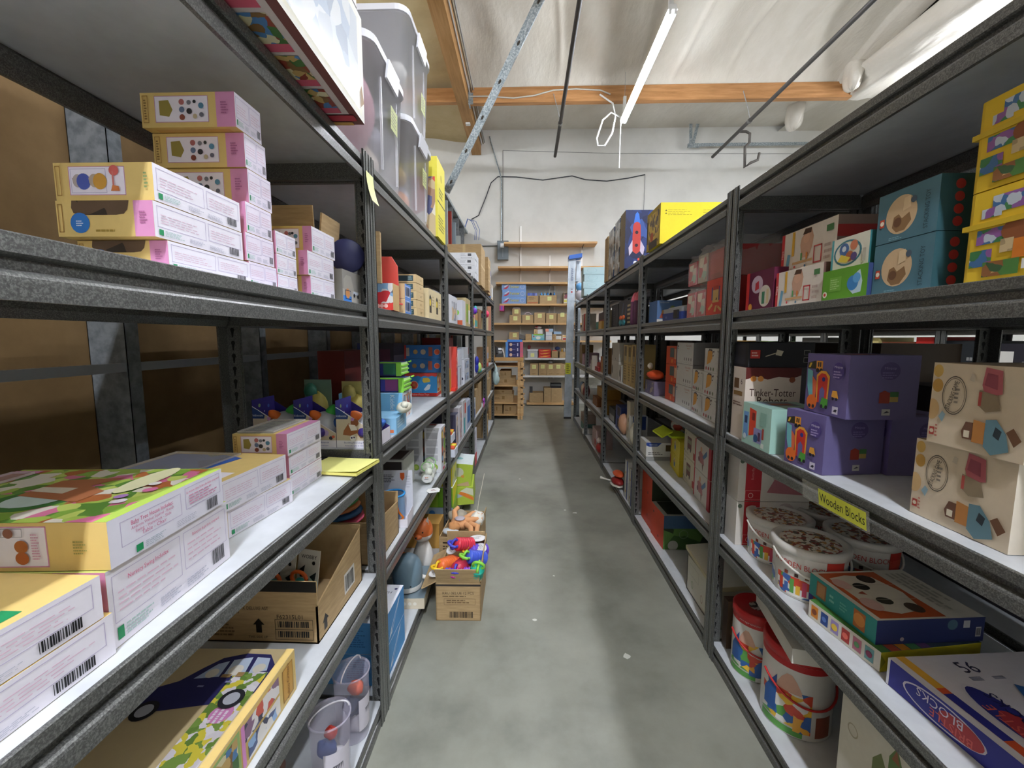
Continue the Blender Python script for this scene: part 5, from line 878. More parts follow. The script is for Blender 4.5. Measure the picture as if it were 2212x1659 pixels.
# ================================================================== RIGHT ROW, UNIT 0
def rc(label, A, B, z, h, dep, base, faces=None, **k): return cb(label, A, B, z, h, dep, base, faces, F=-1, **k)
KID = PICM('#d8cfc6', '#c9a086', '#e2ddd6', '#d8a860', '#b9584a', '#9fb8c4', scale=38)
def bagged(lb, A, B, z, h, dep, c, c2, grp=None, seed=1):
    t = thing('bagged_toy_set', lb, 'toy', ((A[0] + dep / 2), (A[1] + B[1]) / 2, z + .0006), 0, grp); ln = B[1] - A[1]
    m = MB(); m.box(-dep / 2, dep / 2, -ln / 2, ln / 2, 0, h * .78, c); f = Face(m, (-dep / 2, ln / 2, 0), (0, -1, 0), (0, 0, 1), ln, h * .78); f.k = 2
    f.run([('R', .1, .1, .9, .9, c2), ('R', .15, .02, .6, .2, c)]); m.build('toy_block', t)
    P = CLEAR('#e2dcd8', .20, .12, 'bag_film'); m = MB(); g = random.Random(seed); n = 8; v = []
    for zz, k in ((0, 1.03), (h * .4, 1.05), (h * .8, 1.02), (h * .9, .8), (h * 1.0, .9)):
        for i in range(n * 4):
            q = i / (n * 4) * 4; s = int(q); u = q - s; px, py = [(u * 2 - 1, -1), (1, u * 2 - 1), (1 - u * 2, 1), (-1, 1 - u * 2)][s]
            j = 1 + g.uniform(-.03, .03); v.append((px * dep / 2 * k * j, py * ln / 2 * (k if zz < h * .85 else 1.0) * j * .985, zz + (g.uniform(-.006, .006) if zz > h * .85 else 0)))
    N = n * 4; m.add(v, [(r * N + i, r * N + (i + 1) % N, (r + 1) * N + (i + 1) % N, (r + 1) * N + i) for r in range(4) for i in range(N)], P, True); m.build('plastic_bag', t)
    return t
MRB = PICM('#b03a44', '#c9a09a', '#8a2430', '#d8c4b8', scale=26)
bagged('dark red bagged toy set at the back behind the purple box, nearer one', (.985, 1.18), (.985, 1.33), Z2, .22, .2, '#7a1f22', MRB, 'dark red bagged toy sets', 3)
bagged('dark red bagged toy set at the back behind the purple box, farther one', (.985, 1.37), (.985, 1.55), Z2, .22, .2, '#6a1a1e', MRB, 'dark red bagged toy sets', 4)
rc('dark plum box with a faceted red gem and round wooden toy picture', (.80, 1.43), (.80, 1.60), Z2, .135, .16, '#5c1836', {'F': [('R', 0, .0, .12, 1, '#c9302c'), ('C', .42, .66, .030, '#b9a4b4', 1.2), ('P', [(.35, .5), (.5, .55), (.48, .75), (.36, .7)], '#b02a3a'), ('C', .72, .34, .036, '#c9c0b4'), ('R', .62, .15, .72, .45, '#3f7a5a'), ('R', .78, .15, .86, .5, '#c9b48a'), ('C', .2, .1, .012, '#d8963a')]})
HAPE = {'F': [('R', .0, 0, .06, 1, '#c8383c'), ('T', 'Hape', .03, .5, .012, '#efe6e4', 90, .07), ('P', [(.42, .3), (.38, .62), (.40, .78), (.52, .95), (.58, .92), (.62, .74), (.60, .5), (.54, .3)], '#c9a088'), ('C', .49, .74, .015, '#d2a68c'), ('P', [(.42, .84), (.46, .97), (.58, .95), (.57, .84)], '#4a3024'), ('R', .22, .4, .27, .98, '#d8a83a'), ('P', [(.10, .04), (.16, .04), (.2, .45), (.14, .48)], '#6fa4c0'), ('R', .25, .18, .62, .24, '#c9a070'), ('R', .40, .25, .43, .42, '#5a9a5a'), ('R', .5, .25, .53, .40, '#d8843a'), ('F', .64, .1, .78, .5, .004, '#c8484a'), ('L', .82, .1, .96, .5, 3, '#b9a49a'), ('R', .84, .72, .95, .86, '#4a7a4a'), ('C', .30, .12, .004, '#c8484a'), ('C', .5, .1, .004, '#4a7a9a')]}
rc('white toy box with red edge and a smiling toddler photo, lower of the pair', (.80, 1.198), (.80, 1.415), Z2, .11, .17, {'*': '#dcd3c8', 'N': '#6a5048'}, HAPE, group='white toddler-photo boxes')
HF = dict(HAPE); HF['N'] = [('R', .0, .55, 1, .8, '#9a2c2c'), ('R', .1, .1, .45, .45, '#7a6a60'), ('R', .55, .1, .9, .45, '#7a6a60')]
rc('white toy box with red edge and a smiling toddler photo, upper and set back', (.845, 1.222), (.845, 1.475), Z2 + .111, .128, .125, {'*': '#dcd3c8', 'N': '#7c6a62'}, HF, group='white toddler-photo boxes')
rc('bright green toy box with a blue water toy picture', (.79, 1.032), (.79, 1.182), Z2, .079, .13, {'*': '#5f9c2c', 'N': '#2c3c66'}, {'F': [('P', [(.62, .3), (.68, .62), (.78, .8), (.84, .86), (.90, .5), (.88, .18), (.72, .14)], '#bfd8e4'), ('C', .70, .48, .018, '#3f86c8'), ('C', .78, .62, .012, '#5fa4dc'), ('R', .18, .3, .45, .75, '#72ac40'), ('L', .20, .35, .42, .7, 5, '#a9d088'), ('C', .08, .22, .008, '#e8e4d0'), ('C', .08, .22, .004, '#c93a2c')]})
rc('white and teal toy box with a round badge of monster faces', (.80, 1.048), (.80, 1.172), Z2 + .0795, .077, .14, {'*': '#d8d6c6', 'N': '#2f6a6e'}, {'F': [('R', 0, 0, .06, 1, '#4f9aa0'), ('O', .45, .48, .031, .004, '#3f7a86', 1.5, 22), ('C', .36, .6, .016, '#4a6a9a'), ('C', .36, .62, .007, '#c9d0d8'), ('C', .62, .68, .012, '#c97a5a'), ('C', .52, .35, .013, '#a8603a'), ('P', [(.2, .25), (.45, .15), (.55, .3), (.3, .45)], '#d8c04a'), ('C', .64, .32, .010, '#5a4a7a'), ('R', .86, .1, .94, .5, '#b9b7a8')]})
SLATE = '#4c7382'
def stack_box(lb, z, h):
    rc(lb, (.800, .885), (.800, 1.030), z, h, .235, {'*': SLATE, 'N': '#2c5058', 'T': '#46707c'}, {'F': [('C', .42, .50, .040, '#c9ae8a', .95, 26), ('P', [(.28, .28), (.30, .48), (.38, .52), (.44, .42), (.56, .5), (.6, .34), (.5, .18), (.36, .17)], '#8a6a48'), ('C', .37, .36, .010, '#6a4a34'), ('P', [(.45, .55), (.58, .6), (.56, .82), (.46, .8)], '#d8c09a'), ('C', .62, .72, .007, '#4a5a6a'), ('R', .06, .34, .14, .50, '#c9482c'), ('C', .10, .42, .005, '#e8dcc8'), ('T', 'STACKING TOY', .84, .45, .010, '#263c46', 90, h * .7), ('L', .25, .02, .5, .09, 2, '#7fa8b8')],
       'N': [('C', .16, .82 - .22 * k, .0095, '#a83434') for k in range(4)] + [('T', 'STACKING TOY', .5, .5, .009, '#203a42', 90, .08)]}, group='slate blue stacking toy boxes', name='stacking_toy_box')
stack_box('slate blue stacking toy box with round photo, lower of the two', Z2, .113)
stack_box('slate blue stacking toy box with round photo, upper of the two', Z2 + .1135, .108)
def yellow_puzzle(lb, z, h):
    t = thing('puzzle_bag', lb, 'toy', (.90, .725, z + .0006), 0, 'bright yellow puzzle packs'); m = MB(); m.rbox(-.10, .10, -.103, .103, 0, h, .012, M('#d8b62c', .55)); m.build('yellow_case', t)
    m = MB(); m.box(-.1035, .102, -.105, .105, h * .60, h * .60 + .009, '#c9ab2c'); m.build('elastic_band', t)
    m = MB(); f = Face(m, (-.1005, .1, 0), (0, -1, 0), (0, 0, 1), .2, h); f.k = 1
    P1 = PICM('#3f6a9a', '#b9c4d0', '#8a5a9a', '#3c7a4a', scale=60); P2 = PICM('#4a7a3c', '#8a5a34', '#3a5a3a', '#c9a06a', scale=50)
    f.run([('R', .20, .74, .46, .92, P1), ('R', .12, .70, .28, .80, P1), ('R', .10, .42, .34, .58, P1), ('R', .32, .44, .56, .60, P2), ('C', .46, .52, .022, '#8a5230', 1.5), ('R', .06, .18, .24, .36, P1), ('R', .30, .30, .40, .44, PICM('#c9b48a', '#a89470', scale=60)), ('R', .40, .22, .60, .42, '#d07a2a'), ('R', .62, .44, .86, .62, '#9a2c44'), ('R', .62, .24, .84, .42, PICM('#3f7ab0', '#e0e4e8', '#a83a3a', scale=40)), ('R', .18, .06, .46, .22, P2), ('R', .48, .10, .62, .20, PICM('#5a8ab0', '#dcdcd8', scale=60)), ('R', .60, .76, .80, .84, '#3a4a5a'), ('R', .66, .64, .8, .72, '#55503a')]); m.build('printed_scene', t)
yellow_puzzle('bright yellow puzzle pack with elastic band, lower of the two at the right edge', Z2, .158)
yellow_puzzle('bright yellow puzzle pack with elastic band, upper of the two at the right edge', Z2 + .160, .153)

# third shelf
rc('mint green rounded toy box with blue and red block cars', (.758, 1.318), (.758, 1.488), Z3, .142, .17, {'*': '#a9cfc4', 'T': '#93b8b0', 'N': '#9dc4b8'}, {'F': [('R', .04, .18, .22, .78, '#6f9ed8'), ('R', .08, .5, .18, .68, '#2c4470'), ('P', [(.26, .22), (.26, .9), (.50, .86), (.50, .3)], '#d8482c'), ('R', .36, .62, .46, .8, '#7a2a24'), ('R', .44, .12, .72, .46, '#8f8ec0'), ('C', .52, .22, .013, '#2f5a8a'), ('R', .60, .18, .68, .38, '#5a3a5a'), ('C', .12, .18, .010, '#c9dce8'), ('R', .74, .25, .80, .5, '#a8443a'), ('R', .72, .05, .82, .16, '#dce6e0'), ('R', .66, .56, .86, .86, '#8fb8ac')], 'T': [('R', .1, .2, .6, .8, '#5a6a78'), ('R', .3, .3, .5, .7, '#8a4a3a')]})
rc('cream and brown Tinker Totter Robots toy box', (.768, 1.505), (.772, 1.60), Z3, .258, .185, {'*': '#d6c8bc', 'T': '#5a201c'}, {'N': [('P', [(0, 1), (1, 1), (1, .90), (.85, .86), (.6, .88), (.4, .84), (.2, .88), (0, .84)], '#5a201c'), ('T', 'Tinker-Totter', .5, .66, .026, '#3c1c14', 0, .155), ('T', 'Robots', .5, .55, .028, '#3c1c14', 0, .10), ('C', .14, .85, .010, '#c9823a'), ('C', .27, .85, .010, '#d8924a'), ('C', .84, .84, .010, '#8a4a2c'), ('L', .3, .44, .7, .48, 1, '#6a4034')], 'F': [('T', '6', .7, .8, .02, '#3c1c14'), ('R', .1, .7, .5, .84, '#6a4a2c'), ('R', .1, .6, .8, .66, '#8a6a3c'), ('L', .1, .45, .9, .52, 2, '#6a4a3a')]})
rc('black boxed pizza-peel toy with a red tag lying on the cream robot box', (.775, 1.51), (.775, 1.61), Z3 + .2585, .086, .225, '#1d1e22', {'N': [('R', .03, .36, .18, .70, '#a82c24'), ('L', .05, .42, .16, .64, 2, '#d8b8b0'), ('P', [(.26, .42), (.42, .56), (.42, .60), (.26, .46)], '#b9ae98'), ('P', [(.41, .5), (.50, .46), (.53, .66), (.43, .72)], '#c9bfa8'), ('F', .84, .2, .93, .4, .001, '#c9c4b8'), ('F', .84, .5, .93, .7, .001, '#c9c4b8')], 'F': [('R', .1, .1, .8, .9, '#2c2c34')]})
PURP = '#6a628c'
def purple_box(lb, A, B, z, h, dep, plain=False):
    fr = {'F': [('R', 0, 0, 1, 1, '#695f93'), ('P', [(.02, .84), (.22, .88), (.24, .74), (.02, .74)], '#3a3420'), ('P', [(.04, .76), (.08, .84), (.13, .84), (.09, .76)], '#d8b43a'), ('R', .24, .72, .40, .88, '#e0983a'), ('R', .28, .78, .31, .86, '#2c2c34'), ('R', .33, .78, .36, .86, '#2c2c34'), ('C', .28, .72, .006, '#23232a'), ('C', .37, .72, .006, '#23232a'),
                ('P', [(.03, .74), (.17, .70), (.20, .38), (.24, .24), (.12, .22), (.05, .44)], '#6fb4bc'), ('P', [(.17, .62), (.29, .52), (.27, .20), (.21, .24)], '#d8694a'), ('P', [(.30, .18), (.28, .64), (.38, .72), (.50, .72), (.60, .64), (.58, .18)], '#e0a03a'), ('P', [(.33, .18), (.32, .62), (.40, .68), (.50, .67), (.56, .6), (.55, .18)], '#c8362c'), ('P', [(.38, .16), (.38, .40), (.44, .46), (.50, .40), (.50, .16)], '#695f93'), ('C', .46, .58, .006, '#3a3a8a'), ('C', .20, .17, .020, '#e0702c'), ('C', .15, .1, .005, '#26262c'), ('C', .25, .1, .005, '#26262c'), ('P', [(.42, .16), (.46, .28), (.60, .26), (.60, .14), (.50, .1)], '#4f9a3c'), ('C', .46, .13, .005, '#26262c'), ('C', .57, .13, .005, '#26262c'),
                ('P', [(.68, .32), (.70, .42), (.80, .42), (.84, .30)], '#e0a040'), ('C', .72, .29, .004, '#26262c'), ('C', .80, .29, .004, '#26262c'), ('C', .80, .74, .022, '#514385', .9), ('T', 'Minipop', .80, .80, .008, '#d8d0ea'), ('L', .70, .62, .90, .75, 3, '#a99ccc'), ('R', .73, .05, .86, .17, '#d0cbe0'), ('P', [(.75, .09), (.80, .13), (.84, .12), (.82, .08)], '#2c2a3a')],
          'N': [('C', .58, .76, .022, '#4a3f70', 1.1), ('T', 'Minipop', .58, .80, .008, '#8a80aa'), ('L', .47, .64, .69, .75, 3, '#6f6494'), ('P', [(.45, .26), (.45, .42), (.52, .46), (.60, .42), (.60, .26)], '#8a3428'), ('R', .60, .28, .72, .42, '#a08a4a'), ('R', .60, .36, .72, .44, '#3a6a3a'), ('R', .50, .07, .62, .17, '#a9a9a4'), ('P', [(.52, .10), (.57, .14), (.61, .12)], '#2c2a3a')], 'T': [('R', .2, .2, .8, .7, '#5a3a5a'), ('R', .4, .3, .7, .6, '#a8503c')]}
    rc(lb, A, B, z, h, dep, {'*': PURP, 'N': '#5f5882'}, fr, group='purple building toy boxes', name='building_toy_box')
purple_box('purple building toy box at the shelf edge, lower front of the three', (.779, 1.112), (.764, 1.252), Z3, .158, .165)
purple_box('purple building toy box stacked on top of the other two', (.790, 1.062), (.788, 1.215), Z3 + .1585, .160, .170)
purple_box('purple building toy box deeper in the shelf, lower back of the three', (.950, 1.118), (.950, 1.258), Z3, .158, .165)
BEIGE = '#cfc0a8'
def beige_box(lb, z, h, x, y0, y1):
    rc(lb, (x, y0), (x, y1), z, h, .26, {'*': BEIGE, 'T': '#8f7a5c', 'N': '#d8cfbf'}, {'F': [('C', .06, .90, .012, '#c9a45a', .8), ('C', .07, .72, .013, '#b98f48', .8), ('C', .03, .42, .020, '#c9a878', .7), ('O', .27, .62, .036, .0018, '#55504a', .62, 24), ('O', .27, .62, .032, .0010, '#55504a', .60, 24), ('T', 'STACKING GAME', .25, .62, .009, '#45403a', 75, .055), ('L', .275, .52, .33, .72, 4, '#7a7268', 2), ('P', [(.42, .82), (.44, .90), (.48, .88), (.47, .80)], '#bfb3a0'), ('P', [(.12, .34), (.16, .42), (.2, .38), (.17, .28)], '#8aa4ae'),
              ('R', .03, .10, .09, .20, '#a8443a'), ('C', .06, .15, .004, BEIGE), ('L', .10, .08, .13, .25, 4, '#b05a50'), ('P', [(.56, .78), (.58, .98), (.74, .95), (.76, .70), (.60, .64)], '#a85a60'), ('P', [(.58, .78), (.60, .92), (.70, .9), (.71, .74)], '#8a4450'), ('P', [(.54, .55), (.54, .72), (.72, .68), (.76, .52), (.62, .48)], '#8a7a62'), ('R', .54, .54, .57, .70, '#a84a44'), ('P', [(.40, .22), (.44, .34), (.52, .34), (.52, .14), (.42, .14)], '#6a4a3a'), ('R', .43, .16, .49, .24, '#d8cfb8'), ('P', [(.52, .12), (.52, .38), (.64, .36), (.66, .12)], '#b07840'), ('P', [(.64, .10), (.64, .40), (.74, .42), (.84, .28), (.88, .1), (.72, .02)], '#5f7f8a'), ('P', [(.72, .24), (.74, .34), (.80, .30), (.78, .2)], '#2c343a'), ('P', [(.84, .3), (.9, .36), (.98, .24), (.92, .16)], '#6a4a34')]}, group='beige stacking game boxes', name='stacking_game_box')
beige_box('large beige stacking game box with line drawings, lower one at the shelf edge', Z3, .157, .803, .70, .882)
beige_box('large beige stacking game box with line drawings, upper one', Z3 + .1575, .156, .792, .685, .850)
# shelf label
t = thing('shelf_label', 'yellow Wooden Blocks label in a clear sleeve on the right shelf edge', 'label', (XR - .0015, 1.02, Z3 - .040)); t.rotation_euler[1] = 0
m = MB(); f = Face(m, (-.0012, .115, -.026), (0, -1, 0), (-.12, 0, 1), .225, .052); m.poly([f.pt(0, 0), f.pt(1, 0), f.pt(1, 1), f.pt(0, 1)], CLEAR('#e6e6de', .30, .1, 'sleeve_plastic')); m.build('clear_sleeve', t)
m = MB(); f.mb = m; f.k = 2; f.run([('R', .28, .08, .96, .90, '#dfe24e'), ('T', 'Wooden Blocks', .62, .50, .023, '#1d1d1a', 0, .145)]); m.build('yellow_card', t)
# fourth shelf
for i, lb in enumerate(('lower white toy box with a red band and heart by the first right post', 'upper white toy box with a red band and heart by the first right post')):
    rc(lb, (.785, 1.545), (.785, 1.628), Z4 + .170 * i, .169, .26, {'*': '#c9c4bc', 'F': '#c4bfb8'}, {'N': [('R', .10, 0, .32, 1, '#a8222c'), ('T', 'Butterfly', .20, .62, .012, '#c9827c', 90, .08), ('F', .10, .03, .32, .24, .0012, '#d8a49c'), ('O', .18, .13, .010, .002, '#e0c8c0', .9, 12), ('C', .68, .80, .030, '#b9aaa6', 1.), ('C', .6, .55, .032, '#b3a3a0', 1.), ('P', [(.4, .2), (.5, .5), (.7, .35), (.95, .5), (.9, .15)], '#a86a72'), ('O', .70, .78, .016, .0012, '#6a5a58', 1, 14), ('C', .04, .9, .008, '#5a6a5a')]}, group='white boxes with red band and heart')
BK = M('#cbc8c2', .4)
BLK = PICM('#c8452c', '#d9dad6', '#3f63a8', '#dcdcd8', '#5a9a4a', '#e0b23c', '#dfdfda', scale=46)
def bucket(lb, x, y, z, r, h, rz=0., body=None):
    t = thing('block_bucket', lb, 'bucket', (x, y, z), rz, 'white wooden block buckets')
    m = MB(); m.lathe([(0, .0), (r * .90, 0), (r * .91, .003), (r * .97, h - .012)], BK, 40); m.build('bucket_body', t)
    m = MB(); m.lathe([(r * .965, h - .026), (r + .003, h - .024), (r + .004, h - .004), (r - .004, h), (r - .012, h - .002), (r - .014, h - .008), (0, h - .008)], M('#c4c1bb', .35), 40); ld = m.build('lid', t)
    m = MB(); m.lathe([(r * .80, h - .0072), (0, h - .0071)], PICM('#d3cfc4', '#8a3a34', '#cfcabf', '#6a6458', '#d6d2c8', '#b98a4a', scale=95), 32); m.build('lid_label', ld)
    # wrap-around print, cone frustum sectors
    m = MB()
    def band(a0, a1, v0, v1, mat, k=1):
        e = .0005 * k; R = lambda v: r * (.91 + .06 * v) + e; n = max(2, int((a1 - a0) / 6)); v = []
        for i in range(n + 1):
            a = math.radians(a0 + (a1 - a0) * i / n)
            for vv in (v0, v1): v.append((R(vv) * math.cos(a), R(vv) * math.sin(a), vv * (h - .026)))
        m.add(v, [(2 * i, 2 * i + 2, 2 * i + 3, 2 * i + 1) for i in range(n)], mat, True)
    band(190, 268, .06, .50, BLK); band(268, 300, .0, 1, '#b8332a'); band(268, 300, .62, .80, '#c94a3a', 2); band(310, 350, .15, .5, BLK); band(60, 180, .1, .5, BLK)
    g = random.Random(5)
    for k in range(7): band(195 + 10 * k, 202 + 10 * k, .12, .25 + .04 * g.randint(0, 5), ['#c8452c', '#3f63a8', '#5a9a4a', '#e0b23c', '#c94a6a', '#4a4a9a', '#e07a2a'][k], 2)
    vs, fs, w, hh = text_geo('WOODEN BLOCKS'); sc = .016 / hh; pts = []
    for X, Y in vs:
        a = math.radians(228) + X * sc * .82 / r; R = r * .956 + .0012; pts.append((R * math.cos(a), R * math.sin(a), h * .66 + Y * sc))
    m.add(pts, fs, '#b8332a')
    for a0, cc in ((205, '#8a3a2c'), (222, '#4a2c24'), (238, '#6a4a2c')): band(a0, a0 + 6, .52, .60, cc, 2)
    m.build('wrap_label', t)
    m = MB(); m.tube([(r * 1.03 * math.cos(a), r * 1.03 * math.sin(a) , h - .03 - .55 * r * math.sin((a - PI) * 1.0 if a > PI else 0) * 1.0) for a in [PI + PI * k / 18 for k in range(19)]], .0032, M('#d6d3cc', .35), 7); m.build('handle', t)
    return t
bucket('white wooden block bucket nearest the post, back left of the group', .895, 1.468, Z4, .100, .155, -.15)
bucket('white wooden block bucket in front of the group by the shelf edge', .872, 1.270, Z4, .100, .160, -.10)
bucket('white wooden block bucket deeper in the shelf, behind the front one', 1.085, 1.345, Z4, .100, .155, .15)
bucket('white wooden block bucket deepest, half hidden under the shelf above', 1.108, 1.548, Z4, .098, .150, .3)
rc('pale puzzle box with small framed pictures and a yellow end, under the teal-edged game', (.822, .935), (.790, 1.135), Z4, .050, .27, {'*': '#cfcabc', 'N': '#c9bf2c', 'T': '#3a4a5a'}, {'F': [('R', .04 + .155 * k, .16, .15 + .155 * k, .84, c) for k, c in enumerate(('#d8862c', '#2c4a8a', '#9a8ac0', '#a83a34', '#b06a7a', '#6a9a9a'))] + [('C', .095, .5, .008, '#8a4a2c'), ('C', .25, .5, .007, '#5a7ac0'), ('C', .405, .5, .009, '#e0c04a'), ('C', .56, .5, .008, '#e06a5a'), ('C', .715, .5, .007, '#5a8a5a'), ('C', .87, .5, .008, '#8a3a5a')], 'N': [('P', [(0, .1), (.05, .5), (0, .9)], '#8a8a1f')], 'T': [('R', 0, 0, 1, .06, '#5a8a3a')] + [('R', .0, .1 * k, 1, .1 * k + .09, c) for k, c in enumerate(('#4a7a3a', '#a84a34', '#c9862c', '#4a8a5a', '#6a4a7a'))]})
rc('teal-edged game box with an orange cat face on its lid and navy end', (.826, .958), (.808, 1.165), Z4 + .0505, .062, .27, {'*': '#2a8480', 'N': '#27305c', 'T': '#cfcabd'}, {'F': [('R', .12, .15, .28, .85, '#8a5a34'), ('R', .14, .2, .26, .8, '#a8784a'), ('R', .70, .12, .86, .85, '#a8602c'), ('C', .78, .5, .016, '#c9823a'), ('L', .34, .3, .42, .7, 2, '#7fb8b0'), ('L', .5, .3, .62, .7, 3, '#5fa49c')],
       'N': [('C', .70, .72, .013, '#4a6a7a'), ('R', .80, .58, .86, .88, '#a9a9ac'), ('R', .92, .2, .97, .6, '#b9b9bc'), ('B', .925, .25, .965, .55), ('C', .24, .2, .005, '#a89a9a')],
       'T': [('R', .04, .05, .97, .66, '#b85428'), ('P', [(.16, .1), (.10, .3), (.16, .55), (.5, .62), (.84, .55), (.9, .3), (.8, .1)], '#cfc6b4'), ('C', .20, .46, .022, '#3c3026', .9), ('C', .80, .50, .020, '#4a3c30', 1), ('C', .36, .30, .020, '#2a2622', .8), ('C', .66, .32, .019, '#3a3a30', .8), ('P', [(.46, .24), (.54, .24), (.5, .17)], '#a8503c'), ('C', .30, .14, .020, '#c9a49a', 1.2), ('C', .72, .15, .022, '#c9a49a', 1.2), ('L', .1, .72, .9, .95, 4, '#a9a598', 3), ('R', .34, .06, .345, .64, '#b9ae9c'), ('R', .64, .06, .645, .64, '#b9ae9c')]})
rc('long blue and red BRISTLE BLOCKS box lying at the bottom right corner of the photo', (.838, .62), (.812, .905), Z4, .062, .34, {'*': '#2a2c86', 'T': '#cfcad0'}, {'F': [('R', 0, 0, .02, 1, '#d8d8e0'), ('C', .40, .5, .026, '#c9c4d0', 3.0, 24), ('C', .40, .5, .023, '#2a2c86', 3.2, 24), ('C', .52, .5, .020, '#a8383c', 2., 20), ('T', 'BRISTLE', .46, .34, .016, '#d0605a', 180, .12), ('T', 'BLOCKS', .38, .66, .017, '#cfcad8', 180, .10)],
       'T': [('R', 0, .0, 1, .05, '#cfcad0'), ('R', .0, .05, 1, .11, '#c9502c'), ('R', .0, .05, .3, .11, '#d8a43a'), ('R', .35, .05, .7, .11, '#2a2c86'), ('T', '56', .13, .42, .030, '#2c2c4a', 90), ('L', .22, .3, .26, .6, 2, '#8a8a98'), ('C', .58, .25, .034, '#c9c4cc', 2.6, 24), ('C', .58, .25, .030, '#2a2c7c', 2.7, 24), ('C', .68, .25, .026, '#a03038', 2., 20), ('T', 'BRISTLE', .62, .21, .020, '#c8574f', 180, .13), ('T', 'BLOCKS', .56, .31, .022, '#14144a', 180, .13), ('P', [(.30, .55), (.45, .75), (.60, .62), (.5, .45)], '#2f5f9a'), ('R', .36, .72, .5, .86, '#3a6aa0'), ('R', .5, .55, .62, .68, '#b09a3a'), ('P', [(.66, .55), (.7, .85), (.98, .9), (.95, .5)], '#6a4a24'), ('P', [(.7, .4), (.85, .5), (.95, .38)], '#8a4438')]}, name='block_set_box')
# bottom shelf
def canister(lb, x, y, z, r, h, rz, txt=True):
    t = thing('block_canister', lb, 'canister', (x, y, z), rz, 'red lidded block canisters')
    m = MB(); m.lathe([(0, 0), (r - .002, 0), (r, .004), (r, h - .03)], M('#d3d1cc', .4), 40); m.build('canister_body', t)
    m = MB(); m.lathe([(r * .99, h - .035), (r + .003, h - .033), (r + .0035, h - .004), (r - .003, h), (r - .008, h - .004), (0, h - .006)], M('#b3282a', .38), 40); ld = m.build('lid', t)
    m = MB(); m.lathe([(r * .85, h - .0052), (0, h - .0051)], PICM('#d0ccc4', '#8a4034', '#c4c0b6', '#3a3834', scale=60), 30); m.build('lid_label', ld)
    m = MB()
    def band(a0, a1, z0, z1, mat, k=1, top=None):
        R = r + .0006 * k; n = max(2, int((a1 - a0) / 7)); v = []
        for i in range(n + 1):
            u = i / n; a = math.radians(a0 + (a1 - a0) * u); zt = z1 if top is None else top(u)
            v += [(R * math.cos(a), R * math.sin(a), z0), (R * math.cos(a), R * math.sin(a), zt)]
        m.add(v, [(2 * i, 2 * i + 2, 2 * i + 3, 2 * i + 1) for i in range(n)], mat, True)
    band(150, 300, h * .80, h - .035, '#b3282a'); band(175, 262, h * .12, h * .55, PICM('#2f62a4', '#d6d4ce', '#c94a34', '#dad8d2', '#5a9a4a', '#d9d6d0', '#e0b43a', scale=34)); band(205, 245, h * .52, h * .72, '#c9a08c', 2, lambda u: h * (.56 + .18 * math.sin(PI * u))); band(180, 205, h * .2, h * .6, '#2f5a9c', 2, lambda u: h * (.4 + .25 * u)); band(270, 300, h * .05, h * .3, '#8a4a3a', 1); band(175, 250, h * .02, h * .1, '#5a9a4a'); band(235, 262, h * .08, h * .3, PICM('#e0a43a', '#c9442c', '#3a62a4', scale=40), 2)
    if txt:
        vs, fs, w, hh = text_geo('Storage Blocks'); sc = .011 / hh; m.add([((r + .002) * math.cos(math.radians(228) + X * sc / r), (r + .002) * math.sin(math.radians(228) + X * sc / r), h * .86 + Y * sc) for X, Y in vs], fs, '#e0d4d0')
    m.build('wrap_label', t)
    m = MB(); m.tube([((r + .006) * math.cos(a), (r + .006) * math.sin(a), h * .62 - .22 * h * math.sin(a - PI)) for a in [PI * 1.0 + PI * .86 * k / 18 for k in range(19)]], .0035, M('#b82a2a', .35), 8); m.build('cord_handle', t)
canister('round white canister with red lid beside the first right post', .862, 1.500, Z5, .080, .250, -.1)
canister('larger round canister with red lid under the tilted white box lid', .885, 1.300, Z5, .098, .275, 0, False)
t = rc('tilted white flat box lid resting on the two round canisters', (.765, 1.15), (.835, 1.47), Z5 + .280, .045, .20, {'*': '#cfcdc4', 'B': '#8f7a5c'}, {'T': [('L', .3, .4, .7, .6, 2, '#8a8880')]}); t.rotation_euler[0] = -.06; t.location[2] += .012
rc('tall white box with green toy castle drawings at the bottom right', (.785, .66), (.785, .985), Z5, .372, .26, '#cfcabb', {'F': [('P', [(.30, 0.540), (.30, 0.782), (.36, 0.863), (.40, 0.807), (.40, 0.540)], '#6f7a4a'), ('P', [(.42, 0.540), (.42, 0.904), (.47, 1.000), (.52, 0.904), (.52, 0.540)], '#5f7a44'), ('P', [(.44, 0.904), (.47, 0.984), (.50, 0.904)], '#8a5a3a'), ('P', [(.54, 0.540), (.54, 0.742), (.62, 0.807), (.68, 0.742), (.68, 0.540)], '#8a7a52'), ('O', .12, .80, .016, .003, '#a9a088', 1, 14), ('L', .7, .9, .95, .98, 1, '#8a8474'), ('R', 0, 0, .1, .06, '#8fae5a')]})
rc('dim brown box against the first right post on the bottom shelf', (.80, 1.595), (.80, 1.632), Z5, .20, .14, '#4c3a2c', {'N': [('R', .1, .3, .9, .6, '#6a5438')]})

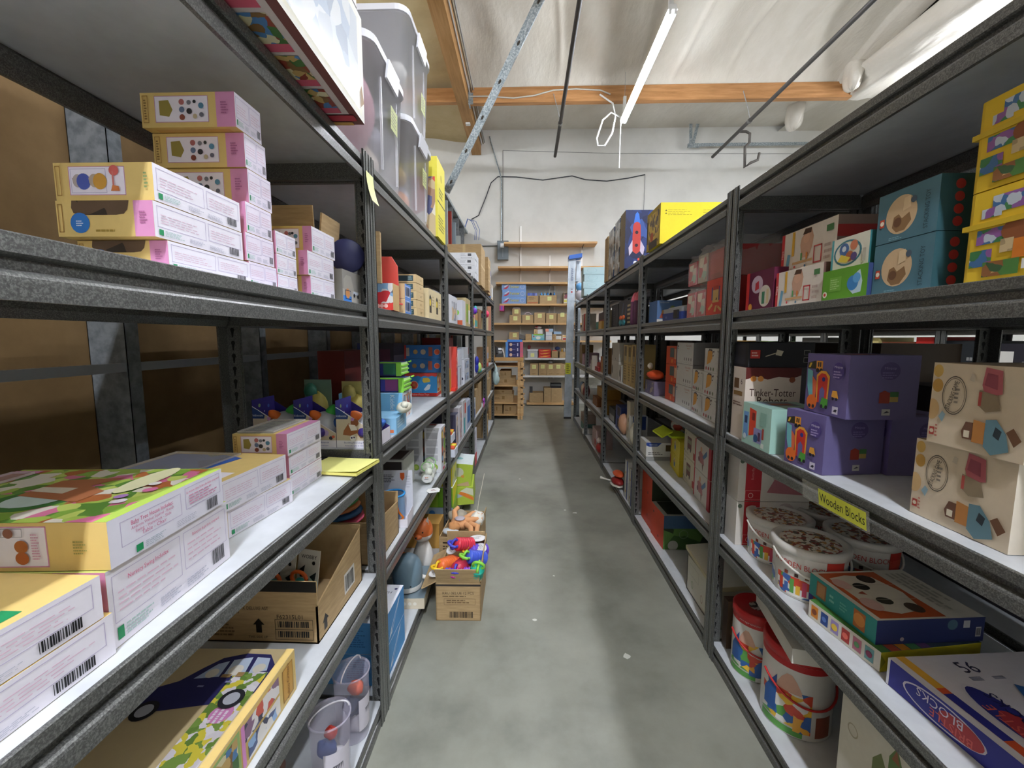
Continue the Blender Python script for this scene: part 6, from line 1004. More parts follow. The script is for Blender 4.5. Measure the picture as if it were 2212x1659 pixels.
# ================================================================== RIGHT ROW, UNIT 1
CAST = [('R', .30, .35, .62, .70, '#c9a464'), ('P', [(.46, .42), (.5, .5), (.54, .42)], '#3a2c1e'), ('R', .26, .42, .32, .78, '#4a4a7a'), ('R', .60, .4, .66, .78, '#5a3a6a'), ('P', [(.1, .2), (.3, .34), (.34, .28), (.16, .14)], '#c9a464'), ('P', [(.4, .1), (.48, .26), (.56, .26), (.5, .08)], '#c9a464'), ('P', [(.6, .26), (.78, .14), (.74, .08), (.58, .2)], '#c9a464'), ('T', '2', .92, .9, .016, '#e0b0a4'), ('R', .36, .7, .56, .8, '#a83a2c')]
rc('red-orange toy box with a wooden castle picture beside the first right post', (.780, 1.705), (.780, 1.895), Z2, .148, .20, {'*': '#c2402f', 'N': '#8a1f1c'}, {'F': CAST})
CB = PICM('#b9484e', '#cdb8a4', '#9fb8a4', '#d8c8b0', '#a83a44', scale=26)
bagged('dark red toy set in a crinkled bag on top of the castle box', (.785, 1.71), (.785, 1.90), Z2 + .149, .150, .20, '#8f2020', '#a82c2c', 'bagged toy sets in the second right unit', 5)
bagged('red and cream bagged toy set, nearer of two on the lower level', (.785, 1.915), (.785, 2.015), Z2, .150, .12, '#a8343c', CB, 'bagged toy sets in the second right unit', 6)
bagged('red and cream bagged toy set, farther of two on the lower level', (.785, 2.03), (.785, 2.13), Z2, .150, .12, '#b03c44', CB, 'bagged toy sets in the second right unit', 7)
bagged('pastel bagged toy set, nearer of two on the upper level', (.788, 1.92), (.788, 2.02), Z2 + .152, .155, .12, '#b0a08c', CB, 'bagged toy sets in the second right unit', 8)
bagged('pink-red bagged toy set, farther of two on the upper level', (.788, 2.035), (.788, 2.135), Z2 + .152, .135, .12, '#b03c4c', CB, 'bagged toy sets in the second right unit', 9)
t = thing('carry_case', 'flat round-cornered carry case with navy base and grey lid', 'toy', (.885, 2.36, Z2)); m = MB(); m.rbox(-.10, .10, -.19, .19, 0, .042, .06, '#24387c', 6); m.build('base', t); m = MB(); m.rbox(-.097, .097, -.185, .185, .042, .066, .06, '#8f9294', 6); m.rbox(-.075, .075, -.16, .16, .066, .074, .05, '#9a9a94', 6); m.build('lid', t); m = MB(); m.box(-.108, -.099, -.12, -.06, .008, .052, '#141418'); m.build('latch', t)
m = MB(); f = Face(m, (-.1005, .19, 0), (0, -1, 0), (0, 0, 1), .38, .042); f.k = 2; f.run([('T', 'kids', .30, .5, .014, '#7f8fc4', 0, .06)]); m.build('name_print', t)
t = thing('round_tub', 'teal lidded round tub standing behind the navy carry case', 'toy', (1.06, 2.20, Z2)); m = MB(); m.lathe([(0, 0), (.08, 0), (.085, .07)], '#2f8a78', 26); m.build('tub_base', t); m = MB(); m.lathe([(.088, .062), (.092, .066), (.092, .098), (.086, .105), (0, .106)], '#36a08c', 26); m.build('lid', t)
rc('blue picture box with red fish toy at the far end of the second right unit', (.80, 2.66), (.80, 2.83), Z2, .135, .15, {'*': '#4a6a9c', 'N': '#5a7aa8'}, {'N': [('R', .0, .0, 1, .15, '#c9c9c4'), ('T', 'kidoozie', .3, .92, .011, '#c9ced8', 0, .06), ('C', .62, .66, .015, '#8a9a5a'), ('P', [(.1, .2), (.2, .5), (.6, .55), (.9, .4), (.8, .18)], '#a8503c'), ('R', .2, .4, .6, .55, '#b98a5a')]})
for i, (x, y, lb) in enumerate(((1.02, 2.50, 'maroon shiny toy behind the navy carry case, nearer'), (1.03, 2.68, 'maroon shiny toy behind the navy carry case, farther'))):
    m = MB(); m.ball((0, 0, .066), (.06, .055, .055), M('#4a1a2c', .2), 14, 9, .1, i); tag(m.build('plastic_toy', None, (x, y, Z2)), lb, 'toy')
# third shelf
FD = [('P', [(.14, .30), (.18, .86), (.30, .95), (.44, .90), (.46, .60), (.36, .42)], '#cf9440'), ('P', [(.18, .86), (.26, .98), (.44, .96), (.46, .88), (.30, .92)], '#4a3c40'), ('P', [(.46, .88), (.58, .92), (.54, .70), (.48, .66)], '#5a4a4c'), ('P', [(.48, .74), (.52, .86), (.56, .82), (.53, .72)], '#d3d0c8'), ('C', .12, .16, .008, '#a83434', .8), ('C', .27, .15, .008, '#a03030', .8), ('C', .42, .15, .008, '#5a6a5a', .8), ('C', .57, .15, .008, '#6a7a5a', .8), ('O', .78, .15, .006, .001, '#9a9a94', 1, 8), ('T', '4x6', .80, .90, .008, '#3a3a3c'), ('L', .66, .34, .86, .78, 9, '#b9b8b4', 3, .3), ('R', .92, .2, .94, .9, '#7a7876')]
z = Z3
for k in range(3):
    rc('white toy food box with orange shape, %s of three beside the first right post' % ['lowest', 'middle', 'topmost'][k], (.800 + .004 * (k % 2), 1.765), (.806, 1.945), z, .105, .13, {'*': '#c9c7c4', 'N': '#8f8d8b'}, {'F': FD}, group='white toy food boxes'); z += .1053
z = Z3
for k in range(2):
    rc('white toy food box with an orange shape, %s in the two-high column' % ['lower', 'upper'][k], (.812, 1.955), (.822, 2.115), z, .105, .13, {'*': '#c6c4c0', 'N': '#8f8d8b'}, {'F': FD}, group='white toy food boxes'); z += .1053
z = Z3
for k in range(3):
    rc('plain white box with small red title and four dark figures, %s of three' % ['lowest', 'middle', 'topmost'][k], (.826, 2.13), (.835, 2.38), z, .112, .24, {'*': '#cbc9c6', 'N': '#7a7878'}, {'F': [('T', 'PULL ALONG', .72, .86, .009, '#b0584a', 0, .09), ('L', .62, .70, .84, .76, 1, '#b98a7a'), ('C', .08, .82, .007, '#2c2c2c'), ('L', .04, .68, .13, .74, 1, '#4a4a4a')] + [('C', .50 + .13 * q, .24, .009, '#3c3c3a', .45) for q in range(4)] + [('C', .50 + .13 * q, .08, .002, '#5a5a58') for q in range(4)]}, group='plain white boxes with small red title'); z += .1125
rc('large grey-white box with a faint splash print standing behind the toy food boxes', (.985, 1.80), (.985, 2.10), Z3, .325, .2, '#8b898c', {'F': [('C', .5, .6, .02, '#3a2c34'), ('C', .45, .7, .006, '#2c2028'), ('C', .6, .5, .010, '#4a3a44'), ('C', .3, .65, .004, '#3a3038')], 'N': [('R', .1, .1, .9, .9, '#7d7b7f')]})
rc('large grey-white box end beside the topmost plain white box', (.955, 1.97), (.955, 2.12), Z3 + .2115, .115, .022, '#8f8d90')
z = Z3
for k in range(3):
    rc('bright orange toy box with a grey window, %s of three' % ['lowest', 'middle', 'topmost'][k], (.838 + .004 * (k == 1), 2.40), (.84, 2.575), z, .105, .14, {'*': '#cb4a22', 'N': '#6a7886'}, {'F': [('R', .38, .38, .78, .9, '#55605f'), ('R', .82, .3, .98, .85, '#c9a88a'), ('C', .6, .18, .012, '#dd8a3c'), ('T', '3+', .88, .15, .008, '#e0b8a0')]}, group='bright orange toy boxes'); z += .1053
t = plush('orange rounded toy with a white eye ball at the far end of the third shelf', (.83, 2.74, Z3 + .092), (('toy_base', '#cf4a1e', (((0, 0, .03), (.05, .09, .03)),)), ('eye_ball', '#cfc6b8', (((-.02, .05, .085), (.018, .018, .02)),))), 'plastic_toy')
rc('mauve flat toy box under the orange rounded toy', (.80, 2.66), (.80, 2.86), Z3, .090, .16, {'*': '#6a6078', 'F': '#7a6f86'}, {'F': [('R', .1, .1, .9, .9, PICM('#6f6a88', '#a89a86', '#5a5078', scale=30))]})
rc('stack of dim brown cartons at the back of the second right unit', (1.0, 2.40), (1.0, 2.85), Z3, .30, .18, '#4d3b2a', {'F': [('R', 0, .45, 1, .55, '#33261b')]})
# fourth shelf
TRN = [('R', .28, .35, .62, .80, '#6a3a34'), ('R', .3, .55, .6, .7, '#8a8a68'), ('C', .34, .32, .009, '#3a3434'), ('C', .56, .32, .009, '#3a3434'), ('C', .15, .85, .007, '#8a8a7a'), ('R', .80, .1, .98, .35, '#a8342c'), ('L', .1, .1, .5, .2, 2, '#a9a290'), ('C', .06, .2, .006, '#6a8a5a')]
RBN = [('R', 0, .0, .07, 1, '#b3303a'), ('R', .86, 0, 1, 1, '#a82c38'), ('P', [(.35, .3), (.25, .6), (.4, .72), (.55, .6), (.62, .3)], '#a86a6a'), ('C', .42, .76, .014, '#c99a78'), ('P', [(.5, .55), (.75, .85), (.78, .7), (.6, .5)], '#5a7aa0'), ('P', [(.5, .3), (.54, .05), (.58, .3)], '#6a4a3c'), ('C', .3, .4, .012, '#7a4a5a')]
for k in range(2):
    rc('cream toy train box, %s of two' % ['lower', 'upper'][k], (.845, 2.085), (.868, 2.305), Z4 + .143 * k, .142, .16, {'*': '#c9c2aa', 'N': '#a8342c'}, {'F': TRN}, group='cream toy train boxes')
    rc('white toy box with a broad red stripe and doll picture, %s of two' % ['lower', 'upper'][k], (.812, 1.840), (.835, 2.075), Z4 + .143 * k, .142, .16, {'*': '#c9c4bc', 'N': '#8a2228'}, {'F': RBN}, group='white red-striped doll boxes')
    rc('bright yellow toy box with red rounded side and bird print, %s of two' % ['lower', 'upper'][k], (.852, 2.325), (.885, 2.565), Z4 + .100 * k, .099, .18, {'*': '#d6c21e', 'N': '#b5a21a'}, {'F': [('C', .5, .5, .030, '#cfc8a8', .8), ('P', [(.45, .3), (.42, .6), (.52, .72), (.58, .5), (.56, .3)], '#4a6a9a'), ('C', .5, .62, .010, '#c9862c'), ('C', .02, .45, .030, '#a83a34', .7), ('T', 'duck', .5, .9, .008, '#6a6a2c')]}, group='bright yellow toy boxes')
m = MB(); m.box(-.05, .05, -.09, .09, 0, .012, '#b8cc1e'); m.obox((-.075, 0, .022), (.03, 0, .016), (0, .09, 0), (.001, 0, .004), '#b8cc1e'); tag(m.build('plastic_tray', None, (.885, 2.50, Z4 + .2005)), 'lime yellow plastic tray upside down on the bright yellow toy boxes', 'toy')
rc('white toy box with a blue corner logo at the far end of the fourth shelf', (.765, 2.66), (.772, 2.83), Z4 + .022, .092, .16, {'*': '#cbcac6', 'N': '#c9c8c4'}, {'N': [('P', [(0, 1), (.6, 1), (.45, .74), (.1, .72), (0, .8)], '#24408a'), ('T', 'kidoozie', .28, .86, .010, '#cfd6e6', 0, .07), ('L', .08, .12, .7, .34, 2, '#4a4a4c'), ('R', .75, .4, 1, .85, '#5a4a2c')]})
rc('thin grey tray box beneath the white box with a blue corner', (.765, 2.655), (.772, 2.84), Z4, .0215, .17, '#8f8f8c')
for k in range(2): rc('navy blue box at the back of the fourth shelf, %s of two' % ['lower', 'upper'][k], (1.075, 2.42), (1.075, 2.72), Z4 + .095 * k, .094, .16, '#1f2c5e', {'T': [('R', .2, .2, .7, .6, '#5a8ab0')]}, group='navy boxes at the back')
m = MB(); m.ball((0, 0, .05), (.05, .05, .05), PICM('#7f9a9a', '#c9c4bc', '#a83a34', '#3a6a6a', scale=30), 16, 10, .06, 2); tag(m.build('soft_toy', None, (.945, 2.60, Z4 + .19)), 'teal and red patterned ball toy above the yellow boxes', 'toy')
# bottom shelf
t = thing('toy_chest', 'white patterned toy chest with its pale yellow lid ajar, near the first right post', 'toy chest', (.94, 1.86, Z5)); m = MB()
a, b, h = .14, .15, .175
for q in ((-a, -a + .006, -b, b), (a - .006, a, -b, b), (-a, a, -b, -b + .006), (-a, a, b - .006, b)): m.box(q[0], q[1], q[2], q[3], 0, h, '#c9c6b8')
m.box(-a, a, -b, b, 0, .006, '#c9c6b8'); f = Face(m, (-a, b, 0), (0, -1, 0), (0, 0, 1), 2 * b, h); f.k = 2; f.run([('F', .1, .55, .45, .85, .0012, '#8a8a80'), ('O', .22, .32, .018, .003, '#5a8a3a', .6, 14), ('O', .58, .3, .018, .003, '#8a3a34', .7, 14), ('O', .8, .4, .020, .004, '#a88a3a', .6, 14)]); m.build('chest_body', t)
m = MB(); m.obox((0, 0, 0), (a + .008, 0, 0), (0, b + .01, 0), (0, 0, .010), '#bfb592'); m.obox((0, 0, .0105), (a + .006, 0, 0), (0, b + .008, 0), (0, 0, .0008), '#d0cdc0'); o = m.build('lid', t, (.0, .0, h + .034)); o.rotation_euler = (.10, -.10, 0)
GLD = PICM('#4a7034', '#3a5a2c', '#5a8040', '#2c3a24', scale=12)
rc('orange sided garden toy box with a green lawn picture facing the viewer', (.806, 2.395), (.800, 2.62), Z5, .205, .26, {'*': '#cb4322', 'T': '#a9aaa2', 'N': '#44642e'}, {'N': [('R', 0, .62, 1, 1, '#3f5a78'), ('R', 0, 0, 1, .62, GLD), ('C', .22, .12, .03, '#a9aaa2', 1.), ('O', .45, .45, .026, .002, '#8a9a86', 1, 16)], 'F': [('C', .6, .2, .008, '#2c2c2c'), ('C', .2, .78, .008, '#2c2c2c')], 'T': [('R', .02, .1, .9, .95, '#20261c')]})
rc('taller orange sided garden toy box behind the green lawn one', (.808, 2.645), (.808, 2.87), Z5, .335, .26, {'*': '#c9401f', 'N': '#3a4a28', 'T': '#222222'}, {'N': [('R', 0, 0, 1, 1, GLD), ('R', 0, .5, 1, 1, '#26301e'), ('C', .28, .10, .02, '#a9aaa2')], 'F': [('C', .6, .2, .01, '#2c2c2c', .6), ('C', .6, .65, .012, '#2c2c2c', .6)]})

# ================================================================== RIGHT ROW, UNITS 2-4
GB = 'small toy boxes in the far right units'
R2 = [
 ((.79, 3.28), (.79, 3.40), Z2, .20, .12, '#2a2a30', {'F': [('R', .1, .1 + .16 * k, .9, .18 + .16 * k, '#c4b48a') for k in range(5)]}, 'black box with cream bars in the third right unit'),
 ((.80, 3.42), (.80, 3.75), Z2, .215, .16, '#20222c', {'F': [('P', [(.2, .2), (.5, .9), (.6, .9), (.4, .2)], '#3f4a6a'), ('P', [(.6, .2), (.8, .8), (.9, .8), (.8, .2)], '#36406a')]}, 'dark navy glossy box with slanted shapes in the third right unit'),
 ((.80, 3.78), (.80, 4.05), Z2, .205, .16, '#1a1b22', {'F': [('L', .3, .1, .5, .9, 8, '#5a5a6a')]}, 'black box at the far end of the third right unit'),
 ((.80, 4.25), (.80, 4.42), Z2, .18, .14, '#b0a58c', {'F': [('R', .2, .3, .8, .95, '#4a3a34')]}, 'cream and dark photo box in the fourth right unit'),
 ((.785, 4.50), (.785, 4.85), Z2, .085, .14, '#c9a25a', {'N': [('R', .4, 0, 1, 1, '#2f7a72')], 'F': [('R', 0, 0, .5, 1, '#2f7a72')]}, 'sand and teal blocks box in the fourth right unit'),
 ((.83, 4.50), (.83, 4.95), Z2 + .086, .10, .12, '#3a2424', {'F': [('R', 0, 0, 1, .2, '#8a2a24')]}, 'dark maroon box above the sand and teal one'),
 ((.78, 5.55), (.78, 5.70), Z2, .22, .12, '#b8b4a8', {'F': [('R', .0, 0, .3, .1, '#b0605a')]}, 'upright greyish white board box in the last right unit'),
 ((.78, 5.75), (.78, 5.85), Z2, .23, .12, '#b52c28', {}, 'upright red board box in the last right unit'),
 ((.78, 5.90), (.78, 6.05), Z2, .23, .12, '#c0aaa0', {'F': [('R', .1, .1, .3, .3, '#a84a44')]}, 'upright pink-grey board box in the last right unit'),
 ((.785, 3.62), (.785, 3.92), Z3 + .166, .155, .13, '#aaa69c', {'F': [('C', .08, .5, .040, '#1a1a1c', .5), ('C', .55, .1, .008, '#2c2c2c')]}, 'upper rounded white speaker-like box in the third right unit'),
 ((.785, 3.62), (.785, 3.92), Z3, .165, .13, '#b0aca2', {'F': [('C', .12, .5, .042, '#1a1a1c', .5)]}, 'lower rounded white speaker-like box in the third right unit'),
 ((.782, 3.50), (.782, 3.60), Z3, .14, .13, '#b3afa6', {'F': [('C', .4, .5, .03, '#202022', .5), ('R', .7, .1, .9, .9, '#5a4a5a')]}, 'small white box with black oval beside the speaker-like boxes'),
 ((.80, 4.30), (.80, 4.42), Z3, .26, .14, '#96704a', {}, 'brown wooden-block tower box in the fourth right unit'),
 ((.80, 4.45), (.80, 4.58), Z3, .17, .14, '#a87a4a', {'F': [('R', 0, .6, .4, 1, '#c9502c')]}, 'shorter brown block box with an orange corner'),
 ((.785, 4.62), (.785, 4.86), Z3, .045, .14, '#a82c2c', {'F': [('L', .1, .2, .6, .8, 2, '#c98a84')]}, 'lower small red box in the fourth right unit'),
 ((.80, 4.62), (.80, 4.80), Z3 + .0455, .05, .12, '#a8342c', {}, 'upper small red box in the fourth right unit'),
 ((.90, 4.65), (.90, 5.0), Z3, .22, .16, '#6a5064', {}, 'dusty mauve box at the back of the fourth right unit'),
 ((.79, 5.55), (.79, 5.75), Z3, .17, .16, '#9a8090', {}, 'pale mauve box in the last right unit'),
 ((.79, 5.80), (.79, 6.0), Z3, .15, .16, '#a88a9a', {}, 'second pale mauve box in the last right unit'),
 ((.79, 6.05), (.79, 6.3), Z3, .27, .16, '#7c6236', {}, 'olive brown carton at the end of the last right unit'),
 ((.79, 3.20), (.79, 3.30), Z4, .29, .12, '#c4bba6', {'F': [('C', .5, .5, .02, '#4a4034', .5), ('C', .5, .25, .018, '#4a4034', .5)], 'N': [('R', .3, 0, .6, .4, '#c9a078')]}, 'tall cream box with dark ovals in the third right unit'),
 ((.775, 3.10), (.775, 3.17), Z4, .20, .12, '#c2c4c6', {'N': [('R', .1, .5, .9, 1, '#1f3a7a'), ('T', 'kidoozie', .5, .8, .01, '#c9d0e0', 90, .06)]}, 'tall white box with navy top by the third right post'),
 ((.785, 3.48), (.785, 3.68), Z4, .10, .16, {'*': '#2c3a72', 'F': '#33427c'}, {'N': [('O', .5, .5, .028, .003, '#8f9ac4', .7, 14)], 'F': [('R', .3, .2, .9, .9, '#241c28')]}, 'lower indigo box with a white ring logo'),
 ((.785, 3.48), (.785, 3.68), Z4 + .1005, .10, .16, {'*': '#2c3a72', 'F': '#33427c'}, {'N': [('O', .5, .5, .028, .003, '#8f9ac4', .7, 14)], 'F': [('R', .3, .2, .9, .9, '#241c28')]}, 'upper indigo box with a white ring logo'),
 ((.80, 3.80), (.80, 4.05), Z4, .13, .16, '#3a3a3c', {'F': [('R', .1, .1, .9, .5, '#9a9a94')]}, 'dark box with pale lower half at the far end of the third right unit'),
 ((.82, 4.25), (.82, 4.60), Z4, .11, .18, '#8f6a26', {'F': [('C', .15 + .2 * k, .5, .008, '#5a421a') for k in range(4)]}, 'lower mustard cartons with dark dots'),
 ((.84, 4.55), (.84, 5.0), Z4 + .1105, .11, .18, '#a87c2c', {'F': [('C', .15 + .2 * k, .5, .008, '#6a4c1c') for k in range(4)]}, 'upper mustard carton with dark dots'),
 ((.80, 4.75), (.80, 5.05), Z4, .10, .16, '#7c4a24', {}, 'rust brown box beside the mustard cartons'),
 ((.775, 3.02), (.775, 3.10), Z5, .135, .10, '#c2c2c0', {'F': [('R', .6, 0, 1, 1, '#28387c'), ('C', .3, .4, .012, '#a8863a')]}, 'white and blue box, bottom front by the third right post'),
 ((.775, 3.02), (.775, 3.10), Z5 + .136, .135, .10, '#c6c6c2', {'F': [('R', .6, 0, 1, 1, '#28387c'), ('C', .3, .4, .012, '#a8863a')]}, 'white and blue box, second up by the third right post'),
 ((.775, 3.14), (.775, 3.24), Z5, .135, .11, '#c0c0be', {'F': [('R', .55, 0, .85, 1, '#2a3a80'), ('C', .3, .4, .012, '#b08a3a')]}, 'white and blue box, lower of the pair behind'),
 ((.775, 3.14), (.775, 3.24), Z5 + .136, .165, .11, '#c6c6c4', {'F': [('R', .55, 0, .85, 1, '#2a3a80'), ('C', .3, .4, .012, '#b08a3a')]}, 'white and blue box, upper of the pair behind'),
 ((.83, 3.30), (.83, 3.42), Z5, .22, .12, '#9fa4a6', {'N': [('L', .1, .1, .6, .3, 2, '#3a5a4a')]}, 'grey plastic-fronted box behind the red scoops'),
 ((.78, 4.62), (.78, 4.90), Z5, .22, .18, '#b39a96', {'F': [('C', .3, .7, .01, '#a86a6a'), ('R', .6, .2, .9, .5, '#a82c2c')]}, 'pinkish toy box in the fourth right unit bottom'),
 ((.775, 5.60), (.775, 5.90), Z5, .09, .16, '#5f8a84', {}, 'sea green box on the bottom of the last right unit'),
 ((.775, 5.60), (.775, 5.90), Z5 + .0905, .13, .16, '#a8968c', {'F': [('C', .2 + .2 * (k % 4), .25 + .25 * (k // 4), .010, '#3a2420') for k in range(12)]}, 'spotted box on the sea green box'),
 ((.74, 5.42), (.74, 5.50), Z5, .06, .12, '#c9c6c0', {}, 'small white box poking out at the fourth right post'),
]
for k, (y0, y1, zh) in enumerate(((3.06, 3.17, .315), (3.19, 3.29, .305), (3.31, 3.43, .31))):
    R2.append(((.782, y0), (.782, y1), Z3, zh, .14, '#a8905c', {'F': [('R', .2, .72, .8, .96, '#5c4c2c'), ('R', .3, .6, .7, .72, '#8f8a78'), ('L', .2, .1, .8, .5, 6, '#6a5630', k), ('R', 0, .52, 1, .53, '#5c4c2c')]}, 'tall tan printed carton, %s of three side by side' % ['nearest', 'middle', 'farthest'][k]))
for A, B, z, h, d, c, fc, lb in R2: rc(lb, A, B, z, h, d, c, fc, group=GB)
for i, (y, lb) in enumerate(((3.09, 'purple plush crayon with pink tip, nearer'), (3.19, 'purple plush crayon with pink tip, farther'))):
    t = thing('plush_crayon', lb, 'toy', (.80, y, Z2), 0, 'plush crayons'); m = MB(); m.lathe([(0, 0), (.034, .004), (.036, .05), (.034, .17)], '#5a3550' if i == 0 else '#6a4060', 12); m.build('shaft', t); m = MB(); m.lathe([(.034, .17), (.028, .195), (.018, .225), (.008, .237), (0, .24)], '#cf6478', 12); m.build('tip', t)
for i, (y, c, lb) in enumerate(((3.42, '#d86a3a', 'orange rimmed fidget toy by the shelf edge, nearer'), (3.52, '#d8623a', 'orange rimmed fidget toy by the shelf edge, farther'))):
    plush(lb, (.768, y, Z2), (('teal_base', '#2f7a86', (((0, 0, .025), (.012, .045, .025)),)), ('orange_ring', c, (((0, .0, .065), (.010, .03, .018)),))), 'plastic_toy')
t = plush('red and orange sand scoops with a white handle sticking out over the aisle', (.765, 3.44, Z5), (('red_scoop', '#8a201e', (((0, 0, .05), (.05, .09, .03)),)), ('orange_scoop', '#c0502a', (((.01, .02, .105), (.045, .085, .022)),)), ('white_rim', '#c4c2b8', (((-.005, 0, .025), (.055, .095, .012)),))), 'plastic_toy')
m = MB(); m.tube([(-.03, .06, .03), (-.09, .10, .035), (-.12, .12, .04)], [.007, .007, .013], '#cfccc2', 8); m.build('handle', t)
t = plush('red doll shoe toy in a white box at the fourth right unit bottom', (.79, 4.42, Z5), (('red_part', '#a02020', (((0, 0, .07), (.04, .12, .05)),)), ('white_part', '#c4b4aa', (((0, .05, .14), (.03, .05, .03)),))), 'plastic_toy')
for i, (x, y, zz, c, lb) in enumerate(((.79, 5.50, Z4, '#8a3438', 'dark red small toy in the last right unit'), (.785, 5.70, Z4, '#b8a08c', 'beige doll shape in the last right unit'), (.79, 5.92, Z4, '#6a7a8a', 'grey-blue toy in the last right unit'), (.785, 3.36, Z4, '#b08468', 'peach doll head in clear pack in the third right unit'), (.785, 3.0, Z4, '#b3ac9a', 'cream plush lump by the third right post'))):
    m = MB(); m.ball((0, 0, .090), (.045, .06, .080), c, 12, 9, .1, i); tag(m.build('soft_toy', None, (x, y, zz)), lb, 'toy')
for k, s in enumerate((.055, .042, .030)):
    pass
z = Z3 + .0
t = thing('dotted_block_stair', 'row of white dotted blocks stepping up beside the red boxes in the fourth right unit', 'toy', (.782, 4.98, Z3))
for k in range(3): m = MB(); m.box(-.03, .03, -.02 - .05 * k, .02 - .05 * k, 0, .065 + .05 * k, '#b9b2a6'); f = Face(m, (-.03, .02 - .05 * k, 0), (0, -1, 0), (0, 0, 1), .04, .065 + .05 * k); f.k = 2; f.run([('C', .5, .7, .008, '#2a2a2a')]); m.build('dotted_block', t)

# ================================================================== on top of the right row
ZT = 1.8153
rc('large bright yellow toy box standing on top of the right row', (.742, 2.47), (.742, 2.73), ZT, .222, .40, {'*': '#e2cf2a', 'F': '#b59a24'}, {'N': [('L', .10, .68, .44, .84, 4, '#9a8c1c', 1, .25), ('P', [(.06, .72), (.075, .76), (.09, .72)], '#5a5214'), ('P', [(.06, .79), (.075, .83), (.09, .79)], '#5a5214'), ('L', .58, .60, .9, .84, 4, '#a89a24', 3, .25)], 'F': [('R', .1, .1, .9, .9, PICM('#8a6a24', '#c9a82c', '#5a4420', '#d8b83a', '#a88a30', scale=40)), ('C', .4, .3, .03, '#b3502c'), ('R', .2, .0, .8, .2, '#3a3020'), ('R', .0, .2, .08, .8, '#3a3020')]})
SKY = PICM('#1c2a5c', '#243a7a', '#1a2048', '#3a58a0', scale=12)
rc('black and blue box with a red toy rocket picture on top of the right row', (.742, 3.33), (.742, 3.50), ZT, .43, .26, {'*': '#262c4e', 'F': '#8a7a5c'}, {'N': [('R', .0, .0, 1, 1, SKY), ('P', [(0.132, .22), (0.106, .36), (0.224, .50), (0.224, .30)], '#cdc2d8'), ('P', [(0.528, .22), (0.568, .36), (0.436, .50), (0.436, .30)], '#cdc2d8'), ('P', [(0.224, .30), (0.211, .55), (0.224, .74), (0.277, .80), (0.383, .80), (0.436, .74), (0.449, .55), (0.436, .30), (0.330, .25)], '#c4403a'), ('P', [(0.238, .78), (0.277, .93), (0.330, .97), (0.383, .93), (0.422, .78), (0.330, .80)], '#3f7ae0'), ('C', 0.330, .62, .012, '#2c1c2c'), ('C', 0.330, .40, .012, '#3a2030'), ('C', 0.310, .10, .014, '#e2e2ea'), ('C', 0.409, .16, .010, '#d84a3a'), ('C', 0.363, .06, .012, '#9ac0d8'), ('T', 'ROCKET', .76, .3, .034, '#d8e0f0', -90, .16)], 'S': []})
SIL = PICM('#8f9498', '#5a6a78', '#b9bcbc', '#6a5a4c', '#a3a7a8', '#3a4a6a', scale=22, rough=.2)
for y0, y1, c, lb in ((3.54, 3.72, SIL, 'silver film-wrapped toy box on top of the right row beside the rocket box'), (3.76, 3.98, SIL, 'second silver film-wrapped toy box on top of the right row')): rc(lb, (.745, y0), (.745, y1), ZT, .43 if y0 < 3.6 else .42, .24, {'*': c})
rc('tall brown carton on top of the right row behind the silver-wrapped boxes', (.742, 4.02), (.742, 4.16), ZT, .40, .24, CARD)
z = ZT
for k, lb in enumerate(('lowest', 'second', 'third', 'topmost')):
    rc('pale aqua flat box on top of the right row, %s of four' % (lb if k in (0, 3) else lb + ' up'), (.715 - .012 * (k % 2), 5.38), (.72, 5.70), z, .0855, .26, '#b9d6dc', {'N': [('O', .4, .55, .025, .0015, '#8fbcc4', 2.4, 20), ('L', .1, .1, .5, .2, 1, '#9ac0c8')]}, group='pale aqua flat boxes'); z += .086
plush('light blue and pink gift bag beside the pale aqua boxes on top', (.76, 6.15, ZT), (('blue_part', '#6aa8dc', (((0, 0, .19), (.06, .05, .06)),)), ('pale_part', '#c9c4cc', (((0, 0, .08), (.07, .06, .08)),)), ('tan_part', '#c9a06a', (((.08, -.02, .05), (.03, .03, .05)),))), 'gift_bag')

# ================================================================== next aisle, seen through the gaps
g = random.Random(11)
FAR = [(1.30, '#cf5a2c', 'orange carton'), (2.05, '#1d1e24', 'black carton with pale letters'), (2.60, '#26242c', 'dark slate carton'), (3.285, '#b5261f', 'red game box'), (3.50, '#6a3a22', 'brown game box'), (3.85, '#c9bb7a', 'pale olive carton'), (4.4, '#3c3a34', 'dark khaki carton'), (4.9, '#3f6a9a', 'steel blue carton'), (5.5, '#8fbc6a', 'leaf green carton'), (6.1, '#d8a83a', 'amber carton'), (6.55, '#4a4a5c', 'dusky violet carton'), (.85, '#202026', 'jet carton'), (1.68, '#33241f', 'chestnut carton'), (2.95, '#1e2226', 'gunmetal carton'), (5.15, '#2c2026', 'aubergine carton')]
FAR.sort()
for i, (y, c, nm_) in enumerate(FAR):
    for lv, zz in ((2, Z3), (3, Z2), (1, Z4)):
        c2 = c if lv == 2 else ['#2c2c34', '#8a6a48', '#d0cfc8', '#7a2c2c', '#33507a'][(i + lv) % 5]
        lb = nm_ + ' on the far aisle shelving, third shelf' if lv == 2 else ['charcoal', 'brown', 'off-white', 'maroon', 'blue'][(i + lv) % 5] + ' carton %s the %s across the next aisle' % ('above' if lv == 3 else 'below', nm_)
        h = g.uniform(.32, .375) if lv == 2 else (g.uniform(.28, .35) if lv == 3 else g.uniform(.2, .3))
        rc(lb, (3.09, y), (3.09, min(y + g.uniform(.3, .45), (FAR[i + 1][0] if i + 1 < len(FAR) else 6.95) - .012)), zz, h, .3, c2, {'F': [('R', .1, .6, .4, .85, '#d9d6cf'), ('L', .55, .3, .9, .7, 3, '#8a8a88', i)]}, group='cartons across the next aisle', name='shipping_carton')
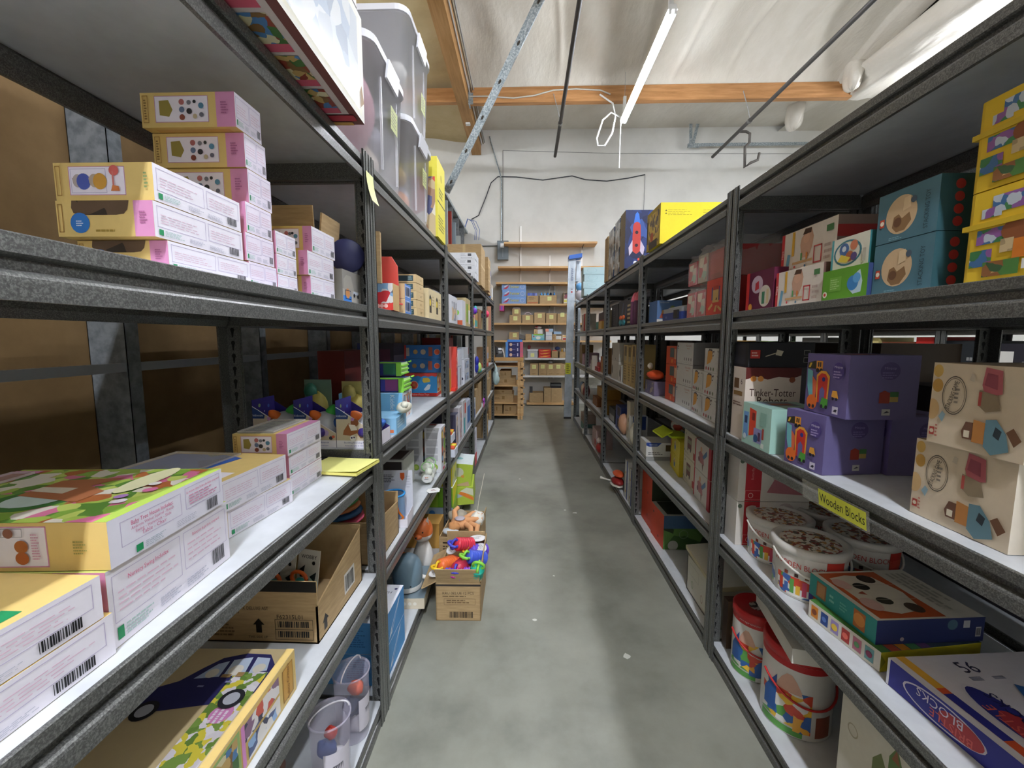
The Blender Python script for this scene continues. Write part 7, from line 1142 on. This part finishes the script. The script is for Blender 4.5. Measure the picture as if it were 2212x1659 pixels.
for i, (y, c, lb) in enumerate(((.45, '#3a2c24', 'dark brown'), (1.06, '#241f26', 'near-black'), (1.68, '#4a3a2c', 'umber'), (2.30, '#3a2c24', 'bistre'), (3.54, '#5a4632', 'tan-brown'), (4.80, '#342c34', 'plum-black'), (5.85, '#4c3c30', 'cocoa'), (2.92, '#2a2622', 'soot brown'), (4.18, '#38322c', 'peat brown'), (5.42, '#302a2c', 'dark mauve'))):
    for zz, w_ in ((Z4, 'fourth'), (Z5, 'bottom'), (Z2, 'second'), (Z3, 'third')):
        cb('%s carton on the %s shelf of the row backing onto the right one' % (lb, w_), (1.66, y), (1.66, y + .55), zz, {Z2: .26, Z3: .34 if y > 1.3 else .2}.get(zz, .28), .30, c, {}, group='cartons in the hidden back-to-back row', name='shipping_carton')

for k in range(5):
    m = MB(); m.box(3.045, 3.06, YR + P * (k - .7) + .03, YR + P * (k + .3) - .03, 1.352, 1.378, '#e4e6e8'); tag(m.build('lit_edge_strip'), 'white strip for a lit shelf edge on the far aisle shelving, %s from the front' % ['first', 'second', 'third', 'fourth', 'fifth'][k], 'rail', 'white strips for lit shelf edges across the next aisle')  # white strips added to stand for the bright lit shelf edge

# ================================================================== BACK WALL
YB, YW = 8.08, 8.418
def shelf(lb, x0, x1, z, mat=WOOD, th=.035, y0=YB, grp='plank shelves on the back wall'):
    m = MB(); m.box(x0, x1, y0, YW - .004, z - th, z, mat); return tag(m.build('wall_shelf'), lb, 'shelf', grp)
WHS = M('#dcdbd8', .5)
ZS1 = 1.935
for x0, x1, z, mat, lb in ((-.42, 1.30, 3.06, WOOD, 'topmost empty pine plank shelf high on the back wall'), (-.53, 1.42, 2.62, WOOD, 'second empty pine plank shelf on the back wall'), (-.57, 1.42, 2.33, WOOD, 'third empty pine plank shelf on the back wall'), (-.50, 1.6, ZS1, WOOD, 'pine shelf carrying the plane toy boxes and open cartons'), (-.62, 1.6, 1.578, WOOD, 'pine shelf carrying a row of open cartons with yellow notes'), (-.62, 1.6, 1.250, WOOD, 'pine shelf carrying mixed small boxes'), (-.02, 1.6, .920, WHS, 'white shelf carrying a clear tub and red boxes'), (-.05, 1.6, .585, WHS, 'white shelf carrying a row of tall tan cartons')):
    shelf(lb, x0, x1, z, mat)
shelf('lowest pine plank resting almost on the floor at the back wall', .02, .92, .062, WOOD, .04, YB, None)
for x, z0, z1 in ((-.11, .6, 3.42), (.45, 1.2, 2.87), (1.06, .6, 3.13), (.55, .5, 2.3)):
    m = MB(); m.box(x - .014, x + .014, YW - .022, YW - .0005, z0, z1, '#f2f2f0'); tag(m.build('shelf_standard'), 'white slotted upright strip on the back wall, %s' % {-.11: 'leftmost tall one', .45: 'short middle one', 1.06: 'behind the ladder', .55: 'low one under the shelves'}[x], 'bracket')
for x in (-.11, .45, 1.06):
    for z in (3.06, 2.62, 2.33, ZS1, 1.578, 1.25, .92, .585):
        if x == .45 and z > 2.9 or x < 0 and z < 1.2: continue
        m = MB(); m.poly([(x, YW - .01, z - .037), (x, YB + .06, z - .037), (x, YW - .01, z - .10)], '#3a3a3c'); m.box(x - .002, x + .002, YB + .05, YW - .012, z - .052, z - .0365, '#4a4a4c'); tag(m.build('shelf_bracket'), 'dark metal bracket under the %s back wall shelf, %s strip' % ({3.06: 'topmost', 2.62: 'second', 2.33: 'third', ZS1: 'plane-box', 1.578: 'noted-carton', 1.25: 'mixed-box', .92: 'upper white', .585: 'lower white'}[z], {-.11: 'left', .45: 'middle', 1.06: 'right'}[x]), 'bracket', 'brackets under the back wall shelves')
def note(p, x, z, s=.076, y=-.002, c='#e3e39a'):
    m = MB(); f = Face(m, (x - s / 2, y, z - s / 2), (1, 0, 0), (0, 0, 1), s, s); f.k = 0; m.poly([f.pt(0, 0), f.pt(1, 0), f.pt(1, 1), f.pt(0, 1)], c); f.k = 2; f.run([('L', .15, .2, .85, .8, 4, '#b5b86a', 2, .25)]); m.build('sticky_note', p)
def wcart(lb, x0, x1, z, h, y=YB + .03, d=.26, base=CARD, faces=None, nt=None, open_=False, grp=None, name='shipping_carton', cat='box'):
    if open_:
        t = open_box('cardboard_box', lb, ((x0 + x1) / 2, y + d / 2, z + .0006), x1 - x0, d, h, 0, (), grp, None, faces, .004)
    else:
        t = thing(name, lb, cat, ((x0 + x1) / 2, y + d / 2, z + .0006), 0, grp); mb = MB(); bc = base if isinstance(base, dict) else {'*': base}
        for k, f in faces_of(mb, d if False else x1 - x0, d, h - .001, 1).items():
            mb.poly([f.pt(0, 0, 0), f.pt(1, 0, 0), f.pt(1, 1, 0), f.pt(0, 1, 0)], bc.get(k, bc['*']))
            if faces and k in faces: f.run(faces[k])
        mb.build('carton_body', t)
    if nt: note(t, nt[0] * (x1 - x0) - (x1 - x0) / 2, nt[1] * h, .076, -d / 2 - .0035, '#e3e39a')
    return t
GP = 'long blue plane toy boxes'
for k in range(3):
    wcart('long blue box with red jet and yellow title on the back wall, %s of three' % ['lowest', 'middle', 'topmost'][k], -.46 + .012 * (k == 1), -.005, ZS1 + .0005 + .1245 * k, .124, base={'*': '#9fb8dc', 'N': '#7f9fd0'}, faces={'N': [('R', 0, .75, 1, 1, '#7aa4e0'), ('P', [(.03, .12), (.18, .45), (.30, .75), (.26, .4), (.2, .2)], '#c03040'), ('P', [(.08, .5), (.26, .9), (.3, .85), (.15, .45)], '#dcdce4'), ('T', 'Twister', .52, .5, .050, '#2c2c2c', 0, .19), ('T', 'Twister', .515, .52, .048, '#dcd23a', 0, .19), ('O', .85, .5, .04, .006, '#c9d4e8', 1, 12)]}, grp=GP, name='toy_box')
t = wcart('open carton of blue toy packs on the back wall shelf', .012, .228, ZS1, .148, open_=True, faces={'N': [('L', .15, .5, .8, .85, 3, '#6a4c2c'), ('R', .05, .05, .95, .18, '#b0603a')]})
for k in range(4):
    m = MB(); m.obox((0, 0, .10), (.020, 0, .0), (0, .004, 0), (.0, .008, .095), ['#4a62c0', '#6a86d8', '#3a4a9a', '#8a9ae0'][k]); tag(m.build('toy_pack', None, (.047 + .046 * k, YB + .11 + .03 * (k % 2), ZS1 + .013)), ['blue', 'light blue', 'indigo', 'periwinkle'][k] + ' toy pack standing in the open carton', 'toy', 'toy packs in the open carton')
t = wcart('wider open carton of light blue packs with a yellow note', .245, .572, ZS1, .155, open_=True, nt=(.58, .60))
for k in range(5):
    m = MB(); m.ball((0, 0, .105), (.027, .05, .095), ['#5aa0dc', '#7ab8e8', '#4a90d0', '#2c3a4a', '#3a7ab8'][k], 10, 7, .15, k); tag(m.build('toy_pack', None, (.288 + .060 * k, YB + .15, ZS1 + .013)), 'crumpled %s pack in the wider open carton' % ['sky blue', 'pale blue', 'mid blue', 'dark', 'deep blue'][k], 'toy', 'crumpled packs in the wider carton')
wcart('patterned carton by the ladder on the back wall shelf', .70, .80, ZS1, .215, base={'*': '#b9a488'}, faces={'N': [('R', .1, .05, .9, .4, '#dedecb'), ('R', .1, .15, .6, .3, '#dcd24a'), ('R', .1, .45, .9, .95, PICM('#b9a488', '#4a3a30', '#c9b8a8', '#8a4a5a', scale=25))]}, name='toy_box')
wcart('magenta and purple small box end poking out under the plane boxes', -.50, -.415, 1.80, .10, y=YB - .02, base={'*': '#c04a8a'}, faces={'N': [('R', .3, .2, .6, .8, '#6a5ac0')]}, name='toy_box')
# row of open cartons
t = wcart('lower left open carton with a yellow note, a smaller carton on it', -.315, -.090, 1.5785, .150, nt=(.5, .56))
wcart('small carton with a yellow note stacked on the lower left carton', -.262, -.105, 1.7292, .115, nt=(.5, .52))
for x0, x1, h, n, lb in ((-.078, .142, .150, (.5, .62), 'open carton with a pink and white toy, second in the note row'), (.150, .366, .192, (.5, .68), 'taller carton with a yellow note in the middle of the row'), (.372, .578, .180, (.5, .62), 'carton with a high yellow note, fourth in the row'), (.584, .778, .172, (.5, .88), 'carton with a note hanging over its rim nearest the ladder')):
    wcart(lb, x0, x1, 1.5785, h, open_=True, nt=n, grp='open cartons with yellow notes')
m = MB(); m.tube([(.06 * math.cos(a), 0, .0 + .05 * math.sin(a)) for a in [PI * k / 10 for k in range(11)]], .010, '#dfc9cf', 7); tag(m.build('arched_toy', None, (.035, YB + .12, 1.5785 + .145)), 'pink and white arched toy sticking out of the second open carton', 'toy')
m = MB(); m.ball((0, 0, 0), (.05, .04, .05), '#d8dcc8', 10, 7, .1, 3); tag(m.build('toy_pack', None, (.70, YB + .14, 1.5785 + .14)), 'pale toy pack peeking over the carton nearest the ladder', 'toy')
m = MB(); m.box(-.06, .06, -.05, .05, 0, .03, '#b9bcc4'); tag(m.build('toy_pack', None, (-.185, YB + .15, 1.8446)), 'flat silver pack on the small stacked carton', 'toy')
# mixed boxes
wcart('tan carton with a yellow note at the left of the mixed shelf', -.32, -.14, 1.2505, .155, nt=(.6, .62))
m = MB(); m.obox((0, 0, .05), (.055, 0, -.02), (0, .05, 0), (.012, 0, .035), '#6a6a68'); tag(m.build('dark_toy_pack', None, (-.07, YB + .12, 1.262)), 'dark grey tilted toy pack on the mixed shelf', 'toy')
wcart('small plain tan carton beside the aqua box', -.01, .10, 1.2505, .12)
wcart('aqua and green dinosaur-style toy box on the mixed shelf', .115, .348, 1.2505, .118, base={'*': '#8fc4cc'}, faces={'N': [('R', 0, 0, 1, .35, '#6fb8d0'), ('R', .1, .8, .9, 1, '#8fc44a'), ('C', .14, .6, .014, '#b03a6a'), ('C', .5, .4, .030, '#dfe6e0', 1.5)]}, name='toy_box')
wcart('tan and white box on top of the aqua box', .15, .315, 1.3692, .088, base={'*': '#c2a478'}, faces={'N': [('R', .42, .05, .98, .98, '#e0e2e0'), ('C', .2, .4, .008, '#2a2a2a')]}, name='toy_box')
m = MB(); m.ball((0, 0, .035), (.068, .05, .035), PICM('#b9b8b8', '#c94a5a', '#8a8a90', scale=18), 14, 8, .05, 2); tag(m.build('clear_toy_pack', None, (.235, YB + .14, 1.4582)), 'rounded grey and red pack topping the tan and white box', 'toy')
wcart('white carton with a blue stripe, lower, on the mixed shelf', .372, .492, 1.2505, .082, base='#dcdee2', faces={'N': [('R', 0, .1, 1, .2, '#9ab0c8')]}); wcart('white carton with a blue stripe, upper, on the mixed shelf', .372, .492, 1.3332, .08, base='#dcdee2', faces={'N': [('R', 0, .1, 1, .2, '#9ab0c8')]})
wcart('pink and pale blue box crowning the white striped cartons', .365, .51, 1.414, .055, base={'*': '#a9c4dc'}, faces={'N': [('R', 0, 0, .45, 1, '#e09a86')]}, name='toy_box')
wcart('tan dotted box with a white label on the mixed shelf', .50, .675, 1.2505, .115, base={'*': '#b99a70'}, faces={'N': [('R', .38, .2, .95, .75, '#e0e0dc'), ('C', .15, .25, .008, '#2c2420'), ('C', .15, .5, .008, '#2c2420'), ('C', .15, .75, .008, '#2c2420'), ('R', .4, .8, .95, .95, '#2a2a2a')]}, name='toy_box')
wcart('light blue flat pack on the tan dotted box', .525, .665, 1.3662, .05, base='#9fbfe0', name='toy_box')
wcart('cream and red small box nearest the ladder on the mixed shelf', .685, .785, 1.2505, .105, base={'*': '#dccfc2'}, faces={'N': [('R', .1, .1, .9, .4, '#b03a30'), ('R', .1, .6, .9, .9, '#e0b870')]}, name='toy_box')
# clear tub and red boxes
t = thing('storage_tub', 'small clear tub with white lid and a yellow note on the white shelf', 'storage tub', (.125, YB + .15, .9205)); m = MB(); m.rbox(-.10, .10, -.12, .12, 0, .135, .02, CLEAR('#d5d7dc', .7, .2, 'tub_plastic')); m.build('tub_body', t); m = MB(); m.rbox(-.11, .11, -.13, .13, .135, .158, .02, '#e2e3e6'); m.build('lid', t); note(t, 0, .05, .07, -.1235)
for k in range(3): wcart('red and orange flat game box, %s of three' % ['lowest', 'middle', 'topmost'][k], .24 + .006 * (k == 1), .472, .9205 + .0545 * k, .0535, base={'*': '#c8342c'}, faces={'N': [('P', [(.15, .2), (.6, .3), (.95, .8), (.4, .7)], '#e8a84a'), ('R', .1, .4, .4, .6, '#e07a5a')]}, grp='red and orange flat game boxes', name='toy_box')
wcart('open tan carton with a red rim of toys on the white shelf', .485, .61, .9205, .13, open_=True); wcart('shorter open tan carton by the ladder on the white shelf', .635, .76, .9205, .115, open_=True)
for lb, x, z, c, r in (('red toy heap in the open tan carton', .547, 1.045, '#c8302c', (.055, .06, .02)), ('golden bottle toy in the shorter tan carton', .69, 1.05, '#c99a3a', (.018, .018, .05)), ('navy toy box shape behind the shorter tan carton', .60, 1.10, '#3a4a7c', (.05, .03, .035)), ('white toy in the shorter tan carton', .73, 1.06, '#d6d2ca', (.02, .03, .05)), ('small dark red toy hanging behind the clear tub', .06, 1.12, '#7a2430', (.03, .02, .04))):
    m = MB(); m.ball((0, 0, 0), r, c, 12, 8); tag(m.build('small_toy', None, (x, YB + .12, z)), lb, 'toy')
# tall tan cartons
for k, x in enumerate((.082, .246, .400, .545, .695)):
    wcart('tall tan carton with a pale note, %s from left on the lower white shelf' % ['first', 'second', 'third', 'fourth', 'fifth'][k], x, x + (.150 if k < 4 else .09), .5855, .225 + .006 * (k % 2), nt=(.5 if k < 4 else .85, .72), grp='tall tan cartons on the lower white shelf', faces={'N': [('L', .3, .08, .7, .2, 2, '#8a6a44', k)]})
m = MB(); m.ball((0, 0, .0), (.05, .06, .02), '#c9ccd4', 10, 7); tag(m.build('silver_pack', None, (.475, YB + .15, .5855 + .246)), 'silver pack lying on the third tall tan carton', 'toy')
# bottom cartons
wcart('wide low carton on the lowest plank', .068, .342, .0625, .185, d=.3, open_=True); wcart('taller carton in the middle of the lowest plank', .352, .488, .0625, .28, d=.3); wcart('squarish taller carton at the right of the lowest plank', .492, .70, .0625, .28, d=.3)
wcart('dark grey narrow item standing in the wide low carton', .075, .135, .068, .28, y=YB + .2, d=.06, base='#4a4a4e', name='folder_box'); wcart('black flat case with a pale stripe on the taller cartons', .48, .68, .343, .085, y=YB + .05, d=.2, base={'*': '#1c1c20'}, faces={'N': [('R', .02, .62, .98, .72, '#b9bcb8')]}, name='black_case')
# wall fittings
t = thing('electrical_box', 'grey metal electrical box with a white sticker on the back wall', 'electrical box', (-.452, YW, 2.785)); m = MB(); m.rbox(-.105, .105, -.10, -.0005, 0, .335, .012, M('#6f7a82', .4)); m.build('housing', t); m = MB(); m.box(-.108, .108, -.104, -.0005, .335, .347, '#59646c'); m.build('top_cover', t); m = MB(); m.box(-.045, .02, -.1025, -.1005, .215, .30, '#d6d8d8'); m.build('sticker', t); m = MB(); m.box(-.008, .006, -.108, -.1005, .05, .20, '#8a949a'); m.build('handle', t)
def pipe(name, lb, cat, path, r, mat, n=8, grp=None): m = MB(); m.tube(path, r, mat, n); return tag(m.build(name), lb, cat, grp)
pipe('conduit', 'thin steel conduit dropping down the back wall to the electrical box', 'conduit', [(-.70, YW - .02, 5.05), (-.68, YW - .02, 4.95), (-.50, YW - .02, 4.35), (-.482, YW - .02, 4.25), (-.482, YW - .02, 3.135)], .011, GALV)
pipe('conduit', 'second thin wire running beside the conduit on the back wall', 'conduit', [(-.455, YW - .012, 4.80), (-.455, YW - .012, 4.3), (-.457, YW - .012, 3.135)], .004, '#4a4a4c', 5)
pipe('conduit', 'short horizontal pipe from the stud wall to the electrical box', 'conduit', [(-1.10, YW - .02, 3.055), (-.562, YW - .02, 3.055)], .008, '#5a5c5e', 6)
pipe('wall_cable', 'long thin wire running horizontally high on the back wall', 'cable', [(-.455, YW - .008, 4.80), (1.5, YW - .008, 4.73), (4.9, YW - .008, 4.68)], .004, '#8a8a88', 5)
pipe('wall_cable', 'black wire drooping across the back wall and down to the stud wall', 'cable', [(-1.06, YW - .02, 3.55), (-.92, YW - .02, 3.62), (-.78, YW - .02, 3.95), (-.68, YW - .01, 4.22), (-.55, YW - .01, 4.33), (-.2, YW - .01, 4.32), (.3, YW - .01, 4.26), (.85, YW - .01, 4.33), (1.1, YW - .01, 4.26), (1.5, YW - .01, 4.23), (1.9, YW - .01, 4.28), (2.21, YW - .01, 4.34)], .009, '#33363c', 6)
pipe('wall_cable', 'thin vertical wire at the right end of the drooping black wire', 'cable', [(2.21, YW - .01, 4.34), (2.205, YW - .01, 3.5)], .004, '#6a6a6c', 5)
for i, dx in enumerate((0, .05, -.03)): pipe('blue_wire', 'loop of thin blue wire hanging at the stud wall end, %s' % ['middle one', 'right one', 'left one'][i], 'cable', [(-1.16, 8.2 - .02 * i, 3.325), (-1.10, 8.2 - .02 * i, 3.50), (-1.0 + dx, 8.2, 3.46), (-.93 + dx, 8.2, 3.30), (-.95 + dx, 8.2, 3.12)], .005, '#3a5a9c', 5, 'blue wires at the stud wall end')
pipe('sprinkler_pipe', 'dark sprinkler pipe running towards the back wall, left one', 'pipe', [(.48, -4, 4.40), (.48, 7.7, 4.40)], .026, M('#35312e', .5, .3), 12)
pipe('sprinkler_pipe', 'dark sprinkler pipe running towards the back wall, right one', 'pipe', [(3.19, -4, 4.40), (3.19, 7.8, 4.40)], .026, M('#4a4846', .5, .3), 12)
for x, y, lb in ((.48, 6.58, 'left pipe'), (3.19, 6.58, 'right pipe')):
    pipe('pipe_hanger', 'wire hanger clamping the %s to the cross beam' % lb, 'bracket', [(x - .10, PY - .012, 4.82), (x - .03, y, 4.55), (x, y, 4.432)], .006, '#8a8a88', 5)
    m = MB(); m.tube([(x, y - .02, 4.40), (x, y + .02, 4.40)], .034, '#6a6864', 12); tag(m.build('pipe_clamp'), 'clamp ring round the ' + lb, 'bracket')
pipe('hanging_pipe', 'short crooked pipe hanging from the right sprinkler pipe', 'pipe', [(3.20, 6.9, 4.40), (3.30, 6.9, 4.40), (3.36, 6.9, 4.37), (3.36, 6.9, 4.24), (3.30, 6.9, 4.18), (3.31, 6.9, 3.88), (3.40, 6.9, 3.95), (3.50, 6.9, 3.99), (3.52, 6.9, 4.09)], .020, M('#57534e', .5, .3), 9)
pipe('light_cord', 'white cord looping down from the far end of the strip light', 'cord', [(1.33, 6.47, 4.42), (1.20, 6.5, 4.50), (1.08, 6.5, 4.40), (1.0, 6.5, 4.15), (1.02, 6.5, 4.05), (1.12, 6.5, 4.05), (1.22, 6.5, 4.22), (1.26, 6.5, 4.45), (1.22, 6.5, 4.62), (1.05, PY - .012, 4.80)], .012, '#dededc', 7)
pipe('light_cord', 'white pull cord hanging straight down from the strip light end', 'cord', [(1.33, 6.46, 4.36), (1.325, 6.46, 3.73)], .006, '#e0e0de', 5)
pipe('beam_cable', 'grey cable sagging along the wooden cross beam', 'cable', [(-.86, PY - .015, 4.80), (-.6, PY - .015, 4.80), (-.2, PY - .015, 4.77), (.1, PY - .015, 4.80), (.38, PY - .015, 4.87), (.7, PY - .015, 4.88), (1.05, PY - .015, 4.86), (1.2, PY - .015, 4.80)], .010, '#b9b6ac', 6)
for k, (x, c) in enumerate(((-.845, '#a9aaa8'), (-.815, '#6a5a44'), (-.79, '#8f8f8c'))): pipe('conduit', 'thin conduit running along the right side of the laminated beam, %s' % ['closest to it', 'middle one', 'outermost'][k], 'conduit', [(x, -4, 4.86 + .02 * k), (x, 8.3, 4.86 + .02 * k)], .010, c, 6)
m = MB(); m.box(-.035, .035, -.03, .03, 0, .03, '#c9c8c2'); tag(m.build('junction_box', None, (-.95, 7.2, 4.688)), 'small white box screwed under the laminated beam', 'electrical box')
# uni-strut bracket at the right
t = thing('strut_bracket', 'galvanised strut frame hanging in front of the back wall at the right', 'bracket', (2.95, 8.25, 4.78))
m = MB(); m.box(-.03, 2.2, -.02, .02, -.012, .03, GALV); m.build('horizontal_strut', t)
m = MB(); m.bar((.02, 0, .03), (.0, 0, .60), .05, .02, GALV, (0, 1, 0)); m.build('vertical_strut', t)
m = MB(); m.bar((.06, 0, .03), (.18, 0, .60), .05, .02, GALV, (0, 1, 0)); m.build('vertical_strut', t)
m = MB(); m.box(-.03, .18, -.03, .03, -.03, -.012, GALV); m.build('foot_plate', t)
# steel brace from the stud wall to the roof
t = thing('steel_brace', 'punched galvanised steel brace slanting from the stud wall up to the roof', 'brace', (0, 0, 0))
m = MB(); a_, b_ = Vector((-1.06, 5.80, 3.20)), Vector((.20, 4.95, 5.02)); d = (b_ - a_).normalized(); w = d.cross(Vector((0, 1, 0))).normalized(); n_ = w.cross(d)
m.obox((a_ + b_) / 2, (b_ - a_) / 2, w * .045, n_ * .002, GALV); m.obox((a_ + b_) / 2 - w * .044 + n_ * .012, (b_ - a_) / 2, w * .0015, n_ * .012, GALV); m.obox((a_ + b_) / 2 + w * .044 + n_ * .012, (b_ - a_) / 2, w * .0015, n_ * .012, GALV); m.build('channel', t)
for k in range(6):
    c = a_ + (b_ - a_) * (.06 + .175 * k); m = MB(); q = [c + d * (.028 * math.cos(t_)) + w * (.014 * math.sin(t_)) - n_ * .0030 for t_ in [2 * PI * i / 12 for i in range(12)]]; m.poly(q, '#5a5248'); m.poly(q[::-1], '#5a5248'); m.build('punched_hole', t)
# leftover studs and pipes standing behind the left shelving
for i, (x, y, c, h, lb) in enumerate(((-1.02, 5.0, '#8a8468', 3.05, 'olive-grey steel stud'), (-1.0, 5.35, '#9aa4a0', 2.95, 'pale grey steel stud'), (-1.0, 5.62, '#8a2c22', 2.9, 'dark red pole'), (-1.0, 5.95, '#7f8c94', 2.85, 'blue-grey steel stud'), (-1.02, 6.5, '#a9b0ac', 2.8, 'light steel stud'), (-1.02, 6.9, '#8a9290', 2.75, 'mid grey steel stud'))):
    m = MB(); m.box(-.035, .035, -.02, .02, 0, h, M(c, .5, .3)); tag(m.build('standing_stud', None, (x, y, 0)), lb + ' leaning upright behind the left shelving', 'building material', 'spare studs behind the left shelving')
# step ladder, folded
t = thing('step_ladder', 'tall folded aluminium step ladder with a blue top standing at the aisle end', 'ladder', (.77, 6.90, 0)); AL = ramp_mat('aluminium', [(.35, '#9aa3ac'), (.6, '#b9c2ca')], scale=6, detail=3, rough=.35, metal=.55)
def rail(x0, x1, y, w): 
    m = MB(); p, q = Vector((x0, y, .03)), Vector((x1, y + .05, 2.52)); d = (q - p); m.obox((p + q) / 2, d / 2, (w / 2, 0, 0), (0, .012, 0), AL); m.obox((p + q) / 2 + Vector((-w / 2 + .003, .012, 0)), d / 2, (.003, 0, 0), (0, .02, 0), AL); m.obox((p + q) / 2 + Vector((w / 2 - .003, .012, 0)), d / 2, (.003, 0, 0), (0, .02, 0), AL); sr = m.build('side_rail', t)
    m = MB(); m.box(x0 - w / 2, x0 + w / 2, y - .02, y + .03, 0, .03, '#2a2a2c'); m.build('rubber_foot', sr)
rail(-.095, -.055, -.10, .115); rail(.075, .065, .06, .075)
m = MB(); m.obox((-.01, -.03, 2.55), (.10, 0, .015), (0, .11, 0), (0, 0, .03), M('#2c5aa8', .4)); m.build('top_cap', t)
for k in range(7): m = MB(); m.box(-.09 + .004 * k, .05, -.06, .08, .32 + .31 * k, .335 + .31 * k, AL); m.build('step', t)
m = MB(); f = Face(m, (-.105, -.1125, 1.9), (1, 0, 0), (0, .02, 1), .1, .5); f.k = 2; f.run([('T', 'WERNER', .47, .76, .034, '#2a3a6a', -90, .26), ('C', .45, .22, .014, '#a83a3a'), ('L', .3, .28, .7, .33, 1, '#5a3a3a')]); m.build('logo_sticker', t)
m = MB(); f = Face(m, (-.14, -.1135, .72), (1, 0, 0), (0, .02, 1), .085, .18); m.poly([f.pt(0, 0), f.pt(1, 0), f.pt(1, 1), f.pt(0, 1)], '#d8d83a'); f.k = 2; f.run([('L', .2, .1, .8, .9, 5, '#5a5a2c')]); m.build('warning_label', t)
m = MB(); m.tube([(-.02, -.13, 1.42), (.09, .0, 1.42)], .012, '#c9ccd0', 8); m.build('spreader', t)
# workbench
t = thing('workbench', 'wooden workbench with open shelves of cartons at the far left end of the aisle', 'workbench', (-.30, 7.15, 0)); TOPW = ramp_mat('maple_benchtop', [(.3, '#c08f52'), (.6, '#d3a466')], scale=3, detail=5, rough=.4, stretch=(1, 14, 1))
m = MB(); m.box(-.32, .26, -.48, .50, .935, .985, TOPW); m.build('bench_top', t)
for x in (.19, .235):
    for y in (-.44, .44): m = MB(); m.box(x - .018, x + .018, y - .03, y + .03, 0, .932, WOOD); m.build('leg', t)
for x in (-.27,):
    for y in (-.44, .44): m = MB(); m.box(x - .02, x + .02, y - .03, y + .03, 0, .932, WOOD); m.build('leg', t)
for z in (.855, .545, .265, .075):
    m = MB(); m.box(-.34, .265, -.455, .455, z - .018, z, WOOD); m.build('shelf_board', t)
for z in (.80, .70, .62, .50, .40, .32, .22): m = MB(); m.box(.225, .285, -.47, -.44, z, z + .022, WOOD); m.build('spacer_block', t)
for x0, x1, z, h, lb in ((-.60, -.52, .546, .17, 'upright brown carton at the left of the upper bench shelf'), (-.49, -.165, .546, .115, 'long low carton on the upper bench shelf'), (-.42, -.24, .662, .11, 'small taped carton stacked on the long low carton'), (-.53, -.20, .266, .135, 'flattened carton on the middle bench shelf'), (-.52, -.22, .4015, .065, 'battered flat carton on top of the middle shelf carton'), (-.62, -.555, .266, .20, 'narrow carton at the left of the middle bench shelf'), (-.60, -.375, .0755, .155, 'square carton at the left of the lowest bench shelf'), (-.355, -.145, .0755, .15, 'square carton at the right of the lowest bench shelf')):
    wcart(lb, max(x0, -.565), x1, z, h, y=6.765, d=.5, base={'*': CARD}, faces={'N': [('R', .45, .35, .58, .75, '#8f7040'), ('L', .1, .3, .4, .6, 2, '#7a5c36')]})
wcart('tall brown cardboard piece standing at the left of the workbench top', -.615, -.555, .986, .80, y=6.72, d=.16, base=CARD)
m = MB(); f = Face(m, (0, 0, 0), (1, 0, 0), (0, 0, 1), .05, .3); m.box(-.03, .03, -.002, .002, 0, .45, '#e0a488'); tag(m.build('paper_strip', None, (-.575, 6.715, 1.34)), 'peach paper strip hanging on the brown cardboard piece', 'paper')
for k in range(3): wcart('navy box with blue edge and face photo, %s of three on the workbench' % ['lowest', 'middle', 'topmost'][k], -.325, -.045, .986 + .0815 * k, .081, y=6.80, d=.25, base={'*': '#2a2c66', 'T': '#5a9ae0'}, faces={'N': [('R', 0, 0, .14, 1, '#5a96dc'), ('C', .30, .5, .026, '#d6b8a4', .9), ('R', .82, 0, 1, 1, '#d06a80'), ('R', .66, .2, .72, .8, '#c9c9dc'), ('L', .40, .4, .62, .6, 1, '#8a8ac0')]}, grp='navy boxes with face photo', name='toy_box')
wcart('bright blue flat pack on the navy boxes', -.30, -.06, 1.2315, .035, y=6.82, d=.2, base='#4a90e0', name='toy_box')
t = thing('desk_phone', 'black desk phone on the workbench', 'phone', (-.43, 6.85, .986), .2); m = MB(); m.add([(-.06, -.06, 0), (.06, -.06, 0), (.06, .06, 0), (-.06, .06, 0), (-.06, -.05, .05), (.06, -.05, .05), (.06, .05, .16), (-.06, .05, .16)], [(3, 2, 1, 0), (4, 5, 6, 7), (0, 1, 5, 4), (1, 2, 6, 5), (2, 3, 7, 6), (3, 0, 4, 7)], '#1c1c1e'); m.build('phone_base', t)
m = MB(); m.tube([(-.045, -.06, .06), (-.045, .0, .115), (-.045, .05, .17)], [.016, .010, .016], '#26262a', 8); m.build('handset', t); m = MB(); f = Face(m, (-.02, -.051, .052), (1, 0, 0), (0, .1, .11), .07, .14); f.run([('R', .1, .6, .9, .9, '#c9ced0')] + [('R', .1 + .28 * (k % 3), .1 + .12 * (k // 3), .3 + .28 * (k % 3), .18 + .12 * (k // 3), '#b9bcc0') for k in range(9)]); m.build('keypad', t)
m = MB(); m.obox((0, 0, .07), (.012, 0, .004), (0, .05, 0), (-.02, 0, .07), '#e0e0de'); tag(m.build('white_binder', None, (-.355, 6.88, .986)), 'white binder leaning between the phone and the navy boxes', 'binder')
